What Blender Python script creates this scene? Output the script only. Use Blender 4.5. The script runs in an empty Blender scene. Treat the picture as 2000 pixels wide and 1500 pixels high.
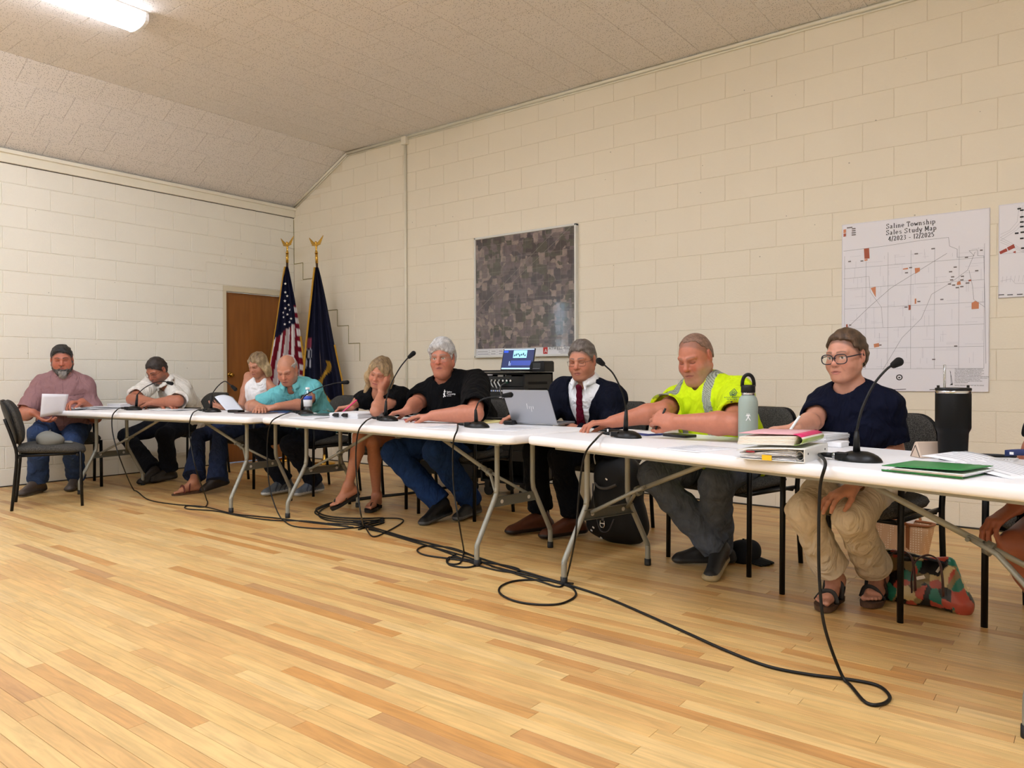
import bpy, bmesh, math, random
import numpy as np
from mathutils import Vector, Matrix
random.seed(7)
SC = bpy.context.scene
COL = SC.collection
PI = math.pi

# ---------------------------------------------------------------- camera
CAM = np.array((7.949, -5.782, 1.029)); FPX = 1468.76
YAW, PITCH, ROLL = 0.6608, -0.01296, -0.0024
def _basis():
    cy, sy, cp, sp = math.cos(YAW), math.sin(YAW), math.cos(PITCH), math.sin(PITCH)
    f = np.array((-sy*cp, cy*cp, sp)); r = np.array((cy, sy, 0.)); u = np.cross(r, f)
    c, s = math.cos(ROLL), math.sin(ROLL)
    return f, c*r+s*u, -s*r+c*u
CF, CR, CU = _basis()
cam = bpy.data.cameras.new('camera'); camo = bpy.data.objects.new('camera', cam); COL.objects.link(camo)
cam.sensor_width = 36; cam.sensor_fit = 'HORIZONTAL'; cam.lens = FPX/2000*36; cam.clip_start = .02
mw = Matrix.Identity(4)
for i in range(3):
    mw[i][0], mw[i][1], mw[i][2], mw[i][3] = CR[i], CU[i], -CF[i], CAM[i]
camo.matrix_world = mw
SC.camera = camo

# ---------------------------------------------------------------- exposure, world
SC.view_settings.view_transform = 'Standard'; SC.view_settings.look = 'None'
SC.view_settings.gamma = 1; SC.view_settings.use_curve_mapping = False
SC.view_settings.exposure = 0.24
LAMP_POWER = 22.0
SKY = 22.0
try:
    SC.cycles.max_bounces = 7; SC.cycles.diffuse_bounces = 4; SC.cycles.adaptive_threshold = .02; SC.cycles.glossy_bounces = 3; SC.cycles.transmission_bounces = 4; SC.cycles.transparent_max_bounces = 8
    SC.cycles.caustics_reflective = False; SC.cycles.caustics_refractive = False
except Exception: pass
wd = bpy.data.worlds.new('sky'); SC.world = wd; wd.use_nodes = True
wn = wd.node_tree
bg = wn.nodes['Background']
sky = wn.nodes.new('ShaderNodeTexSky'); sky.sky_type = 'HOSEK_WILKIE'; sky.turbidity = 4; sky.ground_albedo = .4
sky.sun_direction = (.5, -.6, .62)
wn.links.new(sky.outputs[0], bg.inputs[0]); bg.inputs[1].default_value = SKY

# ---------------------------------------------------------------- measuring helpers (photo direction -> world point)
def ray(px, py):
    return CF*FPX + CR*(px-1000) - CU*(py-750)
def on_z(px, py, z=0.):
    d = ray(px, py); return CAM + d*((z-CAM[2])/d[2])
def on_y(px, py, y=0.):
    d = ray(px, py); return CAM + d*((y-CAM[1])/d[1])
def on_line(px, py, a, deg):
    """point on the vertical plane through a (x,y) running in direction deg"""
    n = np.array((-math.sin(math.radians(deg)), math.cos(math.radians(deg)), 0))
    d = ray(px, py); o = np.array((a[0], a[1], 0.)); t = ((o-CAM)@n)/(d@n)
    return CAM + d*t

# ---------------------------------------------------------------- object helpers
def setp(o, label=None, cat=None, group=None, kind=None):
    if label: o['label'] = label
    if cat: o['category'] = cat
    if group: o['group'] = group
    if kind: o['kind'] = kind
    return o
def empty(name, loc=(0, 0, 0), rz=0., **k):
    o = bpy.data.objects.new(name, None); COL.objects.link(o)
    o.empty_display_size = .05
    o.location = loc; o.rotation_euler = (0, 0, rz)
    return setp(o, **k)
def link(name, me, parent=None, loc=None, rot=None, **k):
    o = bpy.data.objects.new(name, me); COL.objects.link(o)
    if parent: o.parent = parent
    if loc is not None: o.location = loc
    if rot is not None: o.rotation_euler = rot
    return setp(o, **k)
def copy_tree(o, parent=None):
    c = o.copy(); COL.objects.link(c)
    if parent: c.parent = parent
    for ch in list(o.children): copy_tree(ch, c)
    return c

class MB:
    """collects simple shapes into one mesh"""
    def __init__(s): s.v = []; s.f = []; s.m = []; s.sm = []
    def add(s, vs, fs, m=0, smooth=False):
        b = len(s.v); s.v += [tuple(float(c) for c in v) for v in vs]
        for f in fs: s.f.append(tuple(i+b for i in f)); s.m.append(m); s.sm.append(smooth)
        return s
    def box(s, c, d, m=0, R=None):
        x, y, z = d[0]/2, d[1]/2, d[2]/2
        vs = [np.array(q) for q in ((-x,-y,-z),(x,-y,-z),(x,y,-z),(-x,y,-z),(-x,-y,z),(x,-y,z),(x,y,z),(-x,y,z))]
        if R is not None: vs = [R@q for q in vs]
        return s.add([q+np.array(c) for q in vs], [(3,2,1,0),(4,5,6,7),(0,1,5,4),(1,2,6,5),(2,3,7,6),(3,0,4,7)], m)
    def bar(s, a, b, w, h, m=0, up=(0, 0, 1)):
        """box beam from a to b, w sideways, h along up"""
        a = np.array(a, float); b = np.array(b, float); d = b-a; L = np.linalg.norm(d); d = d/L
        sd = np.cross(d, up); sd /= np.linalg.norm(sd); u = np.cross(sd, d)
        return s.box((a+b)/2, (L, w, h), m, np.column_stack((d, sd, u)))
    def tube(s, pts, r, n=10, m=0, r2=None, up=None, cap=True, closed=False):
        """swept tube; r radius or list; r2 second radius (oval)"""
        P = [np.array(p, float) for p in pts]; N = len(P)
        rs = r if isinstance(r, (list, tuple)) else [r]*N
        prev = None; rings = []
        for i in range(N):
            if closed: t = P[(i+1) % N]-P[i-1]
            else: t = P[min(i+1, N-1)]-P[max(i-1, 0)]
            t = t/(np.linalg.norm(t)+1e-12)
            if prev is None:
                g = np.array(up if up is not None else ((0, 0, 1) if abs(t[2]) < .9 else (1, 0, 0)), float)
                n1 = g-t*(g@t)
            else: n1 = prev-t*(prev@t)
            n1 = n1/(np.linalg.norm(n1)+1e-12); prev = n1; n2 = np.cross(t, n1)
            ra = rs[i]; rb = ra if r2 is None else ra*r2
            rings.append([P[i]+ra*math.cos(2*PI*k/n)*n1+rb*math.sin(2*PI*k/n)*n2 for k in range(n)])
        vs = [v for q in rings for v in q]; fs = []
        for i in range(N if closed else N-1):
            j = (i+1) % N
            for k in range(n):
                fs.append((i*n+k, i*n+(k+1) % n, j*n+(k+1) % n, j*n+k))
        s.add(vs, fs, m, True)
        if cap and not closed:
            b = len(s.v)-len(vs)
            s.f.append(tuple(b+k for k in reversed(range(n)))); s.m.append(m); s.sm.append(False)
            s.f.append(tuple(b+(N-1)*n+k for k in range(n))); s.m.append(m); s.sm.append(False)
        return s
    def lathe(s, prof, c=(0, 0, 0), n=24, m=0, R=None, smooth=True):
        """prof: (r,z) list, turned about z"""
        vs = []; fs = []; c = np.array(c, float)
        for r, z in prof:
            for k in range(n):
                q = np.array((r*math.cos(2*PI*k/n), r*math.sin(2*PI*k/n), z))
                vs.append((R@q if R is not None else q)+c)
        for i in range(len(prof)-1):
            for k in range(n):
                fs.append((i*n+k, i*n+(k+1) % n, (i+1)*n+(k+1) % n, (i+1)*n+k))
        s.add(vs, fs, m, smooth)
        b = len(s.v)-len(vs)
        if prof[0][0] > 1e-6: s.f.append(tuple(b+k for k in reversed(range(n)))); s.m.append(m); s.sm.append(False)
        if prof[-1][0] > 1e-6: s.f.append(tuple(b+(len(prof)-1)*n+k for k in range(n))); s.m.append(m); s.sm.append(False)
        return s
    def prism(s, poly, z0, z1, m=0, M=None):
        """poly (x,y) counter-clockwise, extruded z0..z1, M maps points"""
        n = len(poly); vs = [np.array((x, y, z0)) for x, y in poly]+[np.array((x, y, z1)) for x, y in poly]
        if M is not None: vs = [M(q) for q in vs]
        return s.add(vs, [tuple(reversed(range(n))), tuple(range(n, 2*n))]+[(i, (i+1) % n, n+(i+1) % n, n+i) for i in range(n)], m)
    def sheet(s, fn, nu, nv, t=.0003, m=0):
        """thin solid sheet; fn(u,v)->point, u,v in 0..1"""
        g = np.array([[fn(i/nu, j/nv) for j in range(nv+1)] for i in range(nu+1)], float)
        du = np.gradient(g, axis=0); dv = np.gradient(g, axis=1); nn = np.cross(du, dv); nn /= np.linalg.norm(nn, axis=2, keepdims=True)+1e-12
        W = nv+1; K = (nu+1)*W
        vs = list((g+nn*t/2).reshape(-1, 3))+list((g-nn*t/2).reshape(-1, 3)); fs = []
        for i in range(nu):
            for j in range(nv):
                a = i*W+j; fs.append((a, a+W, a+W+1, a+1)); fs.append((K+a, K+a+1, K+a+W+1, K+a+W))
        for i in range(nu):
            a = i*W; fs.append((a, K+a, K+a+W, a+W)); a = i*W+nv; fs.append((a, a+W, K+a+W, K+a))
        for j in range(nv):
            fs.append((j, j+1, K+j+1, K+j)); a = nu*W+j; fs.append((a, K+a, K+a+1, a+1))
        return s.add(vs, fs, m, True)
    def mesh(s, name, mats):
        me = bpy.data.meshes.new(name); me.from_pydata(s.v, [], s.f)
        for q in (mats if isinstance(mats, (list, tuple)) else [mats]): me.materials.append(q)
        me.polygons.foreach_set('material_index', s.m); me.polygons.foreach_set('use_smooth', s.sm); me.update()
        return me
    def obj(s, name, mats, parent=None, bevel=0, loc=None, rot=None, seg=2, **k):
        o = link(name, s.mesh(name, mats), parent, loc, rot, **k)
        if bevel:
            b = o.modifiers.new('bevel', 'BEVEL'); b.width = bevel; b.segments = seg; b.limit_method = 'ANGLE'; b.angle_limit = .6
        return o
def rrect(w, h, r, n=6):
    """rounded rectangle outline"""
    out = []
    for cx, cy, a0 in ((w/2-r, h/2-r, 0), (-w/2+r, h/2-r, PI/2), (-w/2+r, -h/2+r, PI), (w/2-r, -h/2+r, 1.5*PI)):
        for i in range(n+1):
            a = a0+PI/2*i/n; out.append((cx+r*math.cos(a), cy+r*math.sin(a)))
    return out
def smooth_path(pts, n=8):
    """Catmull-Rom through pts"""
    P = [np.array(p, float) for p in pts]; P = [2*P[0]-P[1]]+P+[2*P[-1]-P[-2]]; out = []
    for i in range(1, len(P)-2):
        for k in range(n):
            t = k/n; a, b, c, d = P[i-1], P[i], P[i+1], P[i+2]
            out.append(.5*((2*b)+(-a+c)*t+(2*a-5*b+4*c-d)*t*t+(-a+3*b-3*c+d)*t**3))
    out.append(P[-2]); return out
def rotz(a):
    c, s = math.cos(a), math.sin(a); return np.array(((c, -s, 0), (s, c, 0), (0, 0, 1.)))
def rotx(a):
    c, s = math.cos(a), math.sin(a); return np.array(((1., 0, 0), (0, c, -s), (0, s, c)))
def roty(a):
    c, s = math.cos(a), math.sin(a); return np.array(((c, 0, s), (0, 1., 0), (-s, 0, c)))

# ---------------------------------------------------------------- materials
def lin(c):
    return tuple(((v/255)/12.92 if v/255 <= .04045 else ((v/255+.055)/1.055)**2.4) for v in c)+(1.,)
def newmat(name):
    m = bpy.data.materials.new(name); m.use_nodes = True
    return m, m.node_tree, m.node_tree.nodes['Principled BSDF']
def node(nt, t, **k):
    n = nt.nodes.new(t)
    for a, b in k.items():
        if a.startswith('i_'): n.inputs[a[2:].replace('_', ' ')].default_value = b
        else: setattr(n, a, b)
    return n
def mat(name, c, rough=.6, metal=0, var=.0, vscale=8, bump=0., bscale=200, spec=.5, coat=0., sss=0., stretch=None, emit=0., sheen=0.):
    m, nt, p = newmat(name)
    p.inputs['Base Color'].default_value = lin(c); p.inputs['Roughness'].default_value = rough; p.inputs['Metallic'].default_value = metal
    p.inputs['Specular IOR Level'].default_value = spec
    if coat: p.inputs['Coat Weight'].default_value = coat; p.inputs['Coat Roughness'].default_value = .1
    if sheen: p.inputs['Sheen Weight'].default_value = sheen
    if emit: p.inputs['Emission Color'].default_value = lin(c); p.inputs['Emission Strength'].default_value = emit
    tc = node(nt, 'ShaderNodeTexCoord'); src = tc.outputs['Object']
    if stretch:
        mp = node(nt, 'ShaderNodeMapping'); mp.inputs['Scale'].default_value = stretch; nt.links.new(src, mp.inputs[0]); src = mp.outputs[0]
    if var:
        nz = node(nt, 'ShaderNodeTexNoise'); nz.inputs['Scale'].default_value = vscale; nz.inputs['Detail'].default_value = 5; nt.links.new(src, nz.inputs['Vector'])
        mx = node(nt, 'ShaderNodeMix', data_type='RGBA', blend_type='MULTIPLY'); mx.inputs[0].default_value = 1
        rp = node(nt, 'ShaderNodeMapRange'); rp.inputs[1].default_value = .3; rp.inputs[2].default_value = .7; rp.inputs[3].default_value = 1-var; rp.inputs[4].default_value = 1+var*.6
        nt.links.new(nz.outputs['Fac'], rp.inputs[0]); mx.inputs[6].default_value = lin(c); nt.links.new(rp.outputs[0], mx.inputs[7]); nt.links.new(mx.outputs[2], p.inputs['Base Color'])
    if bump:
        nb = node(nt, 'ShaderNodeTexNoise'); nb.inputs['Scale'].default_value = bscale; nb.inputs['Detail'].default_value = 3; nt.links.new(src, nb.inputs['Vector'])
        b = node(nt, 'ShaderNodeBump'); b.inputs['Strength'].default_value = bump; b.inputs['Distance'].default_value = .002
        nt.links.new(nb.outputs['Fac'], b.inputs['Height']); nt.links.new(b.outputs[0], p.inputs['Normal'])
    return m
# ================================================================ room shell
RX, RY = 10.5, -10.0             # right wall, front wall (behind the camera)
ZC, ZE, XF = 3.625, 3.125, 1.02  # flat ceiling, eave height, fold of the sloped ceiling
def wall_mat(name, c, bump=.35, var=.04):
    m, nt, p = newmat(name)
    tc = node(nt, 'ShaderNodeTexCoord'); geo = node(nt, 'ShaderNodeNewGeometry')
    n1 = node(nt, 'ShaderNodeTexNoise'); n1.inputs['Scale'].default_value = 1.3; n1.inputs['Detail'].default_value = 6
    n2 = node(nt, 'ShaderNodeTexNoise'); n2.inputs['Scale'].default_value = 95; n2.inputs['Detail'].default_value = 4
    n3 = node(nt, 'ShaderNodeTexVoronoi'); n3.inputs['Scale'].default_value = 60
    for n in (n1, n2, n3): nt.links.new(geo.outputs['Position'], n.inputs['Vector'])
    rp = node(nt, 'ShaderNodeMapRange'); rp.inputs[1].default_value = .3; rp.inputs[2].default_value = .7; rp.inputs[3].default_value = 1-var; rp.inputs[4].default_value = 1
    nt.links.new(n1.outputs['Fac'], rp.inputs[0])
    # small scattered nail holes and pits
    v = node(nt, 'ShaderNodeTexVoronoi'); v.inputs['Scale'].default_value = 5.5; nt.links.new(geo.outputs['Position'], v.inputs['Vector'])
    ls = node(nt, 'ShaderNodeMath', operation='LESS_THAN'); ls.inputs[1].default_value = .028; nt.links.new(v.outputs['Distance'], ls.inputs[0])
    mx = node(nt, 'ShaderNodeMix', data_type='RGBA', blend_type='MULTIPLY'); mx.inputs[0].default_value = 1; mx.inputs[6].default_value = lin(c)
    nt.links.new(rp.outputs[0], mx.inputs[7])
    m2 = node(nt, 'ShaderNodeMix', data_type='RGBA'); m2.inputs[7].default_value = lin((120, 108, 88)); nt.links.new(mx.outputs[2], m2.inputs[6])
    sc = node(nt, 'ShaderNodeMath', operation='MULTIPLY'); sc.inputs[1].default_value = .55; nt.links.new(ls.outputs[0], sc.inputs[0]); nt.links.new(sc.outputs[0], m2.inputs[0])
    nt.links.new(m2.outputs[2], p.inputs['Base Color'])
    p.inputs['Roughness'].default_value = .62
    ad = node(nt, 'ShaderNodeMath', operation='MULTIPLY_ADD'); nt.links.new(n3.outputs['Distance'], ad.inputs[0]); ad.inputs[1].default_value = .5; nt.links.new(n2.outputs['Fac'], ad.inputs[2])
    b = node(nt, 'ShaderNodeBump'); b.inputs['Strength'].default_value = bump; b.inputs['Distance'].default_value = .006
    nt.links.new(ad.outputs[0], b.inputs['Height']); nt.links.new(b.outputs[0], p.inputs['Normal'])
    return m
M_block = wall_mat('painted block', (247, 243, 230))
M_block2 = wall_mat('painted block back wall', (246, 237, 217), .22)
M_joint = mat('painted mortar', (243, 236, 219), .6, var=.05, bump=.3, bscale=120)
M_joint2 = mat('painted mortar back wall', (236, 225, 202), .6, var=.05, bump=.3, bscale=120)
M_trim = mat('cream trim paint', (244, 238, 220), .45, var=.03)
M_dark = mat('dark gap', (60, 54, 46), .9)

# ---- ceiling tile material: pinhole acoustic tile
def tile_mat():
    m, nt, p = newmat('pinhole acoustic tile')
    geo = node(nt, 'ShaderNodeNewGeometry')
    v = node(nt, 'ShaderNodeTexVoronoi'); v.inputs['Scale'].default_value = 78; v.inputs['Randomness'].default_value = .8; nt.links.new(geo.outputs['Position'], v.inputs['Vector'])
    v2 = node(nt, 'ShaderNodeTexNoise'); v2.inputs['Scale'].default_value = 40; nt.links.new(geo.outputs['Position'], v2.inputs['Vector'])
    rp = node(nt, 'ShaderNodeMapRange'); rp.inputs[1].default_value = .17; rp.inputs[2].default_value = .27; nt.links.new(v.outputs['Distance'], rp.inputs[0])
    mx = node(nt, 'ShaderNodeMix', data_type='RGBA'); mx.inputs[6].default_value = lin((132, 124, 118)); mx.inputs[7].default_value = lin((240, 233, 227))
    nt.links.new(rp.outputs[0], mx.inputs[0]); nt.links.new(mx.outputs[2], p.inputs['Base Color'])
    p.inputs['Roughness'].default_value = .9
    b = node(nt, 'ShaderNodeBump'); b.inputs['Strength'].default_value = .5; b.inputs['Distance'].default_value = .003
    nt.links.new(rp.outputs[0], b.inputs['Height']); nt.links.new(b.outputs[0], p.inputs['Normal'])
    return m
M_tile = tile_mat()
M_tilejoint = mat('ceiling joint', (252, 249, 244), .8)

# ---- floor plank material; tone comes from each plank's own random value
def plank_mat():
    m, nt, p = newmat('maple strip floor')
    geo = node(nt, 'ShaderNodeNewGeometry'); oi = node(nt, 'ShaderNodeAttribute', attribute_name='tone', attribute_type='GEOMETRY')
    mp = node(nt, 'ShaderNodeMapping'); mp.inputs['Scale'].default_value = (2.2, 26, 1); nt.links.new(geo.outputs['Position'], mp.inputs[0])
    of = node(nt, 'ShaderNodeVectorMath', operation='ADD'); nt.links.new(mp.outputs[0], of.inputs[0])
    cb = node(nt, 'ShaderNodeCombineXYZ'); ml = node(nt, 'ShaderNodeMath', operation='MULTIPLY'); ml.inputs[1].default_value = 57.; nt.links.new(oi.outputs['Fac'], ml.inputs[0])
    nt.links.new(ml.outputs[0], cb.inputs[0]); nt.links.new(ml.outputs[0], cb.inputs[1]); nt.links.new(cb.outputs[0], of.inputs[1])
    g = node(nt, 'ShaderNodeTexNoise'); g.inputs['Scale'].default_value = 1.6; g.inputs['Detail'].default_value = 7; g.inputs['Distortion'].default_value = 1.2; nt.links.new(of.outputs[0], g.inputs['Vector'])
    w = node(nt, 'ShaderNodeTexNoise'); w.inputs['Scale'].default_value = 5; w.inputs['Detail'].default_value = 4; nt.links.new(geo.outputs['Position'], w.inputs['Vector'])
    cr = node(nt, 'ShaderNodeValToRGB'); e = cr.color_ramp.elements
    e[0].position = 0; e[0].color = lin((188, 142, 96)); e[1].position = 1; e[1].color = lin((232, 196, 134))
    for pos, c in ((.1, (196, 151, 101)), (.2, (208, 152, 86)), (.3, (214, 168, 107)), (.5, (222, 180, 116)), (.75, (225, 186, 120))):
        q = e.new(pos); q.color = lin(c)
    nt.links.new(oi.outputs['Fac'], cr.inputs[0])
    rp = node(nt, 'ShaderNodeMapRange'); rp.inputs[1].default_value = .25; rp.inputs[2].default_value = .62; rp.inputs[3].default_value = .74; rp.inputs[4].default_value = 1.03; nt.links.new(g.outputs['Fac'], rp.inputs[0])
    rw = node(nt, 'ShaderNodeMapRange'); rw.inputs[1].default_value = .3; rw.inputs[2].default_value = .7; rw.inputs[3].default_value = .9; rw.inputs[4].default_value = 1.02; nt.links.new(w.outputs['Fac'], rw.inputs[0])
    # occasional knots
    v = node(nt, 'ShaderNodeTexVoronoi'); v.inputs['Scale'].default_value = 2.6; nt.links.new(geo.outputs['Position'], v.inputs['Vector'])
    kn = node(nt, 'ShaderNodeMapRange'); kn.inputs[1].default_value = .012; kn.inputs[2].default_value = .03; kn.inputs[3].default_value = .35; kn.inputs[4].default_value = 1; nt.links.new(v.outputs['Distance'], kn.inputs[0])
    m1 = node(nt, 'ShaderNodeMath', operation='MULTIPLY'); nt.links.new(rp.outputs[0], m1.inputs[0]); nt.links.new(rw.outputs[0], m1.inputs[1])
    m2 = node(nt, 'ShaderNodeMath', operation='MULTIPLY'); nt.links.new(m1.outputs[0], m2.inputs[0]); nt.links.new(kn.outputs[0], m2.inputs[1])
    mx = node(nt, 'ShaderNodeMix', data_type='RGBA', blend_type='MULTIPLY'); mx.inputs[0].default_value = 1
    nt.links.new(cr.outputs[0], mx.inputs[6]); nt.links.new(m2.outputs[0], mx.inputs[7]); nt.links.new(mx.outputs[2], p.inputs['Base Color'])
    rr = node(nt, 'ShaderNodeMapRange'); rr.inputs[3].default_value = .3; rr.inputs[4].default_value = .46; nt.links.new(w.outputs['Fac'], rr.inputs[0]); nt.links.new(rr.outputs[0], p.inputs['Roughness'])
    b = node(nt, 'ShaderNodeBump'); b.inputs['Strength'].default_value = .12; b.inputs['Distance'].default_value = .001
    nt.links.new(g.outputs['Fac'], b.inputs['Height']); nt.links.new(b.outputs[0], p.inputs['Normal'])
    return m
M_plank = plank_mat(); M_gap = mat('floor gap', (92, 62, 34), .8)

def project(P):
    q = np.array(P)-CAM; d = q@CF
    return (1000+FPX*(q@CR)/d, 750-FPX*(q@CU)/d, d)
def seen(P, pad=30):
    x, y, d = project(P)
    return d > .3 and -pad < x < 2000+pad and -pad < y < 1500+pad

# ---- floor: slab with strips laid on it
floor = MB().box((RX/2, RY/2, -.05), (RX+.4, -RY+.4, .09)).obj('floor', M_gap, kind='structure')
def tone_attr(me, vals):
    a = me.attributes.new('tone', 'FLOAT', 'POINT'); a.data.foreach_set('value', vals)
PW = .0587
def plank_geo(mb, x0, x1, y0, y1, z):
    e = .0006; b = .0006
    vs = [(x0+e, y0+e, -.006), (x1-e, y0+e, -.006), (x1-e, y1-e, -.006), (x0+e, y1-e, -.006)]
    vs += [(x0+e, y0+e, z-b*.6), (x1-e, y0+e, z-b*.6), (x1-e, y1-e, z-b*.6), (x0+e, y1-e, z-b*.6)]
    vs += [(x0+e+b, y0+e+b, z), (x1-e-b, y0+e+b, z), (x1-e-b, y1-e-b, z), (x0+e+b, y1-e-b, z)]
    mb.add(vs, [(0,1,5,4),(1,2,6,5),(2,3,7,6),(3,0,4,7),(4,5,9,8),(5,6,10,9),(6,7,11,10),(7,4,8,11),(8,9,10,11)])
rng = random.Random(11)
planks = []
row = 0; y = 0.
while y > RY:
    x = -rng.random()*.9
    while x < RX:
        L = rng.choice((.35, .5, .62, .75, .9, 1.05, 1.3, 1.6))*(.9+.2*rng.random())
        x0, x1 = max(x, 0), min(x+L, RX)
        if x1-x0 > .05: planks.append((x0, x1, y-PW, y, rng.random()**.62))
        x += L
    y -= PW; row += 1
def pdist(p):
    c = np.array((min(max(7.0, p[0]), p[1]), (p[2]+p[3])/2, 0)); return np.linalg.norm(c-CAM)
def pvis(p):
    return any(seen((x, (p[2]+p[3])/2, 0), 5) for x in np.linspace(p[0], p[1], 5))
vis = sorted([p for p in planks if pvis(p)], key=pdist)
near, rest = vis[:298], set(vis[298:]) | set(p for p in planks if not pvis(p))
for p in near:
    mb = MB(); plank_geo(mb, *p[:4], 0.0+.0003*(p[4]-.5)); me = mb.mesh('floor_plank', M_plank); tone_attr(me, [p[4]]*len(me.vertices))
    link('floor_plank', me, floor)
mb = MB(); vals = []
for p in rest:
    n = len(mb.v); plank_geo(mb, *p[:4], 0.0); vals += [p[4]]*(len(mb.v)-n)
me = mb.mesh('far_planks', M_plank); tone_attr(me, vals); link('far_planks', me, floor, kind='stuff')

# ---- block walls
def block_mesh(w, h, mat_, t=None):
    """one block face: width w (x), height h (z), proud by t towards -y, soft edges"""
    t = .0032 if mat_ is M_block2 else .006; g = .0012; b = .0024 if mat_ is M_block2 else .0048
    x, z = w/2-g, h/2-g
    vs = [(-x, 0, -z), (x, 0, -z), (x, 0, z), (-x, 0, z), (-x, -t+b, -z), (x, -t+b, -z), (x, -t+b, z), (-x, -t+b, z),
          (-x+b, -t, -z+b), (x-b, -t, -z+b), (x-b, -t, z-b), (-x+b, -t, z-b)]
    fs = [(0,1,5,4),(1,2,6,5),(2,3,7,6),(3,0,4,7),(4,5,9,8),(5,6,10,9),(6,7,11,10),(7,4,8,11),(8,9,10,11)]
    return MB().add(vs, fs)
BH = .2032; Z1 = .167; BL = .4064; T = .0032
def wall_rows(top):
    z = [0., Z1]
    while z[-1]+BH < top-.02: z.append(z[-1]+BH)
    z.append(top); return z
# back wall (plane y=0 is the face of the blocks)
pts = [(-.2, -.1), (RX+.2, -.1), (RX+.2, ZE), (RX, ZE), (RX-XF, ZC+.1), (XF, ZC+.1), (0, ZE), (-.2, ZE)]
wall_back = MB().prism([(x, z) for x, z in pts], 0, .2, M=lambda q: np.array((q[0], T+q[2], q[1]))).obj('wall_back', M_joint2, kind='structure')
shared = {}
def put_blocks(wall, length, top_fn, place, m, off0, skip=None, lim=300, name='block'):
    cand = []
    for r, (z0, z1) in enumerate(zip(wall_rows(3.7)[:-1], wall_rows(3.7)[1:])):
        s = off0 + (0 if r % 2 else BL/2)-BL
        while s < length:
            a, b = max(s, 0), min(s+BL, length)
            t = min(top_fn((a+b)/2), z1)
            if b-a > .03 and t-z0 > .03: cand.append([a, b, z0, t])
            s += BL
    out = []
    for c in cand:
        if skip: out += skip(c)
        else: out.append(c)
    def dist(c): return np.linalg.norm(np.array(place((c[0]+c[1])/2, (c[2]+c[3])/2)[0])-CAM)
    vis_ = sorted([c for c in out if any(seen(place(u, v)[0], 0) for u in (c[0], (c[0]+c[1])/2, c[1]) for v in (c[2], c[3]))], key=dist)
    keep = set(id(c) for c in vis_[:lim]); far = MB()
    for c in out:
        w, h = round(c[1]-c[0], 4), round(c[3]-c[2], 4)
        loc, rz = place((c[0]+c[1])/2, (c[2]+c[3])/2)
        if id(c) in keep:
            if (w, h, m.name) not in shared: shared[(w, h, m.name)] = block_mesh(w, h, m).mesh(name, m)
            o = link(name, shared[(w, h, m.name)], wall, loc, (0, 0, rz))
        else:
            q = block_mesh(w, h, m); R = rotz(rz)
            far.add([R@np.array(v)+np.array(loc) for v in q.v], q.f)
    if far.v: far.obj('far_blocks', m, wall, kind='stuff')
def top_back(s):
    return min(ZC, ZE+(ZC-ZE)*s/XF, ZE+(ZC-ZE)*(RX-s)/XF)-.005
# sloped ends: clip blocks under the slope by using the lower side of the block
put_blocks(wall_back, RX, lambda s: top_back(max(0, s-BL/2) if s < 3 else s+.2 if s > 8 else s), lambda s, z: ((s, T, z), 0.), M_block2, .12, lim=296)

# left wall (plane x=0), door at y -0.94..-0.0
DY0, DY1, DZ = -.94, -.05, 2.0
MO_Y, MO_Z = -.972, 2.063      # masonry opening
WIN = [(-6.44, -5.84, 1.0, 2.45), (-9.3, -7.7, 1.0, 2.45)]  # second opening is unseen, added to let more daylight in from the left
wl = MB()
def wl_box(y0, y1, z0, z1): wl.box((-.006-.1, (y0+y1)/2, (z0+z1)/2), (.2, y1-y0, z1-z0))
wl_box(MO_Y, .0, MO_Z, ZE); wl_box(-5.84, MO_Y, -.1, ZE)
wl_box(-7.7, -6.44, -.1, ZE); wl_box(RY, -9.3, -.1, ZE)
for y0, y1, z0, z1 in WIN: wl_box(y0, y1, -.1, z0); wl_box(y0, y1, z1, ZE)
wall_left = wl.obj('wall_left', M_joint, kind='structure')
def skip_left(c):
    y1, y0, z0, z1 = -c[0], -c[1], c[2], c[3]
    if y1 < -5.2: 
        for w in WIN:
            if y0 < w[1] and y1 > w[0] and z0 < w[3] and z1 > w[2]: return []
        return [c]
    lint = (-1.18, 0.0, MO_Z+.015, 2.304)          # concrete lintel over the door
    if z0 >= 2.36 or y1 < -1.181: return [c]
    if z0 > 2.2: return []
    if z0 >= MO_Z-.06:
        return [[1.18, c[1], z0, z1]] if y0 < -1.21 else []
    if y1 > -1.18 and z1 > 2.067:
        return [[max(c[0], -MO_Y), c[1], z0, 2.066]]+([[1.18, c[1], 2.068, z1]] if c[1] > 1.21 else []) if c[1] > -MO_Y+.03 else []
    if y1 <= MO_Y: return [c]
    if y0 < MO_Y-.02: return [[-MO_Y, c[1], z0, z1]]
    return []
put_blocks(wall_left, -RY, lambda s: ZE-.005, lambda s, z: ((-.006, -s, z), PI/2), M_block, -.07, skip=skip_left, lim=300)
# lintel and the course of half blocks above it
link('lintel', block_mesh(1.18, .235, M_block).mesh('lintel', M_block), wall_left, (-.006, -.59, 2.186), (0, 0, PI/2))
hb = block_mesh(.2, .094, M_block).mesh('half_block', M_block)
for i in range(6): link('half_block', hb, wall_left, (-.006, -.1-i*.2, 2.352), (0, 0, PI/2))
# unseen walls
wall_right = MB().box((RX+.1, RY/2, ZE/2), (.2, -RY+.4, ZE+.2)).obj('wall_right', M_block, kind='structure')
wall_front = MB().box((RX/2, RY-.1, 1.9), (RX+.4, .2, 4.0)).obj('wall_front', M_block, kind='structure')

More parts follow.
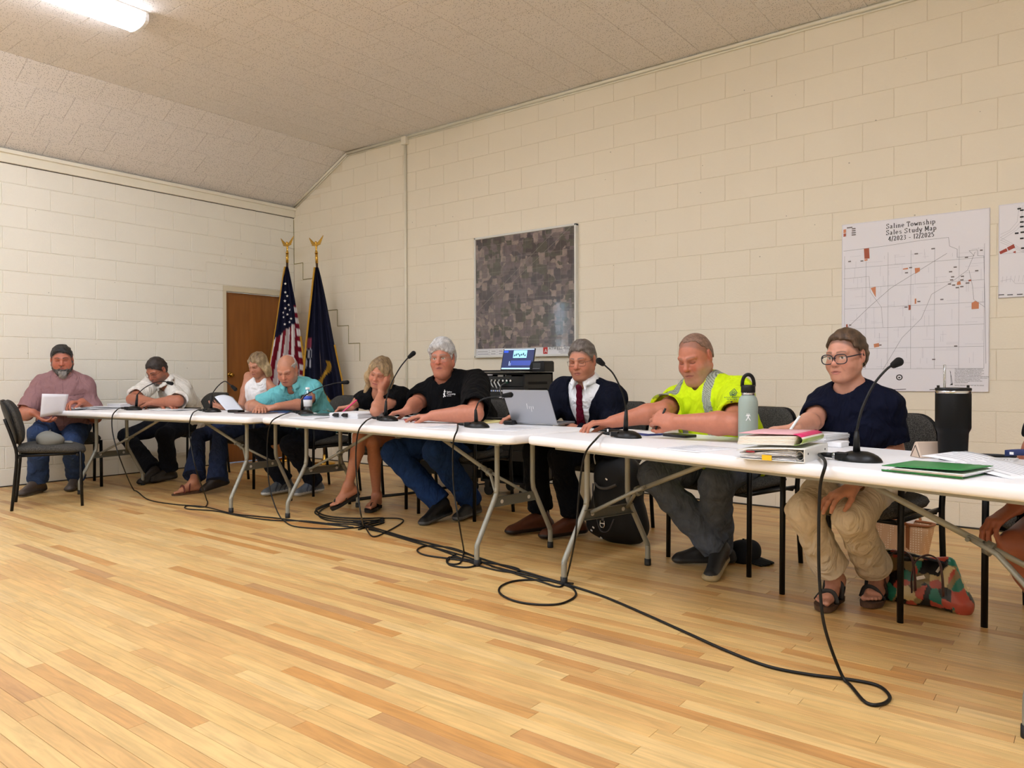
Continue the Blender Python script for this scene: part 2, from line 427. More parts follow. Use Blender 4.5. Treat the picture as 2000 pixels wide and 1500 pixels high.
# ---- ceiling: backing + tiles
cl = MB(); 
cl.box((RX/2, RY/2, ZC+.06), (RX-2*XF+.1, -RY+.4, .1))
sl = math.atan2(ZC-ZE, XF); SLN = math.hypot(ZC-ZE, XF)
for sx, x0 in ((1, 0.), (-1, RX)):
    c = np.array((x0+sx*(XF/2-.5*.1*math.sin(sl)*0), RY/2, (ZE+ZC)/2)); R = roty(-sx*sl)
    cl.box(c+R@np.array((0, 0, .06)), (SLN+.1, -RY+.4, .1), R=R)
ceiling = cl.obj('ceiling', M_tilejoint, kind='structure')
TS = .3145; TT = .010
def tile_mesh(w, l):
    g = .0013; b = .0028; x, y = w/2-g, l/2-g
    vs = [(-x, -y, TT), (x, -y, TT), (x, y, TT), (-x, y, TT), (-x, -y, b*.5), (x, -y, b*.5), (x, y, b*.5), (-x, y, b*.5),
          (-x+b, -y+b, 0), (x-b, -y+b, 0), (x-b, y-b, 0), (-x+b, y-b, 0)]
    return MB().add(vs, [(0,4,5,1),(1,5,6,2),(2,6,7,3),(3,7,4,0),(4,8,9,5),(5,9,10,6),(6,10,11,7),(7,11,8,4),(8,11,10,9)])
tiles = []; sh2 = {}
def add_tiles(x_edges, place):
    for r, (a, b) in enumerate(zip(x_edges[:-1], x_edges[1:])):
        yy = -.02+(TS/2 if r % 2 else 0)
        while yy > RY:
            y1, y0 = min(yy, 0.), yy-TS
            if y1-y0 > .02: tiles.append((a, b, y0, y1, place))
            yy -= TS
flat = lambda u, y: ((u, y, ZC), 0.)
xe = [XF]+[1.055+.311*i for i in range(1, 27)]+[RX-XF]
add_tiles(xe, flat)
slope = lambda u, y: ((u*math.cos(sl), y, ZE+u*math.sin(sl)), -sl)
slope_r = lambda u, y: ((RX-u*math.cos(sl), y, ZE+u*math.sin(sl)), sl)
add_tiles([0, .235, .545, .85, SLN], slope); add_tiles([0, .235, .545, .85, SLN], slope_r)
far = MB(); cnt = 0
for a, b, y0, y1, pl in tiles:
    loc, ry = pl((a+b)/2, (y0+y1)/2); w, l = round(b-a, 4), round(y1-y0, 4)
    if cnt < 299 and any(seen(pl(u, v)[0], 0) for u in (a, b) for v in (y0, y1)):
        if (w, l) not in sh2: sh2[(w, l)] = tile_mesh(w, l).mesh('ceiling_tile', M_tile)
        link('ceiling_tile', sh2[(w, l)], ceiling, loc, (0, ry, 0)); cnt += 1
    else:
        q = tile_mesh(w, l); R = roty(ry); far.add([R@np.array(v)+np.array(loc) for v in q.v], q.f)
far.obj('far_tiles', M_tile, ceiling, kind='stuff')

# ---- trims
M_tr = M_trim
q = MB(); q.box((.014, RY/2, 3.04), (.028, -RY, .10)); q.box((.03, RY/2, 3.09), (.045, -RY, .035))
q.obj('trim_1', M_tr, bevel=.006, kind='structure')
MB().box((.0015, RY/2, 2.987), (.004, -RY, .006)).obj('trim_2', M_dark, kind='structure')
q = MB(); q.tube([(XF+.01, -.014, ZC-.02), (RX-XF, -.014, ZC-.02)], .015, 8); q.tube([(XF+.01, -.01, ZC-.045), (RX-XF, -.01, ZC-.045)], .008, 8)
q.obj('trim_3', M_tr, kind='structure')
q = MB(); q.tube([(0.0, -.014, ZE-.005), (XF+.01, -.014, ZC-.02)], .015, 8); q.tube([(.02, -.01, ZE-.03), (XF+.01, -.01, ZC-.05)], .008, 8)
q.obj('trim_4', M_tr, kind='structure')
MB().box((RX/2, -.003, .004), (RX, .012, .012)).obj('baseboard_back', M_dark, kind='structure')
MB().box((.003, -5.5, .004), (.012, 9., .012)).obj('baseboard_left', M_dark, kind='structure')

# ---- door in the left wall
M_door = mat('stained door veneer', (150, 92, 38), .38, var=.16, vscale=3, stretch=(1, 8, .7), bump=.05)
M_brass = mat('brass', (196, 150, 70), .25, 1)
dr = empty('door_1', (0, 0, 0), kind='structure')
q = MB(); q.box((-.05, MO_Y+.016, 1.0), (.10, .05, 2.0)); q.box((-.05, -.5, 2.03), (.10, .95, .062)); q.box((-.05, -.025, 1.0), (.10, .05, 2.0))
q.obj('door_frame', mat('cream frame paint', (226, 216, 190), .5), dr, bevel=.004)
MB().box((-.075, (DY0+DY1)/2, 1.0), (.04, DY1-DY0-.006, 1.99)).obj('door_panel', M_door, dr, bevel=.003)
R = roty(PI/2)
q = MB(); q.lathe([(.0, .055), (.02, .055), (.027, .045), (.027, .03), (.012, .02), (.012, .006), (.032, .004), (.034, 0)][::-1], (-.055, -.86, 1.03), 20, R=R)
q.obj('door_knob', M_brass, dr)

# ---- windows in the left wall behind the photographer's left; the farther one is unseen, added for more daylight
def clear_mat(name, gloss=.06, tint=(255, 255, 255)):
    m, nt, p = newmat(name); out = nt.nodes['Material Output']
    t = node(nt, 'ShaderNodeBsdfTransparent'); t.inputs[0].default_value = lin(tint)
    g = node(nt, 'ShaderNodeBsdfGlossy'); g.inputs['Roughness'].default_value = .03
    x = node(nt, 'ShaderNodeMixShader'); x.inputs[0].default_value = gloss
    nt.links.new(t.outputs[0], x.inputs[1]); nt.links.new(g.outputs[0], x.inputs[2]); nt.links.new(x.outputs[0], out.inputs[0]); return m
M_glass = clear_mat('window glass')
M_white = mat('white paint', (240, 240, 236), .4)
for i, (y0, y1, z0, z1) in enumerate(WIN):
    w = empty('window_%d' % (i+1), (0, (y0+y1)/2, z0), kind='structure')
    q = MB(); hw, H = (y1-y0)/2, z1-z0
    for s in (-1, 1): q.box((-.1, s*(hw-.03), H/2), (.08, .06, H))
    for z in (.03, H/2, H-.03): q.box((-.1, 0, z), (.08, 2*hw, .06))
    q.obj('window_frame', M_white, w)
    MB().box((-.1, 0, H/2), (.004, 2*hw, H)).obj('pane', M_glass, w)
    MB().box((.02, 0, -.02), (.1, 2*hw+.1, .03)).obj('window_sill', M_white, w)

# ---- conduit with junction box on the back wall
cd = empty('electrical_conduit', (2.006, 0, 0), label='cream painted vertical conduit pipe with junction box on back wall', cat='conduit')
MB().tube([(0, -.018, .02), (0, -.018, 3.53)], .014, 12).obj('pipe', M_trim, cd)
MB().box((0, -.025, 3.565), (.075, .05, .085)).obj('junction_box', M_trim, cd, bevel=.005)
# ---- stepped settlement cracks along the joints of the back wall
M_crack = mat('crack filler', (150, 138, 84), .8, var=.3, vscale=30)
def crack(pts):
    q = MB()
    for (x0, z0), (x1, z1) in zip(pts[:-1], pts[1:]):
        q.bar((x0, -.0012, z0), (x1, -.0012, z1), .004, .008, up=(0, -1, 0) if abs(x1-x0) < 1e-4 else (0, 0, 1))
    return q.obj('crack', M_crack, wall_back)
def wp(px, py): w = on_y(px, py); return (w[0], w[2])
def steps(l):
    o = [wp(*l[0])]
    for i, c in enumerate(l[1:]):
        w = wp(*c); p0 = o[-1]
        o.append((w[0], p0[1]) if abs(c[0]-l[i][0]) > abs(c[1]-l[i][1]) else (p0[0], w[1]))
    return o
crack(steps([(574, 430), (574, 516), (592, 516), (592, 546), (612, 546)]))
crack(steps([(634, 607), (659, 607), (659, 637), (681, 637), (681, 671), (703, 671), (703, 705)]))

# ---- ceiling lights: wraparound fluorescent fixtures
M_lens, nt_, p_ = newmat('lit acrylic lens'); p_.inputs['Base Color'].default_value = (1, 1, 1, 1)
p_.inputs['Emission Color'].default_value = lin((232, 240, 255)); p_.inputs['Emission Strength'].default_value = LAMP_POWER
M_fix = mat('fixture end white', (244, 244, 244), .4)
def fixture(x, y0, lab, L=2.44):
    f = empty('ceiling_light', (x, y0, ZC), label=lab, cat='ceiling light', group='wraparound fluorescent ceiling lights')
    n = 10; prof = []
    for k in range(n+1):
        a = PI*k/n; prof.append((-.13*math.cos(a)*(1 if abs(math.cos(a)) > .2 else 1), -.035-.055*math.sin(a)**.7))
    prof = [(-.13, -.012)]+prof+[(.13, -.012)]
    q = MB(); m = len(prof); vs = [(a, -.012, b) for a, b in prof]+[(a, -L+.012, b) for a, b in prof]
    q.add(vs, [(i, i+1, m+i+1, m+i) for i in range(m-1)], 0, True); q.obj('lens', M_lens, f)
    for yy in (-.006, -L+.006):
        MB().prism([(a*1.04, b*1.04) for a, b in prof], -.012, .012, M=lambda v: np.array((v[0], yy+v[2], v[1]))).obj('end_cap', M_fix, f)
    MB().box((0, -L/2, -.006), (.28, L, .012)).obj('housing', M_fix, f)
fixture(2.44, -3.1, 'lit white wraparound fluorescent light on the ceiling at upper left')
for x, y0 in ((5.25, -3.1), (8.06, -3.1), (2.44, -6.6), (5.25, -6.6), (8.06, -6.6)):
    fixture(x, y0, 'wraparound fluorescent ceiling light out of the photo above the photographer')
# ================================================================ folding tables
def table_mat():
    m, nt, p = newmat('white blow moulded plastic')
    tc = node(nt, 'ShaderNodeTexCoord')
    n1 = node(nt, 'ShaderNodeTexNoise'); n1.inputs['Scale'].default_value = 9; n1.inputs['Detail'].default_value = 6; nt.links.new(tc.outputs['Object'], n1.inputs['Vector'])
    mp = node(nt, 'ShaderNodeMapping'); mp.inputs['Scale'].default_value = (3, 20, 60); nt.links.new(tc.outputs['Object'], mp.inputs[0])
    n2 = node(nt, 'ShaderNodeTexNoise'); n2.inputs['Scale'].default_value = 1.5; n2.inputs['Detail'].default_value = 3; nt.links.new(mp.outputs[0], n2.inputs['Vector'])
    r1 = node(nt, 'ShaderNodeMapRange'); r1.inputs[1].default_value = .62; r1.inputs[2].default_value = .8; nt.links.new(n2.outputs['Fac'], r1.inputs[0])
    mx = node(nt, 'ShaderNodeMix', data_type='RGBA'); mx.inputs[6].default_value = lin((244, 243, 244)); mx.inputs[7].default_value = lin((206, 196, 182))
    ml = node(nt, 'ShaderNodeMath', operation='MULTIPLY'); ml.inputs[1].default_value = .6; nt.links.new(r1.outputs[0], ml.inputs[0]); nt.links.new(ml.outputs[0], mx.inputs[0])
    nt.links.new(mx.outputs[2], p.inputs['Base Color']); p.inputs['Roughness'].default_value = .42
    b = node(nt, 'ShaderNodeBump'); b.inputs['Strength'].default_value = .15; b.inputs['Distance'].default_value = .001; n3 = node(nt, 'ShaderNodeTexNoise'); n3.inputs['Scale'].default_value = 220
    nt.links.new(tc.outputs['Object'], n3.inputs['Vector']); nt.links.new(n3.outputs['Fac'], b.inputs['Height']); nt.links.new(b.outputs[0], p.inputs['Normal'])
    return m
M_tab = table_mat(); M_leg = mat('grey powder coated steel', (150, 150, 140), .4, .3, var=.05)
M_brk = mat('grey steel bracket', (112, 112, 104), .45, .4); M_rub = mat('black rubber', (18, 18, 18), .6)
M_hole = mat('dark hole', (200, 196, 186), .5)
TH, TD = .72, .745     # table height and depth
def folding_table(a, deg, L, l0, l1, lab, z=TH):
    """a: front left corner; local x along the front edge, y towards the wall"""
    t = empty('folding_table', (a[0], a[1], 0), math.radians(deg), label=lab, cat='table')
    q = MB(); n = 6
    prof = [(.012, 0), (.003, .004), (0, .012), (0, .030), (.004, .040), (.012, .0445), (.022, .046)]
    rings = []
    for ins, zz in prof:
        rings.append([(x+L/2, y+TD/2, z-.046+zz) for x, y in rrect(L-2*ins, TD-2*ins, .055-ins*.5, n)])
    N = len(rings[0]); vs = [p for r in rings for p in r]; fs = []
    for i in range(len(rings)-1):
        for k in range(N): fs.append((i*N+k, i*N+(k+1) % N, (i+1)*N+(k+1) % N, (i+1)*N+k))
    q.add(vs, fs, 0, True); K = (len(rings)-1)*N
    q.add(rings[-1], [tuple(range(N))], 0); q.add(rings[0], [tuple(reversed(range(N)))], 0)
    q.obj('tabletop', M_tab, t)
    MB().box((L/2, .09, z-.055), (L-.3, .025, .02)).obj('rail', M_leg, t); MB().box((L/2, TD-.09, z-.055), (L-.3, .025, .02)).obj('rail', M_leg, t)
    for lx, s in ((l0, 1), (l1, -1)):
        yc = TD/2
        for f in (-1, 1):
            P = [(lx, yc+f*.145, z-.05), (lx, yc+f*.145, .44), (lx, yc+f*.15, .385), (lx, yc+f*.165, .345), (lx, yc+f*.285, .135), (lx, yc+f*.298, .105), (lx, yc+f*.3, .07), (lx, yc+f*.3, .03)]
            lg = MB().tube(smooth_path(P, 4), .0145, 12).obj('leg', M_leg, t)
            MB().lathe([(.017, 0), (.018, .004), (.0175, .036)], (lx, yc+f*.3, 0), 14).obj('rubber_foot', M_rub, lg)
        q = MB(); q.box((lx, yc, .325), (.004, .35, .052)); q.box((lx+s*.008, yc, .349), (.018, .35, .004)); q.box((lx+s*.008, yc, .301), (.018, .35, .004))
        cb = q.obj('crossbar', M_brk, t)
        q = MB()
        for f in (-1, 1): q.lathe([(.009, 0), (.009, .002)], (lx, yc+f*.11, .325), 12, R=roty(-s*PI/2))
        for f in (-1, 1):
            rr = MB(); rr.lathe([(.011, -.004), (.011, .004)], (lx-s*.0, yc+f*.11, .325), 12, R=roty(PI/2)); rr.obj('bolt_plate', M_hole, cb)
        MB().tube([(lx, yc-.145, z-.06), (lx, yc+.145, z-.06)], .0145, 10).obj('top_bar', M_leg, t)
        J = np.array((lx+s*.21, yc, .455)); E = np.array((lx+s*.70, yc, z-.062))
        q = MB()
        for f in (-1, 1): q.tube([(lx+s*.012, yc+f*.13, .335), J+np.array((-s*.03, f*.016, -.012)), J+np.array((s*.06, f*.010, .028))], .0095, 8)
        q.tube([J+np.array((s*.02, 0, .012)), E], .0115, 10)
        br = q.obj('brace', M_leg, t)
        q = MB(); dd = (E-J)/np.linalg.norm(E-J)
        q.tube([J-dd*.012, J+dd*.012], .024, 14, r2=.85); q.lathe([(.007, -.03), (.007, .03)], J+dd*.06, 10, R=rotx(PI/2))
        q.obj('brace_clamp', M_brk, br)
    return t
A0, AD = (.69, -3.075), 9.36
B0, BD = (3.10, -2.562), -6.02
C0, CD = (5.665, -2.745), -14.64
TA = folding_table(A0, AD, 2.47, .33, 2.2, 'white folding table at the far left end, papers and two microphones on it', .7235)
TB = folding_table(B0, BD, 2.55, .26, 2.235, 'middle white folding table, carries the open silver laptop')
TC = folding_table(C0, CD, 2.5, .22, 2.19, 'nearest white folding table on the right, carries binders, bottle and black tumbler')
TABS = {'A': (A0, AD, .7235), 'B': (B0, BD, TH), 'C': (C0, CD, TH)}
def tp(tb, px, py, off=None, z=None):
    """point at photo direction (px,py): on the table top (default), at height z, or on the plane off metres behind the front edge"""
    a, d, h = TABS[tb]
    if off is None: return on_z(px, py, h if z is None else z)
    n = np.array((-math.sin(math.radians(d)), math.cos(math.radians(d))))
    return on_line(px, py, np.array(a)+n*off, d)

# ================================================================ chairs
def fabric_mat(name, c1, c2, sc=420):
    m, nt, p = newmat(name); tc = node(nt, 'ShaderNodeTexCoord')
    v = node(nt, 'ShaderNodeTexVoronoi'); v.inputs['Scale'].default_value = sc; nt.links.new(tc.outputs['Object'], v.inputs['Vector'])
    n = node(nt, 'ShaderNodeTexNoise'); n.inputs['Scale'].default_value = sc*.45; nt.links.new(tc.outputs['Object'], n.inputs['Vector'])
    r = node(nt, 'ShaderNodeMapRange'); r.inputs[1].default_value = .4; r.inputs[2].default_value = .62; nt.links.new(n.outputs['Fac'], r.inputs[0])
    mx = node(nt, 'ShaderNodeMix', data_type='RGBA'); mx.inputs[6].default_value = lin(c1); mx.inputs[7].default_value = lin(c2); nt.links.new(r.outputs[0], mx.inputs[0])
    nt.links.new(mx.outputs[2], p.inputs['Base Color']); p.inputs['Roughness'].default_value = .95; p.inputs['Specular IOR Level'].default_value = .2
    b = node(nt, 'ShaderNodeBump'); b.inputs['Strength'].default_value = .5; b.inputs['Distance'].default_value = .002; nt.links.new(v.outputs['Distance'], b.inputs['Height']); nt.links.new(b.outputs[0], p.inputs['Normal'])
    return m
M_fab = fabric_mat('charcoal tweed', (46, 45, 43), (92, 89, 84), 620); M_black = mat('black painted steel', (5, 5, 6), .4, spec=.3)
M_shell = mat('black plastic shell', (8, 8, 9), .5, spec=.3)
def pad(w, d, t, r, crown=.012, nx=14, ny=14, fn=None):
    """soft pad, superellipse outline, thickness t, rounded rim; fn bends the points"""
    q = MB(); rings = []
    prof = [(.0, -t*.5), (.62, -t*.5), (.86, -t*.46), (.96, -t*.3), (1, 0), (.97, t*.27), (.9, t*.42), (.72, t*.5+crown*.55), (.36, t*.5+crown*.92), (0, t*.5+crown)]
    out = rrect(w, d, r, 8); N = len(out)
    vs = []
    for s, z in prof:
        for x, y in out:
            vs.append((x*s, y*s, z))
    fs = []
    for i in range(len(prof)-1):
        for k in range(N): fs.append((i*N+k, i*N+(k+1) % N, (i+1)*N+(k+1) % N, (i+1)*N+k))
    if fn: vs = [fn(np.array(v)) for v in vs]
    return q.add(vs, fs, 0, True)
def make_chair(arms, label):
    t = empty('stacking_chair', label=label, cat='chair')     # local +y faces forward
    W, D = .265, .215
    pad(.49, .47, .062, .11, .014, fn=lambda v: np.array((v[0], v[1]+.01, v[2]+.452-.018*max(0, v[1]/.235)**2-.006*(v[1]/.235)))).obj('seat', M_fab, t)
    pad(.46, .43, .02, .1, 0, fn=lambda v: np.array((v[0], v[1]+.01, v[2]+.418))).obj('seat_pan', M_shell, t)
    def bk(v, y0, curve=.055):      # v x sideways, y up, z thickness towards front
        x, h, th = v
        return np.array((x, -.215+y0-.09*(h+.17)/.34+th+curve*(x/.24)**2, .665+h))
    pad(.48, .345, .045, .12, .006, fn=lambda v: bk(v*np.array((1-.10*(v[1] < 0)*abs(v[1])/.17, 1, 1)), .0)).obj('backrest', M_fab, t)
    pad(.485, .35, .014, .12, 0, fn=lambda v: bk(v, -.03)).obj('back_shell', M_shell, t)
    for s in (-1, 1):
        if arms: P = [(s*W, D, 0), (s*W, D-.004, .40), (s*W, D-.008, .625)]
        else: P = [(s*.235, D, 0), (s*.235, D-.004, .2), (s*.235, D-.01, .43)]
        MB().tube(P, .0135, 10, r2=.85).obj('leg', M_black, t)
        x = W if arms else .235
        P = [(s*x, -D-.035, 0), (s*x, -D-.012, .24), (s*x, -D, .43), (s*x, -D-.03, .56), (s*(x-.012), -D-.075, .70)]
        MB().tube(smooth_path(P, 4), .0135, 10, r2=.85).obj('leg', M_black, t)
        if arms:
            MB().tube(smooth_path([(s*W, D-.008, .60), (s*W, D-.02, .632), (s*W, D-.06, .645), (s*W, -.1, .64), (s*W, -D-.02, .63)], 5), .0135, 8).obj('arm_tube', M_black, t)
            pad(.05, .27, .026, .024, 0, fn=lambda v: np.array((v[0]+s*W, v[1]+.04, v[2]+.664))).obj('armrest', M_shell, t)
        MB().tube([(s*(x-.012), D-.01, .415), (s*(x-.012), -D+.005, .415)], .011, 8).obj('side_rail', M_black, t)
    MB().tube([(-.25, D-.03, .405), (.25, D-.03, .405)], .011, 8).obj('front_rail', M_black, t)
    MB().tube([(-.25, -D+.02, .405), (.25, -D+.02, .405)], .011, 8).obj('rear_rail', M_black, t)
    return t
def set_chair(src, first, x, y, adeg, label):
    """adeg 0 faces the camera side (-y); positive turns towards +x"""
    o = src if first else copy_tree(src)
    o.location = (x, y, 0); o.rotation_euler = (0, 0, PI+math.radians(adeg)); o['label'] = label; o['group'] = 'charcoal fabric chairs round the tables'
    return o
ch = make_chair(True, ''); side = make_chair(False, '')
set_chair(side, True, 1.335, -3.30, 158, 'empty armless charcoal chair with a grey cap on its seat')
set_chair(side, False, .42, -2.80, 74, 'armless chair of the bearded man in the dusty rose shirt')
set_chair(ch, True, .45, -1.60, 0, 'charcoal armchair behind the man in the white short sleeved shirt')
set_chair(ch, False, 1.66, -1.72, 12, 'charcoal armchair under the woman in the white halter top')
set_chair(ch, False, 2.50, -1.56, -8, 'charcoal armchair behind the man in the turquoise polo shirt')
set_chair(ch, False, 3.48, -1.60, 13, 'charcoal armchair under the blonde woman leaning on her hand')
set_chair(ch, False, 4.25, -1.60, 2, 'charcoal armchair behind the grey haired man in black')
set_chair(ch, False, 5.32, -1.46, -6, 'charcoal armchair behind the man in the navy suit')
set_chair(ch, False, 6.365, -1.776, -15, 'charcoal armchair behind the man in the fluorescent yellow shirt')
set_chair(ch, False, 7.10, -2.094, -12, 'charcoal armchair of the woman in the navy T-shirt, bags beneath it')
set_chair(ch, False, 7.905, -2.07, -14, 'charcoal armchair at the right edge, mostly out of the photo')
# ================================================================ smooth solid modelling: blended shapes -> one continuous skin
F4 = np.float32
class Sol:
    """list of blended solids; op '+' smooth union, '-' smooth subtraction"""
    def __init__(s): s.p = []
    def cone(s, a, b, ra, rb, k=.02, op='+', flat=None, cap=0):
        s.p.append(('c', np.array(a, F4), np.array(b, F4), ra, rb, k, op, flat, cap)); return s
    def ell(s, c, r, R=None, k=.02, op='+'):
        s.p.append(('e', np.array(c, F4), np.array(r, F4), np.array(np.eye(3) if R is None else R, F4), None, k, op)); return s
    def fun(s, f, k=.0, op='-'):
        s.p.append(('f', f, None, None, None, k, op)); return s
    def chain(s, pts, rs, k=.02, **kw):
        for i in range(len(pts)-1): s.cone(pts[i], pts[i+1], rs[i], rs[i+1], k, **kw)
        return s
def _pd(q, P):
    if q[0] == 'c':
        a, b, ra, rb, flat, cap = q[1], q[2], q[3], q[4], q[7], q[8]
        if flat is not None:
            n, sc = np.array(flat[0], F4), flat[1]
            P = P+((P-a)@n)[:, None]*n*F4(1/sc-1); b = b+((b-a)@n)*n*F4(1/sc-1)
        ab = b-a; L2 = float(ab@ab)+1e-12; w = P-a
        t = np.clip((w@ab)/F4(L2), 0, 1); d = np.sqrt(np.einsum('ij,ij->i', w-t[:, None]*ab, w-t[:, None]*ab))-(F4(ra)+t*F4(rb-ra))
        if flat is not None: d = d*F4((sc+1)/2)
        if cap & 1: d = np.maximum(d, ((P-b)@ab)/F4(math.sqrt(L2)))
        if cap & 2: d = np.maximum(d, -(w@ab)/F4(math.sqrt(L2)))
        return d
    if q[0] == 'e':
        w = (P-q[1])@q[3]; k0 = np.sqrt(((w/q[2])**2).sum(1)); k1 = np.sqrt(((w/q[2]**2)**2).sum(1))+1e-9
        return k0*(k0-1)/k1
    return q[1](P).astype(F4)
def _comb(d, e, k, op):
    if op == '+':
        if k <= 0: return np.minimum(d, e)
        h = np.maximum(k-np.abs(d-e), 0)/k; return np.minimum(d, e)-h*h*F4(k*.25)
    e = -e
    if k <= 0: return np.maximum(d, e)
    h = np.maximum(k-np.abs(d-e), 0)/k; return np.maximum(d, e)+h*h*F4(k*.25)
def _bounds(sol):
    lo, hi = [], []
    for q in sol.p:
        if q[6] != '+' or q[0] == 'f': continue
        if q[0] == 'c': r = max(q[3], q[4]); lo.append(np.minimum(q[1], q[2])-r); hi.append(np.maximum(q[1], q[2])+r)
        else:
            ext = np.sqrt(((q[3]*q[2])**2).sum(1)); lo.append(q[1]-ext); hi.append(q[1]+ext)
    return np.min(lo, 0)-.03, np.max(hi, 0)+.03
_OFF = np.array([(i, j, k) for i in (0, 1) for j in (0, 1) for k in (0, 1)])
_EDG = [(a, b) for a in range(8) for b in range(a+1, 8) if np.abs(_OFF[a]-_OFF[b]).sum() == 1]
def skin(sol, h, disp=None):
    """surface-net skin of a blended solid at cell size h -> verts, quads"""
    B = 8; lo, hi = _bounds(sol); bs = B*h
    nb = np.ceil((hi-lo)/bs).astype(int)+1
    g = np.stack(np.meshgrid(*[np.arange(n) for n in nb], indexing='ij'), -1).reshape(-1, 3)
    cen = (lo+(g+.5)*bs).astype(F4); D = np.full(len(g), 9., F4); Pd = []
    for q in sol.p:
        e = _pd(q, cen); Pd.append(e); D = _comb(D, e, q[5], q[6])
    hd = .866*bs
    act = np.abs(D) < hd*1.42+.006
    g = g[act]; Pd = [e[act] for e in Pd]; n = len(g)
    lat = np.stack(np.meshgrid(*[np.arange(B+1)]*3, indexing='ij'), -1).reshape(-1, 3)
    P = (lo+(g[:, None, :]*B+lat[None])*h).astype(F4)              # n,729,3
    d = np.full((n, len(lat)), 9., F4)
    for q, e in zip(sol.p, Pd):
        m = np.abs(e) < hd*1.5+q[5]+.02 if q[6] == '-' else e < hd*1.5+q[5]+.01
        if q[6] == '-': m = e < hd*1.5+q[5]+.02
        if not m.any(): continue
        pe = _pd(q, P[m].reshape(-1, 3)).reshape(-1, len(lat)); d[m] = _comb(d[m], pe, q[5], q[6])
    if disp is not None: d = d-disp(P.reshape(-1, 3)).reshape(n, -1).astype(F4)
    d = d.reshape(n, B+1, B+1, B+1)
    d[d == 0] = 1e-7
    ins = d < 0
    c8 = np.stack([ins[:, o[0]:B+o[0], o[1]:B+o[1], o[2]:B+o[2]] for o in _OFF], -1); s = c8.sum(-1)
    bi, ci, cj, ck = np.nonzero((s > 0) & (s < 8))
    dv = np.stack([d[bi, ci+o[0], cj+o[1], ck+o[2]] for o in _OFF], -1)
    acc = np.zeros((len(bi), 3)); cnt = np.zeros(len(bi))
    for a, b in _EDG:
        cr = (dv[:, a] < 0) != (dv[:, b] < 0); t = np.where(cr, dv[:, a]/(dv[:, a]-dv[:, b]+1e-20), 0)
        acc += cr[:, None]*(_OFF[a]+t[:, None]*(_OFF[b]-_OFF[a])); cnt += cr
    G = g[bi]*B+np.stack((ci, cj, ck), -1)
    V = lo+(G+acc/cnt[:, None])*h
    N = nb*B+2; key = (G[:, 0]*N[1]+G[:, 1])*N[2]+G[:, 2]; order = np.argsort(key); ks = key[order]
    quads = []
    for ax in range(3):
        u, v = (ax+1) % 3, (ax+2) % 3
        sl0 = [slice(0, B)]*3; sl1 = list(sl0); sl1[ax] = slice(1, B+1)
        a, b = ins[(slice(None),)+tuple(sl0)], ins[(slice(None),)+tuple(sl1)]
        e, i, j, k = np.nonzero(a != b); base = g[e]*B+np.stack((i, j, k), -1); flip = a[e, i, j, k]
        ids = []
        ok = np.ones(len(e), bool)
        for du, dw in ((0, 0), (-1, 0), (-1, -1), (0, -1)):
            c = base.copy(); c[:, u] += du; c[:, v] += dw
            kk = (c[:, 0]*N[1]+c[:, 1])*N[2]+c[:, 2]; pos = np.clip(np.searchsorted(ks, kk), 0, len(ks)-1)
            ok &= ks[pos] == kk; ids.append(order[pos])
        Q = np.stack(ids, -1); Q[~flip] = Q[~flip][:, ::-1]
        quads.append(Q[ok])
    return V, np.concatenate(quads)
def wob(seed, freq, amp, n=5, stretch=(1, 1, 1)):
    """soft pseudo noise built from waves"""
    r = np.random.RandomState(seed); K = r.normal(size=(n, 3)); K = K/np.linalg.norm(K, axis=1, keepdims=True)*freq*(.7+.7*r.rand(n, 1))*np.array(stretch); ph = r.rand(n)*6.28
    K = K.astype(F4)
    def f(P): return (np.sin(P@K.T+ph.astype(F4)).sum(1))*F4(amp/math.sqrt(n))
    return f
def solid_obj(name, sol, h, mats, parent, disp=None, color=None, **k):
    V, Q = skin(sol, h, disp)
    me = bpy.data.meshes.new(name); nv, nq = len(V), len(Q)
    me.vertices.add(nv); me.vertices.foreach_set('co', V.astype(F4).ravel())
    me.loops.add(nq*4); me.loops.foreach_set('vertex_index', Q.ravel().astype(np.int32))
    me.polygons.add(nq); me.polygons.foreach_set('loop_start', np.arange(nq, dtype=np.int32)*4)
    try: me.polygons.foreach_set('loop_total', np.full(nq, 4, np.int32))
    except Exception: pass
    me.polygons.foreach_set('use_smooth', np.ones(nq, bool))
    for m in (mats if isinstance(mats, (list, tuple)) else [mats]): me.materials.append(m)
    me.update(calc_edges=True); me.validate()
    if color is not None:
        c = color(V); a = me.color_attributes.new('tint', 'FLOAT_COLOR', 'POINT')
        a.data.foreach_set('color', np.concatenate((c, np.ones((nv, 1))), 1).astype(F4).ravel())
    return link(name, me, parent, **k)
def linc(c): return np.array(lin(c)[:3])
def tint_mat(name, rough=.6, sss=0., bump=.0, bscale=300, sheen=0., spec=.4, var=0., vscale=60, stretch=None):
    """base colour from the painted 'tint' attribute (print, dye, skin tone)"""
    m = mat(name, (255, 255, 255), rough, var=var, vscale=vscale, bump=bump, bscale=bscale, spec=spec, sheen=sheen, stretch=stretch)
    nt = m.node_tree; p = nt.nodes['Principled BSDF']
    at = node(nt, 'ShaderNodeAttribute', attribute_name='tint')
    mx = [n for n in nt.nodes if n.type == 'MIX']
    if mx: nt.links.new(at.outputs['Color'], mx[0].inputs[6])
    else: nt.links.new(at.outputs['Color'], p.inputs['Base Color'])
    if sss:
        p.inputs['Subsurface Weight'].default_value = sss; p.inputs['Subsurface Radius'].default_value = (.012, .005, .003); p.inputs['Subsurface Scale'].default_value = .6
    return m
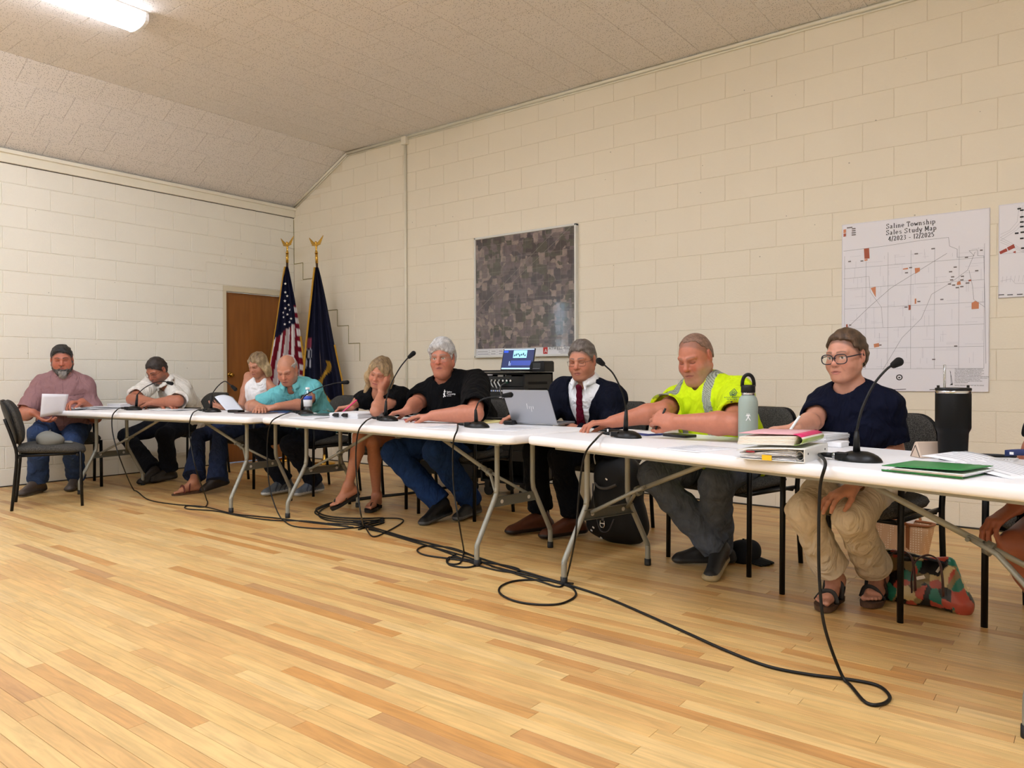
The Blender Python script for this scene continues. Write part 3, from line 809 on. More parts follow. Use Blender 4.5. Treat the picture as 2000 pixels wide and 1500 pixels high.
def folds(m, scale, dist, strength=.8, detail=2.5):
    """broad soft creases chained before the fine weave bump"""
    nt = m.node_tree; p = nt.nodes['Principled BSDF']; fine = [n for n in nt.nodes if n.type == 'BUMP'][0]
    tc = node(nt, 'ShaderNodeTexCoord'); mp = node(nt, 'ShaderNodeMapping'); mp.inputs['Scale'].default_value = (1, 1, .55); mp.inputs['Rotation'].default_value = (.5, .4, .3); nt.links.new(tc.outputs['Object'], mp.inputs[0])
    n = node(nt, 'ShaderNodeTexNoise'); n.inputs['Scale'].default_value = scale; n.inputs['Detail'].default_value = detail; n.inputs['Distortion'].default_value = 1.6; nt.links.new(mp.outputs[0], n.inputs['Vector'])
    b = node(nt, 'ShaderNodeBump'); b.inputs['Strength'].default_value = strength; b.inputs['Distance'].default_value = dist
    nt.links.new(n.outputs['Fac'], b.inputs['Height']); nt.links.new(b.outputs[0], fine.inputs['Normal'])
M_skin = tint_mat('skin', .44, 0., .12, 500, var=.07, vscale=55)
M_cloth = tint_mat('woven cloth', .9, 0., .3, 700, spec=.12, var=.06, vscale=40)
M_denim = tint_mat('denim', .9, 0., .5, 900, spec=.15, var=.22, vscale=26)
M_hair = tint_mat('hair', .55, 0., .35, 420, var=.4, vscale=190, stretch=(1, 1, .18))
folds(M_cloth, 11, .035); folds(M_denim, 13, .03)
M_leather = tint_mat('shoe leather', .45, 0., .25, 300, var=.15, vscale=30)

# ================================================================ people
def unit(v): v = np.array(v, float); return v/np.linalg.norm(v)
def ik(a, t, l1, l2, pole):
    a = np.array(a, float); t = np.array(t, float); d = t-a; L = np.linalg.norm(d)
    if L > (l1+l2)*.998: l1, l2 = l1*L/(l1+l2)*1.002, l2*L/(l1+l2)*1.002
    u = d/L; x = (l1*l1-l2*l2+L*L)/(2*L); hgt = math.sqrt(max(l1*l1-x*x, 1e-6))
    p = np.array(pole, float); p = p-u*(p@u); p = unit(p)
    return a+u*x+p*hgt
def frame(f, u):
    """columns: left, forward, up"""
    f = unit(f); u = np.array(u, float); u = unit(u-f*(u@f)); return np.column_stack((np.cross(u, f), f, u))
def head_frame(yaw, pitch, roll):
    f = np.array((math.cos(yaw)*math.cos(pitch), math.sin(yaw)*math.cos(pitch), -math.sin(pitch)))
    u = np.array((math.cos(yaw)*math.sin(pitch), math.sin(yaw)*math.sin(pitch), math.cos(pitch))); l = np.cross(u, f)
    c, s = math.cos(roll), math.sin(roll)
    return np.column_stack((c*l+s*u, f, -s*l+c*u))
class Head:
    def __init__(s, c, yaw, pitch, roll=0, sc=1., jaw=1., fat=0., nose=1., female=False):
        s.c = np.array(c, float); s.M = head_frame(yaw, pitch, roll); s.s = sc; s.jaw = jaw; s.fat = fat; s.nose = nose; s.female = female
    def w(s, p): return s.c+s.M@(np.array(p, float)*s.s)
    def loc(s, V): return ((V-s.c)@s.M)/s.s
    def e(s, sol, c, r, k=.02, op='+', R=None):
        sol.ell(s.w(c), np.array(r)*s.s, s.M if R is None else s.M@R, k*s.s, op)
    def cn(s, sol, a, b, ra, rb, k=.015, op='+'): sol.cone(s.w(a), s.w(b), ra*s.s, rb*s.s, k*s.s, op)
    def build(s, sol):
        j, f, n = s.jaw, s.fat, s.nose
        s.e(sol, (0, -.014, .03), (.0745, .096, .088)); s.e(sol, (0, .03, -.02), (.062+f*.4, .066, .082), .03)
        s.e(sol, (0, .034, -.07), (.05*j+f*.5, .055+f*.3, .044), .03); s.e(sol, (0, .072, -.099), (.025*j, .021, .018), .022)
        for q in (-1, 1):
            s.cn(sol, (q*(.053*j+f*.5), -.002, -.05), (q*.024*j, .062, -.094), .02+f*.4, .017, .03)
            s.e(sol, (q*.037, .056, -.036), (.03+f*.4, .03, .03), .025)
            s.cn(sol, (q*.045, .071, .0255), (q*.012, .0885, .0205), .0095, .011, .011)
        if f > .004: s.e(sol, (0, .045, -.118), (.045+f, .045, .025+f*.5), .03)
        for q in (-1, 1): s.e(sol, (q*.0325, .0985, .002), (.019, .0185, .0125), .009, '-')
        for q in (-1, 1):
            s.e(sol, (q*.0315, .0735, .002), (.0138, .0128, .0125), .003)
            s.cn(sol, (q*.020, .0845, .0085), (q*.044, .0785, .0075), .0038, .0034, .006)
            s.cn(sol, (q*.021, .0825, -.0105), (q*.042, .0775, -.0105), .0036, .003, .008)
        s.cn(sol, (0, .085, .012), (0, .107*(.5+.5*n), -.024), .0082, .0118*n, .012); s.e(sol, (0, .108*(.5+.5*n), -.028), (.0125*n, .0115, .0105), .008)
        for q in (-1, 1): s.e(sol, (q*.0125*n, .094, -.031), (.0085*n, .011, .008), .008); s.e(sol, (q*.006, .1015, -.0385), (.0035, .005, .003), .003, '-')
        s.e(sol, (0, .075, -.062), (.03, .022, .024), .02)
        s.cn(sol, (-.02, .0875, -.0595), (0, .096, -.0575), .0042, .0055, .006); s.cn(sol, (.02, .0875, -.0595), (0, .096, -.0575), .0042, .0055, .006)
        s.cn(sol, (-.015, .090, -.0695), (.015, .090, -.0695), .006, .006, .007)
        s.cn(sol, (-.023, .091, -.0645), (0, .1015, -.0637), .0016, .0022, .003, '-'); s.cn(sol, (.023, .091, -.0645), (0, .1015, -.0637), .0016, .0022, .003, '-')
        for q in (-1, 1):
            R = rotz(q*-.35)@rotx(.15)
            s.e(sol, (q*.079, -.012, .0), (.010, .021, .033), .008, '+', R); s.e(sol, (q*.087, -.008, .004), (.007, .012, .02), .006, '-', R)
            s.e(sol, (q*.076, -.002, -.024), (.007, .009, .012), .008)
    def paint(s, V, col, base, lips, brow, eye='down', browc=(60, 45, 36), flush=.25, browh=.5, stub=None, scalp=None):
        L = s.loc(V); x, y, z = np.abs(L[:, 0]), L[:, 1], L[:, 2]; sx = L[:, 0]
        hd = (np.linalg.norm(L, axis=1) < .17)*1.; b = np.array(base, float)
        G = lambda v, m, w: np.exp(-((v-m)/w)**2)
        S = lambda v, e, w: np.clip((v-e)/w+.5, 0, 1)        # soft step
        def put(w, c): w = np.clip(w*hd, 0, 1)[:, None]; col[:] = col*(1-w)+linc(tuple(c))*w
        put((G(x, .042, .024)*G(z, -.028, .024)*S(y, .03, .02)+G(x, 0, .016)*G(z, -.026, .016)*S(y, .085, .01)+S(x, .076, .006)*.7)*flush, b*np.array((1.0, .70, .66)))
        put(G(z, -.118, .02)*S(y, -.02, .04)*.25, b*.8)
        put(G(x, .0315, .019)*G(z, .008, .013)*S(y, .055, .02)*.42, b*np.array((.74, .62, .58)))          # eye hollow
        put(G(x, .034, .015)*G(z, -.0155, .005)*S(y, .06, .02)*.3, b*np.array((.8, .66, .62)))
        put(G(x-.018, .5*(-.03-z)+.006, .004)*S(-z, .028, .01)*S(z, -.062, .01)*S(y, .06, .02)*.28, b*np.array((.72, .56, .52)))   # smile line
        if stub is not None:
            put((S(-z, .046, .014)*S(y, .01, .02)+S(x, .046, .01)*S(-z, .02, .02)*S(y, 0, .02))*stub[1], stub[0])
        if scalp is not None:
            put(S(.036+(z-.022)*.85+scalp[2]-y, 0, .014)*S(z, -.05, .02)*S(.0765-x, 0, .004)*scalp[1], scalp[0])
        lm = S(.0105*(1-(x/.027)**2)-np.abs(z+.0648), 0, .003)*S(y, .076, .01); put(lm*.7, lips)
        put(G(z, -.0642+.012*x, .0014)*S(.026-x, 0, .004)*S(y, .075, .01)*.75, b*.36)
        bz = .0262+.0035*np.sin(np.clip((x-.012)/.036, 0, 1)*PI*.9)
        put(S(.0052*(1-.55*np.clip((x-.011)/.04, 0, 1))-np.abs(z-bz), 0, .0022)*S(x, .011, .004)*S(.05-x, 0, .004)*S(y, .055, .01)*browh, browc)
        ex, ez = x-.0315, z-.0015; ed = np.sqrt((ex/1.3)**2+(ez*1.55)**2); ys = S(y, .068, .008)
        if eye == 'open':
            put(S(.0102-ed, 0, .002)*ys, (214, 206, 198)); put(S(.0056-np.hypot(ex, ez), 0, .002)*ys, (52, 44, 38))
            put(G(ez, .0066-ex*ex*14, .0016)*S(.0145-np.abs(ex), 0, .003)*ys*.9, (38, 28, 24))
        else:
            put(G(ez, -.0048+ex*ex*14, .0019)*S(.0145-np.abs(ex), 0, .003)*ys*.85, (46, 32, 27))
            put(G(ez, .0072-ex*ex*14, .0014)*S(.0145-np.abs(ex), 0, .003)*ys*.45, b*.5)
        put(G(x, .0068, .0026)*G(z, -.0378, .0024)*S(y, .088, .006)*.8, b*.35)
        return col
def hand(sol, wrist, fwd, pn, side, curl=(.3, .3, .3, .35), spread=.06, thumb=(.5, .5), sc=1., k=.006):
    """wrist point, fwd finger direction, pn palm facing direction, side +1 left hand -1 right hand; curl per joint in radians"""
    f = unit(fwd); p = np.array(pn, float); p = unit(p-f*(p@f)); t = np.cross(f, p)*side     # t towards the thumb
    w = np.array(wrist, float); P = lambda a, b, c: w+sc*(a*f+b*t+c*p)
    tips = []
    kn = [(.092, .029, -.004), (.096, .0095, -.006), (.092, -.010, -.005), (.084, -.028, -.001)]
    Ls = [(.043, .026, .021), (.047, .030, .022), (.044, .028, .022), (.034, .021, .019)]
    rr = [.0095, .0098, .0092, .0082]
    for i in range(4):
        a, b, c = kn[i]
        sol.cone(P(.0, b*.45, .002), P(a, b, c), .0165*sc, .0125*sc, .016, flat=(p, .8))
        ang = 0.; pt = P(a, b, c); sp = (1.5-i)*spread
        for j, l in enumerate(Ls[i]):
            ang += curl[i] if not isinstance(curl[i], (tuple, list)) else curl[i][j]
            dv = math.cos(ang)*(f*math.cos(sp)+t*math.sin(sp))+math.sin(ang)*p
            q = pt+dv*l*sc; r0 = rr[i]*sc*(1, .93, .86)[j]; r1 = rr[i]*sc*(.93, .86, .74)[j]
            sol.cone(pt, q, r0, r1, k if j else .008); pt = q
        tips.append(pt)
    sol.cone(P(.012, .018, .006), P(.05, .03, .006), .019*sc, .015*sc, .015)
    a0 = P(.028, .030, .010); o, cu = thumb
    d1 = unit(f*math.cos(o)+t*math.sin(o)+p*.35); b0 = a0+d1*.038*sc; d2 = unit(d1+cu*(f*.6-t*.5+p*.3)); b1 = b0+d2*.033*sc; d3 = unit(d2+cu*(f*.4-t*.5+p*.3)); b2 = b1+d3*.025*sc
    sol.cone(a0, b0, .0145*sc, .0115*sc, .012); sol.cone(b0, b1, .0112*sc, .0102*sc, .005); sol.cone(b1, b2, .0102*sc, .0078*sc, .005)
    return tips, b2
class Person:
    def __init__(s, label, pelvis, yaw, head, chest_yaw=None, sw=.205, w=1., d=1., belly=.0, sc=1., up_arm=.30, fore=.265, thigh=.44, shin=.43, h=.004, skin=(198, 146, 120), drop=.07, bend=.0, hunch=.0):
        s.root = empty('person', (float(pelvis[0]), float(pelvis[1]), 0.), label=label, cat='person', group='people seated at the meeting tables')
        s.P = np.array(pelvis, float); s.yaw = yaw; s.cy = yaw if chest_yaw is None else chest_yaw; s.h = h; s.skin = skin
        s.H = head; s.sw = sw; s.W = w; s.D = d; s.belly = belly; s.sc = sc; s.ua, s.fo, s.th, s.sh = up_arm*sc, fore*sc, thigh*sc, shin*sc
        up = head.M[:, 2]; fw = head.M[:, 1]
        s.nt = head.w((0, -.022, -.075))                          # neck top
        s.N = s.nt+np.array((0, 0, -1.))*.080*sc - np.array((math.cos(s.cy), math.sin(s.cy), 0))*(.02+hunch)   # neck base (C7)
        s.u = unit(s.N-s.P); s.f = np.array((math.cos(s.cy), math.sin(s.cy), 0.)); s.f = unit(s.f-s.u*(s.f@s.u)); s.l = np.cross(s.u, s.f)
        L = np.linalg.norm(s.N-s.P); s.L = L
        back = -s.f*bend
        s.sp = lambda t: s.P+(s.N-s.P)*t+back*math.sin(PI*min(max(t, 0), 1))
        s.fp = np.array((math.cos(yaw), math.sin(yaw), 0)); s.lp = np.array((-math.sin(yaw), math.cos(yaw), 0))
        s.S = {q: s.N-s.u*drop*sc+s.l*q*sw*sc+s.f*.012 for q in (1, -1)}
        s.body = Sol(); head.build(s.body)
        s.body.cone(s.nt, s.N, .052*sc*(.86 if head.female else 1.08), .058*sc*(.9 if head.female else 1.1), .03)
        s.body.cone(s.N, s.S[1], .05, .04, .03); s.body.cone(s.N, s.S[-1], .05, .04, .03)
        s.body.ell(s.sp(.72), np.array((.14*w, .095*d, .15))*sc, np.column_stack((s.l, s.f, s.u)), .05); s.body.cone(s.sp(.7), s.P, .09, .09, .05)
        s.A = {}; s.G = {}
        s.wrist = {}
    def arm(s, q, wrist, pole, fwd=None, pn=(0, 0, -1), curl=(.3, .3, .3, .35), spread=.06, thumb=(.5, .5), thick=1., hsc=None, elbow=None):
        S = s.S[q]; wrist = np.array(wrist, float)
        E = ik(S, wrist, s.ua, s.fo, pole) if elbow is None else np.array(elbow, float)
        s.A[q] = (S, E, wrist); t = thick*s.sc
        s.body.cone(S, S+(E-S)*.45, .05*t, .049*t, .02); s.body.cone(S+(E-S)*.45, E, .049*t, .041*t, .02)
        m = E+(wrist-E)*.28; s.body.cone(E, m, .041*t, .0445*t, .02); s.body.cone(m, wrist, .0445*t, .0275*t, .02)
        fw = wrist-E if fwd is None else fwd
        return hand(s.body, wrist, fw, pn, q, curl, spread, thumb, hsc or (1.0*s.sc))
    def leg(s, q, ankle, foot, pole=None, bare=False, hipw=.092, thick=1., knee=None):
        hp = s.P+s.lp*q*hipw*s.sc+s.fp*.02; ankle = np.array(ankle, float)
        K = ik(hp, ankle, s.th, s.sh, s.fp*1.+np.array((0, 0, .8)) if pole is None else pole) if knee is None else np.array(knee, float)
        s.G[q] = (hp, K, ankle, unit(foot))
        if bare:
            t = thick; m = K+(ankle-K)*.3; bk = unit(np.cross(np.cross(ankle-K, s.fp), ankle-K))
            s.body.cone(hp, K, .078*t, .053*t, .03); s.body.cone(K, m-unit(foot)*.012, .05*t, .053*t, .02); s.body.cone(m-unit(foot)*.012, ankle, .053*t, .032*t, .02)
        return K
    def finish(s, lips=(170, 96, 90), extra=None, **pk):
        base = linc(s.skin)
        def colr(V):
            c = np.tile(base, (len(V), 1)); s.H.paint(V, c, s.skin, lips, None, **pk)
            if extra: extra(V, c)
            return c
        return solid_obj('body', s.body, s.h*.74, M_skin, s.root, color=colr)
    # ---- clothes
    def torso(s, sol, o=.0, k=.05, lo=0., shoulders=True, chestw=1.):
        R = np.column_stack((s.l, s.f, s.u)); c = s.sc; Rp = np.column_stack((s.lp, s.fp, (0, 0, 1.)))
        sol.ell(s.P+np.array((0, 0, .02)), np.array((.18*s.W+o, .135*s.D+o, .13+o))*c, Rp, k)
        sol.ell(s.sp(.3)+s.f*(.012+s.belly*.55), np.array((.165*s.W+o+s.belly*.35, .125*s.D+o+s.belly*.7, .19+o))*c, R, k)
        sol.ell(s.sp(.66)+s.f*.012, np.array((.175*s.W*chestw+o, .122*s.D+o, .20+o))*c, R, k)
        if shoulders:
            sol.cone(s.S[1]-s.l*.03, s.S[-1]+s.l*.03, .052*c+o, .052*c+o, .04); sol.cone(s.sp(.80), s.S[1]-s.l*.03, .07*c+o, .05*c+o, .04); sol.cone(s.sp(.80), s.S[-1]+s.l*.03, .07*c+o, .05*c+o, .04)
            for q in (1, -1): sol.cone(s.N+s.u*.022, s.S[q]+s.l*q*.005, .043*c+o, .046*c+o, .03)
    def sleeve(s, sol, q, end=.75, r0=.068, r1=.066, o=.0, hollow=True, fore=None, k=.04):
        S, E, W = s.A[q]; c = s.sc
        if fore is None:
            b = S+(E-S)*end; sol.cone(S, b, (r0+o)*c, (r1+o)*c, k, cap=1)
            if hollow: d = unit(E-S); sol.cone(b-d*.03, b+d*.05, (r1+o)*c-.016, (r1+o)*c-.009, .004, '-')
        else:
            b = E+(W-E)*fore; sol.cone(S, E, (r0+o)*c, (r1+o)*c, k); sol.cone(E, b, (r1+o)*c, (.046+o)*c, .03, cap=1)
            d = unit(W-E); sol.cone(b-d*.02, b+d*.05, .034*c, .04*c, .004, '-')
    def neckhole(s, sol, r=.064, front=.03, depth=.03):
        a = s.nt+s.u*.05; b = s.N-s.u*depth*.3+s.f*front
        sol.cone(a, b, r*s.sc, r*s.sc, .01, '-')
    def trousers(s, name, rgb, m=None, hem=(.97, .97), rt=.088, rk=.068, rs=.062, rh=.07, fold=.004, o=.0, short=None, h=None, paint=None, hollow=False):
        sol = Sol(); c = s.sc; Rp = np.column_stack((s.lp, s.fp, (0, 0, 1.)))
        sol.ell(s.P+np.array((0, 0, .0)), np.array((.176*s.W, .135*s.D, .115))*c, Rp, .05)
        for q in s.G:
            hp, K, An, ft = s.G[q]
            if short is not None:
                b = hp+(K-hp)*short; sol.cone(hp, b, rt*c, rt*.95*c, .05, cap=1); d = unit(K-hp); sol.cone(b-d*.03, b+d*.05, rt*.95*c-.012, rt*.95*c-.006, .004, '-'); continue
            m1 = hp+(K-hp)*.6
            sol.cone(hp, m1, rt*1.04*c, (rk+.006)*c, .05); sol.cone(m1, K, (rk+.006)*c, rk*.96*c, .03)
            e = K+(An-K)*(hem[0] if q > 0 else hem[1]); mid = K+(e-K)*.45
            sol.cone(K, mid, rk*.97*c, rs*c, .025); sol.cone(mid, e, rs*c, rh*c, .02, cap=1)
            if hollow: d = unit(An-K); sol.cone(e-d*.03, e+d*.04, rh*c-.016, rh*c-.010, .004, '-')
        n1 = wob(hash(name) % 97+3, 46, fold, 6); n2 = wob(5, 110, fold*.4, 6)
        cl = linc(rgb)
        def colr(V):
            cc = np.tile(cl, (len(V), 1))
            if paint: paint(V, cc)
            return cc
        return solid_obj(name, sol, (h or s.h)*1.25, m or M_denim, s.root, disp=lambda P: n1(P)+n2(P), color=colr)
    def garment(s, name, sol, rgb, fold=.004, freq=38, paint=None, m=None, h=None, seed=3, extra=None):
        n1 = wob(seed, freq, fold, 6); n2 = wob(seed+40, freq*2.6, fold*.45, 7); cl = linc(rgb)
        def colr(V):
            cc = np.tile(cl, (len(V), 1))
            if paint: paint(V, cc)
            return cc
        ds = (lambda P: n1(P)+n2(P)) if extra is None else (lambda P: n1(P)+n2(P)+extra(P))
        return solid_obj(name, sol, (h or s.h)*1.2, m or M_cloth, s.root, disp=ds, color=colr)
    def shoe(s, q, upper, sole, L=.285, wd=.047, hi=.075, name='shoe', sole_t=.026, stripe=None, m=None):
        hp, K, An, ft = s.G[q]; c = s.sc
        dn = np.array((0, 0, -1.)) if abs(ft[2]) < .5 else unit(np.cross(np.cross(ft, dn0), ft)) if False else np.array((0, 0, -1.))
        dn = unit(dn-ft*(dn@ft)); sd = np.cross(ft, dn)
        base = An+dn*.085*c                     # sole level under the ankle
        heel = base-ft*.055*c; toe = base+ft*(L*c-.055*c-wd*.8)
        sol = Sol(); fl = (dn, .5)
        sol.cone(heel-dn*.016, toe-dn*.016, wd*.78, wd*.92, .01, flat=(dn, .42))
        sol.cone(heel-dn*.04, An-dn*.0-ft*.01, wd*.72, .044*c, .025); sol.cone(An-dn*.005, toe-dn*.022, .044*c, .026, .03); sol.cone(heel-dn*.035, toe-dn*.024, wd*.7, wd*.62, .02)
        pl = base
        sol.fun(lambda P: ((P-pl.astype(F4))@(dn.astype(F4)))*F4(-1.)+F4(.0), 0., '-')
        sol.p[-1] = ('f', lambda P: -((P-pl.astype(F4))@dn.astype(F4)), None, None, None, 0., '-')
        cu, cs = linc(upper), linc(sole)
        def colr(V):
            hgt = -(V-base)@dn; cc = np.tile(cu, (len(V), 1)); cc[hgt < sole_t] = cs
            if stripe is not None:
                a = (V-base)@ft; cc[(hgt > sole_t) & ((a*60+hgt*40).astype(int) % 3 == 0) & (a > .0) & (a < .14)] = linc(stripe)
            return cc
        return solid_obj(name, sol, s.h, m or M_leather, s.root, color=colr)
    def barefoot(s, q, sc=1.):
        """bare foot with toes joined to the leg"""
        hp, K, An, ft = s.G[q]; c = s.sc*sc; dn = np.array((0, 0, -1.)); dn = unit(dn-ft*(dn@ft)); sd = np.cross(dn, ft)*q   # sd points to the big toe side
        B = lambda a, b, z: An+c*(a*ft+b*sd)-dn*0+dn*c*(.078-z)
        s.body.cone(An, B(-.03, 0, .028), .034*c, .028*c, .02); s.body.cone(An, B(.10, .006, .026), .036*c, .024*c, .03)
        s.body.cone(B(-.03, 0, .026), B(.12, .012, .018), .026*c, .022*c, .02); s.body.cone(B(-.02, -.008, .022), B(.11, -.022, .016), .024*c, .02*c, .02)
        for i, (bb, aa, r) in enumerate(((.024, .175, .0125), (.006, .172, .0088), (-.008, .163, .0082), (-.021, .152, .0078), (-.033, .138, .0074))):
            s.body.cone(B(.115-i*.006, bb*.85, .016), B(aa, bb, .012), r*1.1*c, r*c, .006)
        return B
    def glasses(s, rgb, wd=.0255, ht=.0185, th=.0012, y=.096, square=.6, metal=.4):
        H = s.H; q = MB(); m = mat('glasses frame', rgb, .35, metal)
        for g in (-1, 1):
            pts = []
            for a in np.linspace(0, 2*PI, 20, endpoint=False):
                ca, sa = math.cos(a), math.sin(a); e = square
                px = abs(ca)**e*np.sign(ca)*wd; pz = abs(sa)**e*np.sign(sa)*ht
                pts.append(H.w((g*.034+px, y-.35*abs(g*.034+px)**1.2*.35, -.003+pz)))
            q.tube(pts, th*H.s, 6, closed=True)
            q.tube([H.w((g*.059, y-.008, .004)), H.w((g*.076, y-.03, .006)), H.w((g*.082, -.004, .008)), H.w((g*.08, -.02, -.004))], th*H.s*1.1, 6)
        q.tube([H.w((-.0095, y-.002, .002)), H.w((0, y+.006, .005)), H.w((.0095, y-.002, .002))], th*H.s, 6)
        o = q.obj('glasses', m, s.root)
        ln = MB()
        for g in (-1, 1):
            ring = [H.w((g*.034+math.cos(a)*wd*.92, y-.006, -.003+math.sin(a)*ht*.92)) for a in np.linspace(0, 2*PI, 16, endpoint=False)]
            ln.add(ring, [tuple(range(16))])
        ln.obj('lens', M_lensclear, o)
        return o
    def hair(s, sol, c1, c2, seed=1, fr=170, amp=.0022, m=None, name='hair', stretch=(1, 1, 1), mixf=None):
        H = s.H; n1 = wob(seed, fr, amp, 6, stretch); a, b = linc(c1), linc(c2); nz = wob(seed+9, 260, .5, 7, stretch)
        def colr(V):
            t = np.clip(.5+nz(V.astype(F4))*.45, 0, 1)[:, None]
            if mixf is not None: t = np.clip(t*.6+mixf(H.loc(V))[:, None], 0, 1)
            return a*(1-t)+b*t
        return solid_obj(name, sol, s.h, m or M_hair, s.root, disp=n1, color=colr)
M_lensclear = clear_mat('spectacle lens', .08)
def cap_hair(H, t=.012, line=.0, recede=0., side=1., nape=-.062, top=0., bald=None):
    """short hair as a shell over the skull; line shifts the forehead hairline, t thickness"""
    sol = Sol()
    H.e(sol, (0, -.014, .03+top*.4), (.0745+t*side, .096+t, .088+t+top), .02)
    H.e(sol, (0, -.03, -.01), (.068+t*side*.7, .075+t*.8, .075), .03)
    c0, M, s_ = H.c.astype(F4), H.M.astype(F4), H.s; nzc = wob(17, 240, .0035, 6)
    def cut(P):
        L = ((P-c0)@M)/F4(s_); x, y, z = np.abs(L[:, 0]), L[:, 1], L[:, 2]
        ln = .034+(z-.022)*.82+line-recede*np.exp(-((x-.04)/.02)**2)+nzc(P)
        face = ln-y                               # negative inside the face zone
        np_ = z-(nape+.35*np.maximum(0, y+.03))   # negative below the nape
        q = np.minimum(face, np_)
        if bald is not None: q = np.minimum(q, bald-z+.9*np.maximum(0, -y-.035)+nzc(P))
        return q*F4(s_)
    sol.fun(cut, .016*H.s if t > .005 else .005, '-')
    for q in (-1, 1): H.e(sol, (q*.088, -.004, -.004), (.022, .026, .034), .006, '-')
    return sol
def beard_sol(H, t=.010, low=.0, mous=True, chin=True, full=True):
    sol = Sol()
    if full:
        for q in (-1, 1): H.cn(sol, (q*.056, .006, -.035), (q*.045, .03, -.07), .012+t, .016+t, .02); H.cn(sol, (q*.045, .03, -.075), (q*.018, .07, -.098), .014+t, .018+t, .02)
    H.e(sol, (0, .074, -.1-low*.5), (.03+t*.5, .024+t, .022+t+low), .015)
    if mous:
        for q in (-1, 1): H.cn(sol, (0, .096, -.05), (q*.026, .085, -.060), .0075, .0075, .006); H.cn(sol, (q*.027, .083, -.062), (q*.026, .076, -.09), .0085, .012, .008)
    H.e(sol, (0, .098, -.0655), (.017, .012, .0062), .004, '-')
    return sol
def keep_world(root):
    """children were modelled in world coordinates: undo the base offset of their root"""
    bpy.context.view_layer.update()
    for c in root.children: c.matrix_parent_inverse = root.matrix_world.inverted()

def long_hair(H, drop=.10, vol=.0, front=1., part=.0, fringe=True):
    sol = Sol()
    H.e(sol, (0, -.016, .034), (.082+vol, .104+vol, .095+vol), .02)
    H.e(sol, (0, -.055, -.045-drop*.5), (.078+vol, .052+vol, .09+drop*.5), .04)
    for q in (-1, 1):
        H.cn(sol, (q*.066, .012, .05), (q*(.083+vol), .0, -.05), .024, .028, .03)
        H.cn(sol, (q*(.083+vol), .0, -.05), (q*(.088+vol), .006*front, -.085-drop), .028, .016, .03)
        H.cn(sol, (q*.07, -.04, -.03), (q*.075, -.045, -.095-drop), .035, .022, .03)
        if fringe: H.cn(sol, (q*.008+part, .05, .110), (q*.066, .046, .055), .013, .013, .015); H.cn(sol, (q*.066, .046, .055), (q*.082, .026, -.04), .013, .014, .015)
    H.e(sol, (0, .095, -.022), (.054, .075, .088), .012, '-')
    return sol
R_ = math.radians
X_ = lambda px, py, x: on_line(px, py, (x, 0), 90)       # on the vertical plane x
def local(p, V, t): return (V-p.sp(t))@np.column_stack((p.l, p.f, p.u))
def strip(name, pts, w, th, m, p, nrm=None, n=8):
    """flat strap following pts (kept horizontal-ish)"""
    q = MB(); P = smooth_path(pts, n); q.tube(P, w/2, 8, r2=th/w, up=nrm); return q.obj(name, m, p.root)
M_blackleather = mat('black leather', (24, 23, 24), .4, bump=.2, bscale=150)
M_redleather = mat('red brown leather', (96, 36, 28), .5)
M_footbed = mat('cork footbed', (92, 66, 48), .8, var=.2, vscale=60)
M_strapdark = mat('dark rubber sandal', (26, 22, 22), .6)
M_watchm = mat('watch metal', (170, 160, 140), .25, 1)
def sandal(p, q, B, sole_m, strap_m, straps, thong=False, L=.185):
    """sandal under the bare foot; B maps foot coordinates (along, towards big toe, height)"""
    out = [(-.055, 0), (-.04, .03), (.03, .03), (.10, .043), (.16, .045), (L+.008, .03), (L+.012, .0), (L, -.022), (.14, -.045), (.08, -.043), (0, -.034), (-.045, -.025)]
    P = smooth_path([(a, b, 0) for a, b in out]+[(out[0][0], out[0][1], 0)], 3)[:-1]
    s = MB(); n = len(P); top = [B(a, b, -.001) for a, b, _ in P]; bot = [B(a*.985, b*.96, -.024) for a, b, _ in P]
    fl = float(np.dot(np.cross(top[1]-top[0], top[2]-top[0]), [0, 0, 1])) 
    s.add(top+bot, [tuple(range(n)), tuple(reversed(range(n, 2*n)))]+[(i, n+i, n+(i+1) % n, (i+1) % n) for i in range(n)])
    so = s.obj('sandal', sole_m, p.root, label='sandal on the foot')
    for pts, w in straps:
        MB().tube(smooth_path([B(*c) for c in pts], 6), w/2, 8, r2=.22).obj('strap', strap_m, so)
    so.matrix_parent_inverse = Matrix.Identity(4)
def collar(p, rgb, m=None, r=.066, tilt=.028, w=.034, th=.006):
    """turned down shirt collar, open at the front"""
    H = p.H; ax = unit(p.nt-p.N); f = unit(p.f-ax*(p.f@ax)); l = np.cross(ax, f); c = p.N+ax*.046+f*.014; sol = Sol(); c_ = p.sc
    for k in range(13):
        a0, a1 = [R_(32+296*(k+j)/13) for j in (0, 1)]
        A, B = [c+c_*(r*(l*math.sin(a)+f*math.cos(a)*1.12)+ax*(.018-tilt*(math.cos(a)*.5+.5)*.9)) for a in (a0, a1)]
        dn = unit(-ax*.8+unit((A+B)/2-c)*.6)
        sol.cone(A, B, .010, .010, .006); sol.cone(A+dn*w*.8, B+dn*w*.8, .010, .010, .012); sol.cone(A+dn*w*.4, B+dn*w*.4, .009, .009, .01)
    for q in (-1, 1):
        a = R_(32*q); A = c+c_*(r*(l*math.sin(a)+f*math.cos(a)*1.12)+ax*(.018-tilt*.9)); sol.cone(A, A+(-ax*.042+f*.02+l*q*.012)*c_, .010, .007, .008)
    col = linc(rgb)
    solid_obj('collar', sol, p.h, m or M_cloth, p.root, color=lambda V: np.tile(col, (len(V), 1)))
def placket(p, rgb, btn=(230, 226, 214), t0=.22, t1=.86, n=4, surf=None, dz=.0):
    pass

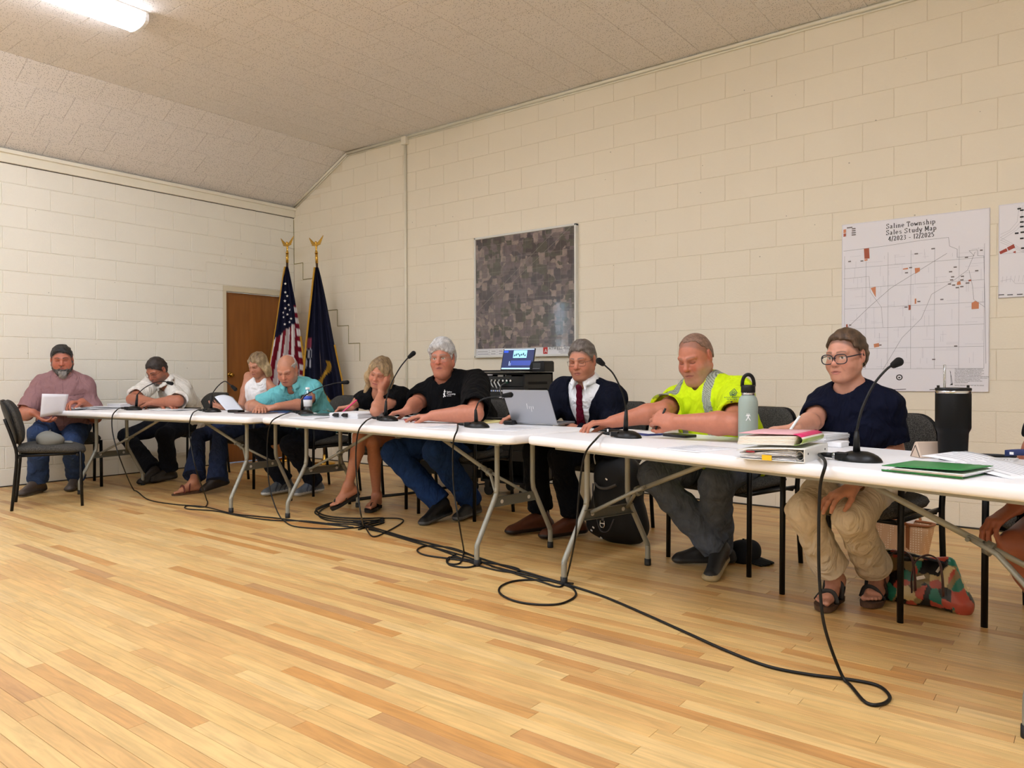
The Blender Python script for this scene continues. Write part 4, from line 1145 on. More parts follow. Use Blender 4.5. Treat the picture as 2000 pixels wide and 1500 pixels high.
def man_rose():
    H = Head(X_(121, 701, .60), R_(-24), R_(14), R_(3), 1.03, 1.12, .010, 1.05)
    p = Person('big bearded man in a dusty rose short sleeved shirt and jeans, holding up white paper', (.43, -2.83, .57), R_(-28), H, R_(-24), sw=.148, w=1.04, d=1.1, belly=.085, sc=1.08, h=.0048, skin=(182, 112, 89))
    wl_ = X_(160, 785, .84); wr = X_(64, 806, .84)
    p.arm(-1, wr, (-.2, -.5, -.8), fwd=(.25, .62, -.55), pn=(.3, .4, .8), curl=((.5, .6, .5),)*4, thick=1.15)
    p.arm(1, wl_, (.1, .25, -.8), fwd=(.25, -.95, -.05), pn=(.2, -.3, -.9), curl=((.5, .7, .6),)*4, thick=1.15)
    p.leg(-1, (.63, -3.14, .10), (.62, -.78, 0)); p.leg(1, (.62, -2.82, .10), (.8, -.6, 0))
    p.finish(eye='down', browc=(44, 34, 30), flush=.3, browh=.85, scalp=((40, 36, 34), .8, .004))
    sol = Sol(); p.torso(sol, .012); p.sleeve(sol, 1, .86, .074, .076); p.sleeve(sol, -1, .86, .078, .08); p.neckhole(sol, .064, .02, .02)
    def pt(V, c):
        L = local(p, V, .6); m = (np.abs(L[:, 0]) < .003) & (L[:, 1] > .05); c[m] *= .72
        for q in (-1, 1):
            m = (np.abs(L[:, 0]-q*.105) < .06) & (L[:, 1] > .05) & ((np.abs(L[:, 2]-.055) < .004) | (np.abs(L[:, 2]-.02+.012*np.cos((L[:, 0]-q*.105)*50)) < .004)); c[m] *= .66
    p.garment('shirt', sol, (152, 116, 118), .006, 34, pt, seed=21); collar(p, (150, 114, 116))
    p.trousers('jeans', (52, 70, 106), rt=.098, rk=.08, rs=.073, rh=.078)
    for q in (1, -1): p.shoe(q, (86, 74, 66), (60, 52, 46))
    p.hair(cap_hair(H, .010, -.004), (30, 28, 28), (92, 90, 90), 4, mixf=lambda L: np.where(L[:, 2] < .035, .5, -.2))
    p.hair(beard_sol(H, .017, .016), (34, 28, 26), (150, 146, 142), 8, name='beard', mixf=lambda L: np.where((L[:, 2] < -.085) & (np.abs(L[:, 0]) < .03), .75, -.1))
    # sheet in his hands
    q = MB(); a, b, c, d = X_(82, 769, .93), X_(134, 770, .93), X_(126, 806, .89), X_(78, 815, .89)
    q.sheet(lambda u, v: (1-u)*(1-v)*a+u*(1-v)*b+u*v*c+(1-u)*v*d+np.array((.02*math.sin(u*PI), 0, 0)), 8, 6, .0008)
    q.obj('paper_sheet', mat('white paper lilac', (240, 238, 244), .7), label='white sheet held up by the bearded man at far left', cat='paper')
man_rose()

def man_white():
    H = Head(on_y(306, 723, -2.20), R_(-70), R_(36), R_(2), .99, 1.05, .004, 1.05)
    p = Person('man in a white short sleeved shirt and glasses leaning on folded arms', (.54, -1.72, .56), R_(-92), H, R_(-82), sw=.172, w=1.08, d=1.1, belly=.03, sc=1.06, h=.0048, skin=(172, 109, 84), bend=.06, hunch=.03)
    p.arm(1, tp('A', 303, 786, .49), None, elbow=tp('A', 347, 783, .58), fwd=(-.8, -.25, -.12), pn=(.15, -.2, -1), curl=((.25, .35, .3),)*4, thick=1.1, spread=.1)
    p.arm(-1, tp('A', 318, 790, .56), None, elbow=tp('A', 258, 780, .55), fwd=(.9, .2, -.05), curl=((.3, .3, .3),)*4, thick=1.1)
    p.leg(-1, (.78, -2.18, .10), (.5, -.85, 0), knee=on_y(247, 852, -2.18)); p.leg(1, (.80, -2.05, .10), (.35, -.93, 0), knee=on_y(322, 850, -2.13))
    p.finish(eye='down', browc=(38, 30, 28), flush=.3, browh=.8, stub=((92, 80, 74), .3), scalp=((48, 40, 36), .7, .006))
    sol = Sol(); p.torso(sol, .012); p.sleeve(sol, 1, .86, .076, .078); p.sleeve(sol, -1, .86, .075, .077); p.neckhole(sol, .060, .015, .0)
    p.garment('shirt', sol, (238, 234, 226), .007, 32, seed=31); collar(p, (240, 236, 228))
    p.trousers('trousers', (26, 28, 36), rt=.092, rk=.076, rs=.07, rh=.078)
    for q in (1, -1): p.shoe(q, (44, 38, 34), (28, 24, 22))
    p.hair(cap_hair(H, .009, -.002, nape=-.068), (36, 30, 28), (66, 56, 50), 5)
    p.hair(beard_sol(H, .004, .004, full=False), (60, 50, 46), (140, 130, 124), 8, name='goatee', amp=.001)
    p.glasses((40, 34, 34), .025, .015)
man_white()

def woman_halter():
    H = Head(on_y(504, 712, -1.76), R_(-78), R_(26), R_(-4), .89, .92, .0, .92, female=True)
    p = Person('woman with shoulder length blonde hair in a white halter top and jeans, reading', (1.62, -1.68, .55), R_(-80), H, R_(-70), sw=.148, w=.84, d=.82, sc=.98, h=.0045, skin=(191, 133, 106), drop=.045)
    p.arm(-1, on_y(449, 796, -2.12), None, elbow=on_y(470, 797, -1.86), fwd=(-.6, -.6, .1), pn=(.3, -.2, .9), curl=((.3, .4, .3),)*4, thick=.8)
    p.arm(1, (1.82, -1.92, .68), (.6, .4, -1), fwd=(-.3, -.9, 0), pn=(-.6, 0, -.6), curl=((.3, .4, .3),)*4, thick=.8)
    K1, K2 = on_y(388, 851, -2.12), on_y(430, 849, -2.05)
    p.leg(-1, (1.76, -2.33, .10), (-.15, -.98, -.06), knee=K1); p.leg(1, (1.88, -2.18, .13), (-.2, -.95, -.2), knee=K2)
    B = p.barefoot(-1); p.body.cone(p.G[-1][1]+(p.G[-1][2]-p.G[-1][1])*.7, p.G[-1][2], .036, .032, .02)
    p.finish(eye='down', browc=(110, 84, 62), flush=.25, lips=(176, 100, 96))
    sandal(p, -1, B, M_footbed, M_redleather, [(((.10, .046, .0), (.10, .03, .045), (.105, -.01, .05), (.11, -.044, .0)), .035), (((.06, .04, .0), (.05, .03, .06), (.04, -.02, .065), (.03, -.036, .0)), .03)])
    sol = Sol(); p.torso(sol, .004, shoulders=False, chestw=.98)
    for q in (1, -1):
        sol.ell(p.sp(.62)+p.l*q*.065+p.f*.085, (.055, .05, .058), None, .04)
        sol.cone(p.sp(.74)+p.l*q*.075+p.f*.075, p.N+p.l*q*.042+p.f*.035+p.u*.02, .030, .016, .03)
    p.neckhole(sol, .05, .02, .02)
    p.garment('halter_top', sol, (246, 246, 248), .004, 46, seed=41)
    p.trousers('jeans', (40, 52, 84), hem=(1.08, .88), rt=.08, rk=.066, rs=.07, rh=.098)
    p.shoe(1, (30, 24, 24), (24, 20, 20), L=.22)
    p.hair(long_hair(H, .035, .002), (104, 82, 60), (206, 180, 138), 6, fr=120, amp=.003, stretch=(1, 1, .25), mixf=lambda L: np.clip(.5-L[:, 2]*6, -.3, .6))
woman_halter()

def man_polo():
    H = Head(on_y(561, 722, -2.0), R_(-56), R_(30), R_(2), .99, 1.06, .003, 1.05)
    p = Person('balding grey haired man in a turquoise polo shirt with folded hands', (2.50, -1.58, .56), R_(-82), H, R_(-60), sw=.155, w=1.0, d=1.05, belly=.03, sc=1.05, h=.0045, skin=(191, 130, 103), bend=.06, hunch=.02)
    p.arm(1, tp('A', 541, 794, .56), None, elbow=tp('B', 596, 790, .62), fwd=(-.75, -.6, -.05), pn=(-.1, 0, -1), curl=((.3, .5, .4),)*4, thick=1.05)
    p.arm(-1, tp('A', 510, 796, .50), None, elbow=tp('A', 490, 793, .70), fwd=(.75, -.5, -.05), pn=(.1, -.2, -1), curl=((.3, .5, .4),)*4, thick=1.05)
    p.leg(-1, (2.38, -1.84, .10), (.1, -1, 0), knee=on_y(494, 856, -2.13)); p.leg(1, (2.60, -1.69, .10), (.15, -1, 0), knee=on_y(566, 868, -2.0))
    p.finish(eye='down', browc=(130, 104, 86), flush=.3, scalp=((150, 118, 98), .25, -.01), stub=((190, 150, 130), .2))
    sol = Sol(); p.torso(sol, .01); p.sleeve(sol, 1, .72, .07, .072); p.sleeve(sol, -1, .66, .07, .072); p.neckhole(sol, .060, .012, .0)
    def pt(V, c):
        L = local(p, V, .7); m = (np.abs(np.abs(L[:, 0])-.016) < .003) & (L[:, 1] > .03) & (L[:, 2] > .0); c[m] *= .7
    p.garment('polo_shirt', sol, (112, 190, 196), .006, 34, pt, seed=51); collar(p, (120, 198, 204))
    p.trousers('trousers', (26, 30, 42), rt=.09, rk=.074, rs=.068, rh=.074)
    for q in (1, -1): p.shoe(q, (112, 120, 132), (206, 208, 208), stripe=(70, 80, 100))
    p.hair(cap_hair(H, .006, -.012, 0, bald=.062), (146, 136, 128), (196, 190, 186), 6, amp=.001)
man_polo()

def woman_black():
    H = Head(on_y(742, 728, -1.93), R_(-64), R_(20), R_(-15), .91, .92, .0, .95, female=True)
    p = Person('blonde woman in a black T-shirt resting her cheek on her hand', (3.52, -1.55, .55), R_(-77), H, R_(-62), sw=.15, w=.9, d=.88, sc=1.0, h=.0042, skin=(189, 128, 101), bend=.04)
    p.arm(1, H.w((.062, .085, -.125)), None, elbow=tp('B', 733, 803, .52), fwd=H.w((.098, .01, .01))-H.w((.062, .085, -.125)), pn=H.w((0, .02, -.03))-H.w((.08, .05, -.03)), curl=((.25, .45, .35),)*4, thick=.85, thumb=(.3, .3))
    p.arm(-1, tp('B', 686, 795, .52), None, elbow=tp('B', 704, 781, .74), fwd=(-.85, -.35, -.15), pn=(-.1, -.3, -1), curl=((.7, .8, .5),)*4, thick=.85)
    K1, K2 = on_y(702, 853, -2.10), on_y(728, 866, -2.0)
    a1 = on_y(680, 950, -2.16); a2 = np.array((3.60, -1.88, .10))
    p.leg(1, a1, on_y(640, 974, -2.30)-a1, knee=K1, bare=True, thick=.92); p.leg(-1, a2, (.42, -.9, 0), knee=K2, bare=True, thick=.92)
    B1 = p.barefoot(1, .95); B2 = p.barefoot(-1, .95)
    p.finish(eye='down', browc=(104, 78, 58), flush=.3, lips=(178, 96, 94))
    ft = [(((.155, .012, .0), (.13, .012, .04), (.06, .045, .012)), .016), (((.155, .012, .0), (.13, .010, .04), (.06, -.042, .012)), .016)]
    for q, B in ((1, B1), (-1, B2)): sandal(p, q, B, M_strapdark, M_strapdark, ft)
    sol = Sol(); p.torso(sol, .008)
    for q in (1, -1): sol.ell(p.sp(.62)+p.l*q*.065+p.f*.08, (.06, .05, .06), None, .04)
    p.sleeve(sol, 1, .55, .064, .066); p.sleeve(sol, -1, .55, .064, .066); p.neckhole(sol, .064, .06, .08)
    p.garment('t_shirt', sol, (11, 11, 13), .005, 40, seed=61)
    p.trousers('shorts', (206, 194, 172), short=.42, rt=.086)
    p.hair(long_hair(H, .13, .006), (92, 72, 52), (198, 168, 122), 7, fr=120, amp=.004, stretch=(1, 1, .25), mixf=lambda L: np.clip(.3-L[:, 2]*3, -.3, .4))
    # pink pen in her right hand
    w = tp('B', 674, 801, .46); MB().tube([w+np.array((-.03, -.03, -.035)), w+np.array((.05, .07, .075))], .005, 8).obj('pen', mat('pink pen plastic', (226, 60, 120), .35), label='pink pen in the hand of the blonde woman in black', cat='pen')
woman_black()

def man_black():
    H = Head(on_y(864, 699, -1.86), R_(-64), R_(6), R_(3), 1.0, 1.12, .010, 1.12)
    p = Person('heavy grey haired man with glasses in a black T-shirt, frowning', (4.28, -1.58, .57), R_(-84), H, R_(-66), sw=.196, w=1.25, d=1.25, belly=.10, sc=1.07, h=.0042, skin=(187, 121, 96), hunch=.02)
    p.arm(1, tp('B', 846, 812, .40), (.6, .2, -.7), fwd=(-.95, -.12, -.1), pn=(0, 0, -1), curl=((.12, .2, .2),)*4, thick=1.18, elbow=tp('B', 928, 808, .52))
    p.arm(-1, tp('B', 796, 801, .52), None, elbow=tp('B', 815, 787, .72), fwd=(-.8, -.5, -.25), pn=(.2, 0, -1), curl=((.4, .5, .4),)*4, thick=1.15)
    p.leg(-1, (4.30, -1.90, .11), (.12, -.99, -.08), knee=on_y(768, 884, -2.03)); p.leg(1, (4.38, -1.66, .10), (.2, -.98, 0), knee=on_y(850, 880, -2.02))
    p.finish(eye='open', browc=(120, 112, 106), flush=.45, browh=.75, scalp=((170, 160, 152), .5, .004))
    sol = Sol(); p.torso(sol, .014); p.sleeve(sol, 1, .90, .09, .088); p.sleeve(sol, -1, .86, .09, .088); p.neckhole(sol, .070)
    p.garment('t_shirt', sol, (9, 9, 11), .006, 30, seed=71)
    p.trousers('jeans', (30, 56, 104), rt=.1, rk=.084, rs=.078, rh=.08)
    for q in (1, -1): p.shoe(q, (22, 22, 24), (84, 86, 88))
    sol = cap_hair(H, .02, .008, nape=-.066, top=.012)
    for a, b in (((.03, .07, .088), (-.066, .05, .062)), ((.03, .06, .1), (-.05, .075, .085)), ((.045, .05, .095), (.078, .02, .05))): H.cn(sol, a, b, .02, .018, .02)
    p.hair(sol, (158, 156, 154), (222, 220, 218), 8, amp=.0022, fr=190, stretch=(1, .3, .7))
    p.glasses((150, 140, 130), .027, .020, .0010, square=.7)
    # small white chest print: figure and two lines of lettering
    pr = Matrix(np.column_stack((-p.l*-1, p.u, p.f)).tolist()).to_4x4()
    base = on_line(866, 768, (p.sp(.66)+p.f*.0)[:2], math.degrees(math.atan2(p.l[1], p.l[0])))
    grp = empty('chest_print'); grp.parent = p.root
    def surf(px, py):                                    # march to the shirt front
        d = unit(ray(px, py)); c = base-p.f*.05; 
        return None
    return p
PB = man_black()

def man_suit():
    H = Head(on_y(1137, 704, -1.80), R_(-80), R_(12), R_(2), .99, 1.06, .003, 1.05)
    p = Person('man in a navy suit with white shirt, maroon tie and glasses', (5.33, -1.46, .57), R_(-96), H, R_(-84), sw=.165, w=1.06, d=1.05, sc=1.05, h=.004, skin=(191, 128, 101))
    p.arm(-1, tp('B', 1024, 813, .70), (-.5, .2, -.8), fwd=(-.97, -.15, -.1), pn=(.1, 0, -1), curl=((.3, .4, .3),)*4, spread=.1)
    p.arm(1, (5.42, -1.93, .70), (.6, .3, -.8), fwd=(-.6, -.7, -.1), pn=(-.2, 0, -1), curl=((.3, .4, .3),)*4)
    p.leg(-1, (5.09, -1.80, .10), (-.4, -.92, 0)); p.leg(1, (5.33, -1.77, .10), (-.38, -.92, 0))
    p.finish(eye='down', browc=(84, 70, 60), flush=.35, browh=.75, stub=((150, 112, 96), .15), scalp=((96, 84, 76), .7, .004))
    sol = Sol(); p.torso(sol, .0); sol.cone(p.N, p.N+unit(p.nt-p.N)*.045+p.f*.012, .07, .064, .02); p.neckhole(sol, .0575, .012, .0)
    p.garment('dress_shirt', sol, (244, 246, 250), .001, 40, seed=80); collar(p, (246, 248, 252), r=.062, w=.03)
    sol = Sol(); p.torso(sol, .018); 
    for q in (1, -1): p.sleeve(sol, q, r0=.08, r1=.062, o=.004, fore=.92); sol.ell(p.S[q]+p.l*q*.02, (.07, .07, .06), None, .04)
    p.neckhole(sol, .07, .03, .02)
    c0 = (p.N-p.u*.36+p.f*.0).astype(F4); l_, f_, u_ = [v.astype(F4) for v in (p.l, p.f, p.u)]
    def vee(P):
        w = P-c0; x, y, z = np.abs(w@l_), w@f_, w@u_
        return np.maximum(x*.95-z*.26, .02-y)
    sol.fun(vee, .0, '-'); sol.p[-1] = ('f', vee, None, None, None, 0., '-')
    def lapel(P):
        w = P-c0; x, y, z = np.abs(w@l_), w@f_, w@u_; e = x*.95-z*.26
        return np.where((e < .058-.5*np.maximum(0, z-.26)) & (e > -.01) & (y > .02) & (z > -.02) & (z < .34), .005, 0.)*(1-np.clip((e-.05)/.008, 0, 1))
    p.garment('suit_jacket', sol, (16, 19, 33), .004, 30, seed=81, extra=lapel)
    # tie
    k0 = p.N+unit(p.nt-p.N)*.034+p.f*.098; q = MB(); path = [k0, p.sp(.72)+p.f*.152, p.sp(.5)+p.f*.158, p.sp(.25)+p.f*.165]
    tie = Sol(); tie.cone(k0+p.u*.012, k0-p.u*.03, .021, .013, .0, flat=(p.f, .6))
    P_ = smooth_path(path, 4)
    for i in range(len(P_)-1): t = i/(len(P_)-1); tie.cone(P_[i], P_[i+1], .017+.024*t, .017+.024*(t+1/len(P_)), .01, flat=(p.f, .55))
    mr = linc((92, 14, 36)); solid_obj('necktie', tie, .004, M_cloth, p.root, color=lambda V: np.tile(mr, (len(V), 1)))
    p.trousers('trousers', (14, 15, 20), rt=.088, rk=.074, rs=.07, rh=.078, hem=(.86, .86), m=M_cloth)
    for q in (1, -1): p.body_sock = None; p.shoe(q, (84, 44, 26), (30, 20, 16), L=.30)
    sk = Sol()
    for q in (1, -1): a = p.G[q]; sk.cone(a[1]+(a[2]-a[1])*.7, a[2], .046, .042, .0)
    bl = linc((14, 14, 17)); solid_obj('socks', sk, .006, M_cloth, p.root, color=lambda V: np.tile(bl, (len(V), 1)))
    p.hair(cap_hair(H, .011, -.006, .004, top=.006), (70, 60, 54), (150, 142, 136), 9, amp=.0018, fr=260, stretch=(1, .25, .7), mixf=lambda L: np.where(L[:, 2] < .04, .35, 0.))
    p.glasses((40, 36, 40), .0265, .0165, .0009)
man_suit()

def man_yellow():
    H = Head(on_line(1358, 698, (6.26, -2.02), -14.6), R_(-97), R_(22), R_(4), 1.04, 1.1, .008, 1.05)
    p = Person('heavyset balding man in a fluorescent yellow work shirt with silver stripes', (6.38, -1.78, .57), R_(-102), H, R_(-104), sw=.178, w=1.12, d=1.15, belly=.05, sc=1.06, h=.0036, skin=(186, 117, 91))
    p.arm(-1, tp('C', 1196, 824, .46), None, elbow=tp('C', 1292, 803, .66), fwd=(-.85, -.42, -.1), pn=(.1, 0, -1), curl=((.3, .5, .35), (.35, .5, .35), (.45, .6, .4), (.5, .6, .4)), spread=.14, thick=1.12)
    p.arm(1, tp('C', 1322, 824, .40), None, elbow=tp('C', 1436, 828, .50), fwd=(-.95, -.1, .18), pn=(-.25, .9, -.4), curl=((.9, 1.1, .7),)*4, thick=1.14)
    p.leg(-1, (6.40, -2.03, .11), (.18, -.96, -.10), knee=on_y(1276, 930, -2.20)); p.leg(1, (6.34, -1.90, .10), (-.8, -.6, 0), knee=on_y(1398, 945, -2.16))
    p.finish(eye='down', browc=(120, 88, 68), flush=.45, stub=((176, 140, 122), .4), scalp=((116, 86, 70), .6, -.022))
    sol = Sol(); p.torso(sol, .012); p.sleeve(sol, 1, .80, .084, .082); p.sleeve(sol, -1, .80, .084, .082); p.neckhole(sol, .070, .04, .06)
    E1, S1 = p.A[1][1], p.A[1][0]; ax = unit(E1-S1); mud = wob(77, 60, 1., 7, (1, .5, 1)); mud2 = wob(78, 170, 1., 7)
    S2, E2 = p.A[-1][0], p.A[-1][1]
    def pt(V, c):
        L = local(p, V, .6); xs = L[:, 0]-.0*L[:, 2]
        for q in (1, -1):
            m = (np.abs(xs-q*(.088+.02*np.clip((L[:, 2]-.12)/.2, 0, 1))) < .024); hat = ((L[:, 2]*1000+L[:, 0]*900).astype(int) % 9 < 3)
            side_ = np.linalg.norm(V-(S1 if q > 0 else S2), axis=1) > .0
            m &= (np.abs(L[:, 2]) < .6) & (L[:, 1] > -.3)
            c[m] = linc((168, 172, 160)); c[m & hat] = linc((112, 118, 106))
        mm = (mud(V.astype(F4)) > .75) & (mud2(V.astype(F4)) > -.3) & (np.linalg.norm(V-(S2+E2)/2, axis=1) < .2); c[mm] = c[mm]*.35+linc((70, 66, 50))*.65
        w = V-S1; al = w@ax
        m = (np.abs(al-.246) < .003); c[m] *= .8
    p.garment('work_shirt', sol, (206, 232, 26), .0055, 34, pt, seed=3)
    p.trousers('jeans', (86, 94, 108), rt=.096, rk=.08, rs=.076, rh=.08, fold=.005)
    p.shoe(1, (30, 30, 31), (46, 46, 46)); p.shoe(-1, (36, 36, 37), (168, 150, 112), sole_t=.034)
    p.hair(cap_hair(H, .0035, -.048, .018), (112, 84, 68), (150, 118, 100), 4, amp=.0004)
    # emblem and lettering on his left sleeve
    return p
PY = man_yellow()

def woman_navy():
    H = Head(on_line(1652, 696, (7.06, -2.24), -14.6), R_(-106), R_(7), R_(2), .93, .95, .003, .95, female=True)
    p = Person('woman in a navy T-shirt and khaki trousers, brown hair tied back, dark glasses', (7.11, -2.03, .56), R_(-102), H, R_(-95), sw=.148, w=.94, d=1.0, belly=.02, sc=1.0, h=.0032, skin=(199, 142, 118))
    p.arm(-1, tp('C', 1553, 836, .50), None, elbow=tp('C', 1590, 822, .74), fwd=(-.75, -.6, -.12), pn=(.2, -.2, -1), curl=((.6, .8, .5),)*4, thick=.95)
    wl2 = on_y(1664, 950, -2.46)
    p.arm(1, wl2, None, elbow=on_y(1746, 880, -2.14), fwd=on_y(1600, 988, -2.60)-wl2, pn=(-.1, -.2, -1), curl=((.15, .3, .2),)*4, thick=.95, spread=.14)
    p.leg(-1, (7.03, -2.24, .105), (-.08, -1, 0), knee=on_y(1570, 1000, -2.50), hipw=.1); p.leg(1, (7.17, -2.06, .105), (.0, -1, 0), knee=on_y(1664, 1012, -2.47), hipw=.1)
    for q in (1, -1): hp, K, An, ft = p.G[q]; p.body.cone(K+(An-K)*.55, An, .043, .034, .02)
    B1 = p.barefoot(-1, .98); B2 = p.barefoot(1, .98)
    p.finish(eye='open', browc=(86, 66, 52), flush=.25, lips=(176, 100, 94), browh=.7, scalp=((74, 56, 44), .7, -.008))
    st = [(((.115, .048, .0), (.115, .03, .046), (.12, -.01, .046), (.115, -.046, .0)), .024), (((.04, .036, .0), (.035, .034, .07), (.04, -.02, .078), (.035, -.036, .0)), .028), (((.035, .036, .01), (-.02, .036, .05), (-.058, 0, .06), (-.02, -.036, .05), (.035, -.036, .01)), .018)]
    for q, B in ((-1, B1), (1, B2)): sandal(p, q, B, M_footbed, M_blackleather, st)
    sol = Sol(); p.torso(sol, .010)
    for q in (1, -1): sol.ell(p.sp(.6)+p.l*q*.07+p.f*.075, (.068, .055, .07), None, .05)
    p.sleeve(sol, 1, .80, .062, .068, k=.025); p.sleeve(sol, -1, .74, .062, .068, k=.025); p.neckhole(sol, .062, .042, .05)
    p.garment('t_shirt', sol, (15, 18, 36), .0045, 40, seed=91)
    p.trousers('khaki_trousers', (216, 202, 178), m=M_cloth, hem=(.78, .80), rt=.09, rk=.074, rs=.068, rh=.080, fold=.0032)
    sol = cap_hair(H, .013, -.022, .008, nape=-.07, top=.004); H.e(sol, (0, -.085, .0), (.05, .04, .055), .03); H.e(sol, (0, -.125, -.005), (.03, .03, .035), .02)
    p.hair(sol, (48, 35, 27), (104, 80, 58), 10, amp=.0016, fr=260, stretch=(1, .12, .8))
    p.glasses((16, 18, 34), .0295, .0225, .0025, y=.106, square=.74, metal=0)
    e = H.w((.081, -.008, -.045)); MB().tube([e+H.M@np.array((0, .012*math.cos(a), .012*math.sin(a))) for a in np.linspace(0, 2*PI, 16, endpoint=False)], .0012, 6, closed=True).obj('hoop_earring', M_watchm, p.root)
    S, E, W = p.A[1]; d = unit(E-W); c = W+d*.035; g = frame(d, (0, 0, 1))
    MB().tube([c+(g[:, 0]*math.cos(a)+g[:, 2]*math.sin(a))*.0345 for a in np.linspace(0, 2*PI, 18, endpoint=False)], .006, 6, closed=True, r2=.4).obj('watch', M_watchm, p.root)
    # white pen in her right hand
    w = tp('C', 1549, 836, .46); MB().tube([w+np.array((-.02, -.02, -.03)), w+np.array((.022, .015, .05))], .0055, 10).obj('pen', mat('white pen plastic', (232, 234, 232), .35), label='white pen in the hand of the woman in navy', cat='pen')
woman_navy()

def person_edge():
    H = Head((8.06, -2.32, 1.17), R_(-100), R_(10), 0, 1.05, 1.0)
    p = Person('person at the right edge, only a hand with black wristband and bare knees visible', (8.02, -2.12, .56), R_(-100), H, R_(-100), sc=1.0, h=.0045, skin=(146, 84, 61))
    wr = on_y(1985, 990, -2.56)
    p.arm(-1, wr, (-.7, .2, -.6), fwd=on_y(1928, 1030, -2.62)-wr, pn=(.1, .0, -1), curl=((.35, .5, .4),)*4, thick=1.05)
    p.arm(1, (8.1, -2.5, .70), (.7, .2, -.6))
    p.leg(-1, (7.86, -2.50, .10), (-.2, -.97, 0), knee=on_y(1985, 1050, -2.60)+np.array((0, 0, -.03)), bare=True, thick=1.05); p.leg(1, (8.12, -2.6, .10), (.1, -1, 0), bare=True)
    p.finish(eye='down')
    sol = Sol(); p.torso(sol, .01); p.sleeve(sol, 1, .8, .074, .072); p.sleeve(sol, -1, .8, .074, .072); p.neckhole(sol)
    p.garment('shirt', sol, (40, 42, 46), .005, seed=101); p.trousers('shorts', (38, 38, 42), short=.72, rt=.092)
    for q in (1, -1): p.shoe(q, (40, 40, 42), (200, 200, 200))
    p.hair(cap_hair(H, .01), (60, 50, 44), (90, 80, 70), 12)
    S, E, W = p.A[-1]; d = unit(E-W); c = W+d*.02; g = frame(d, (0, 0, 1))
    MB().tube([c+(g[:, 0]*math.cos(a)+g[:, 2]*math.sin(a))*.033 for a in np.linspace(0, 2*PI, 18, endpoint=False)], .010, 6, closed=True, r2=.5).obj('wristband', M_rub, p.root)
person_edge()
# ================================================================ helpers for things modelled in world coordinates
ROOTS = []
def wroot(name, loc, **k):
    o = empty(name, tuple(float(c) for c in loc), **k); ROOTS.append(o); return o
def at_depth(px, py, d): return CAM+ray(px, py)/FPX*d
def depth(P): return float((np.array(P)-CAM)@CF)
def text(name, s, size, o, x, y, m, parent=None, align='LEFT', ext=.0003, space=1.):
    """flat lettering: o origin, x writing direction, y up direction"""
    cu = bpy.data.curves.new(name, 'FONT'); cu.body = s; cu.size = size; cu.align_x = align; cu.extrude = ext; cu.space_character = space; cu.materials.append(m); cu.resolution_u = 3
    tmp = bpy.data.objects.new(name, cu); COL.objects.link(tmp); me = bpy.data.meshes.new_from_object(tmp); bpy.data.objects.remove(tmp); bpy.data.curves.remove(cu)
    ob = bpy.data.objects.new(name, me); COL.objects.link(ob)
    x = unit(x); y = unit(np.array(y)-x*(x@np.array(y))); z = np.cross(x, y); M = Matrix.Identity(4)
    for i in range(3): M[i][0], M[i][1], M[i][2], M[i][3] = x[i], y[i], z[i], o[i]
    ob.matrix_world = M
    if parent: ob.parent = parent; ob.matrix_parent_inverse = Matrix.Translation(parent.location).inverted()
    return ob
M_ink = mat('black ink', (28, 28, 30), .7); M_wht = mat('white print', (244, 244, 244), .6); M_paper = mat('white paper', (240, 240, 242), .7); M_grey = mat('grey ink', (150, 150, 154), .7)
M_blackp = mat('matt black plastic', (6, 6, 7), .4, spec=.35); M_foam = mat('black foam', (5, 5, 5), .95, bump=.6, bscale=300); M_chrome = mat('chrome', (200, 200, 200), .18, 1)
M_cable = mat('black rubber cable', (7, 8, 9), .45, spec=.35); M_gold = mat('gold metal', (212, 168, 78), .25, 1)

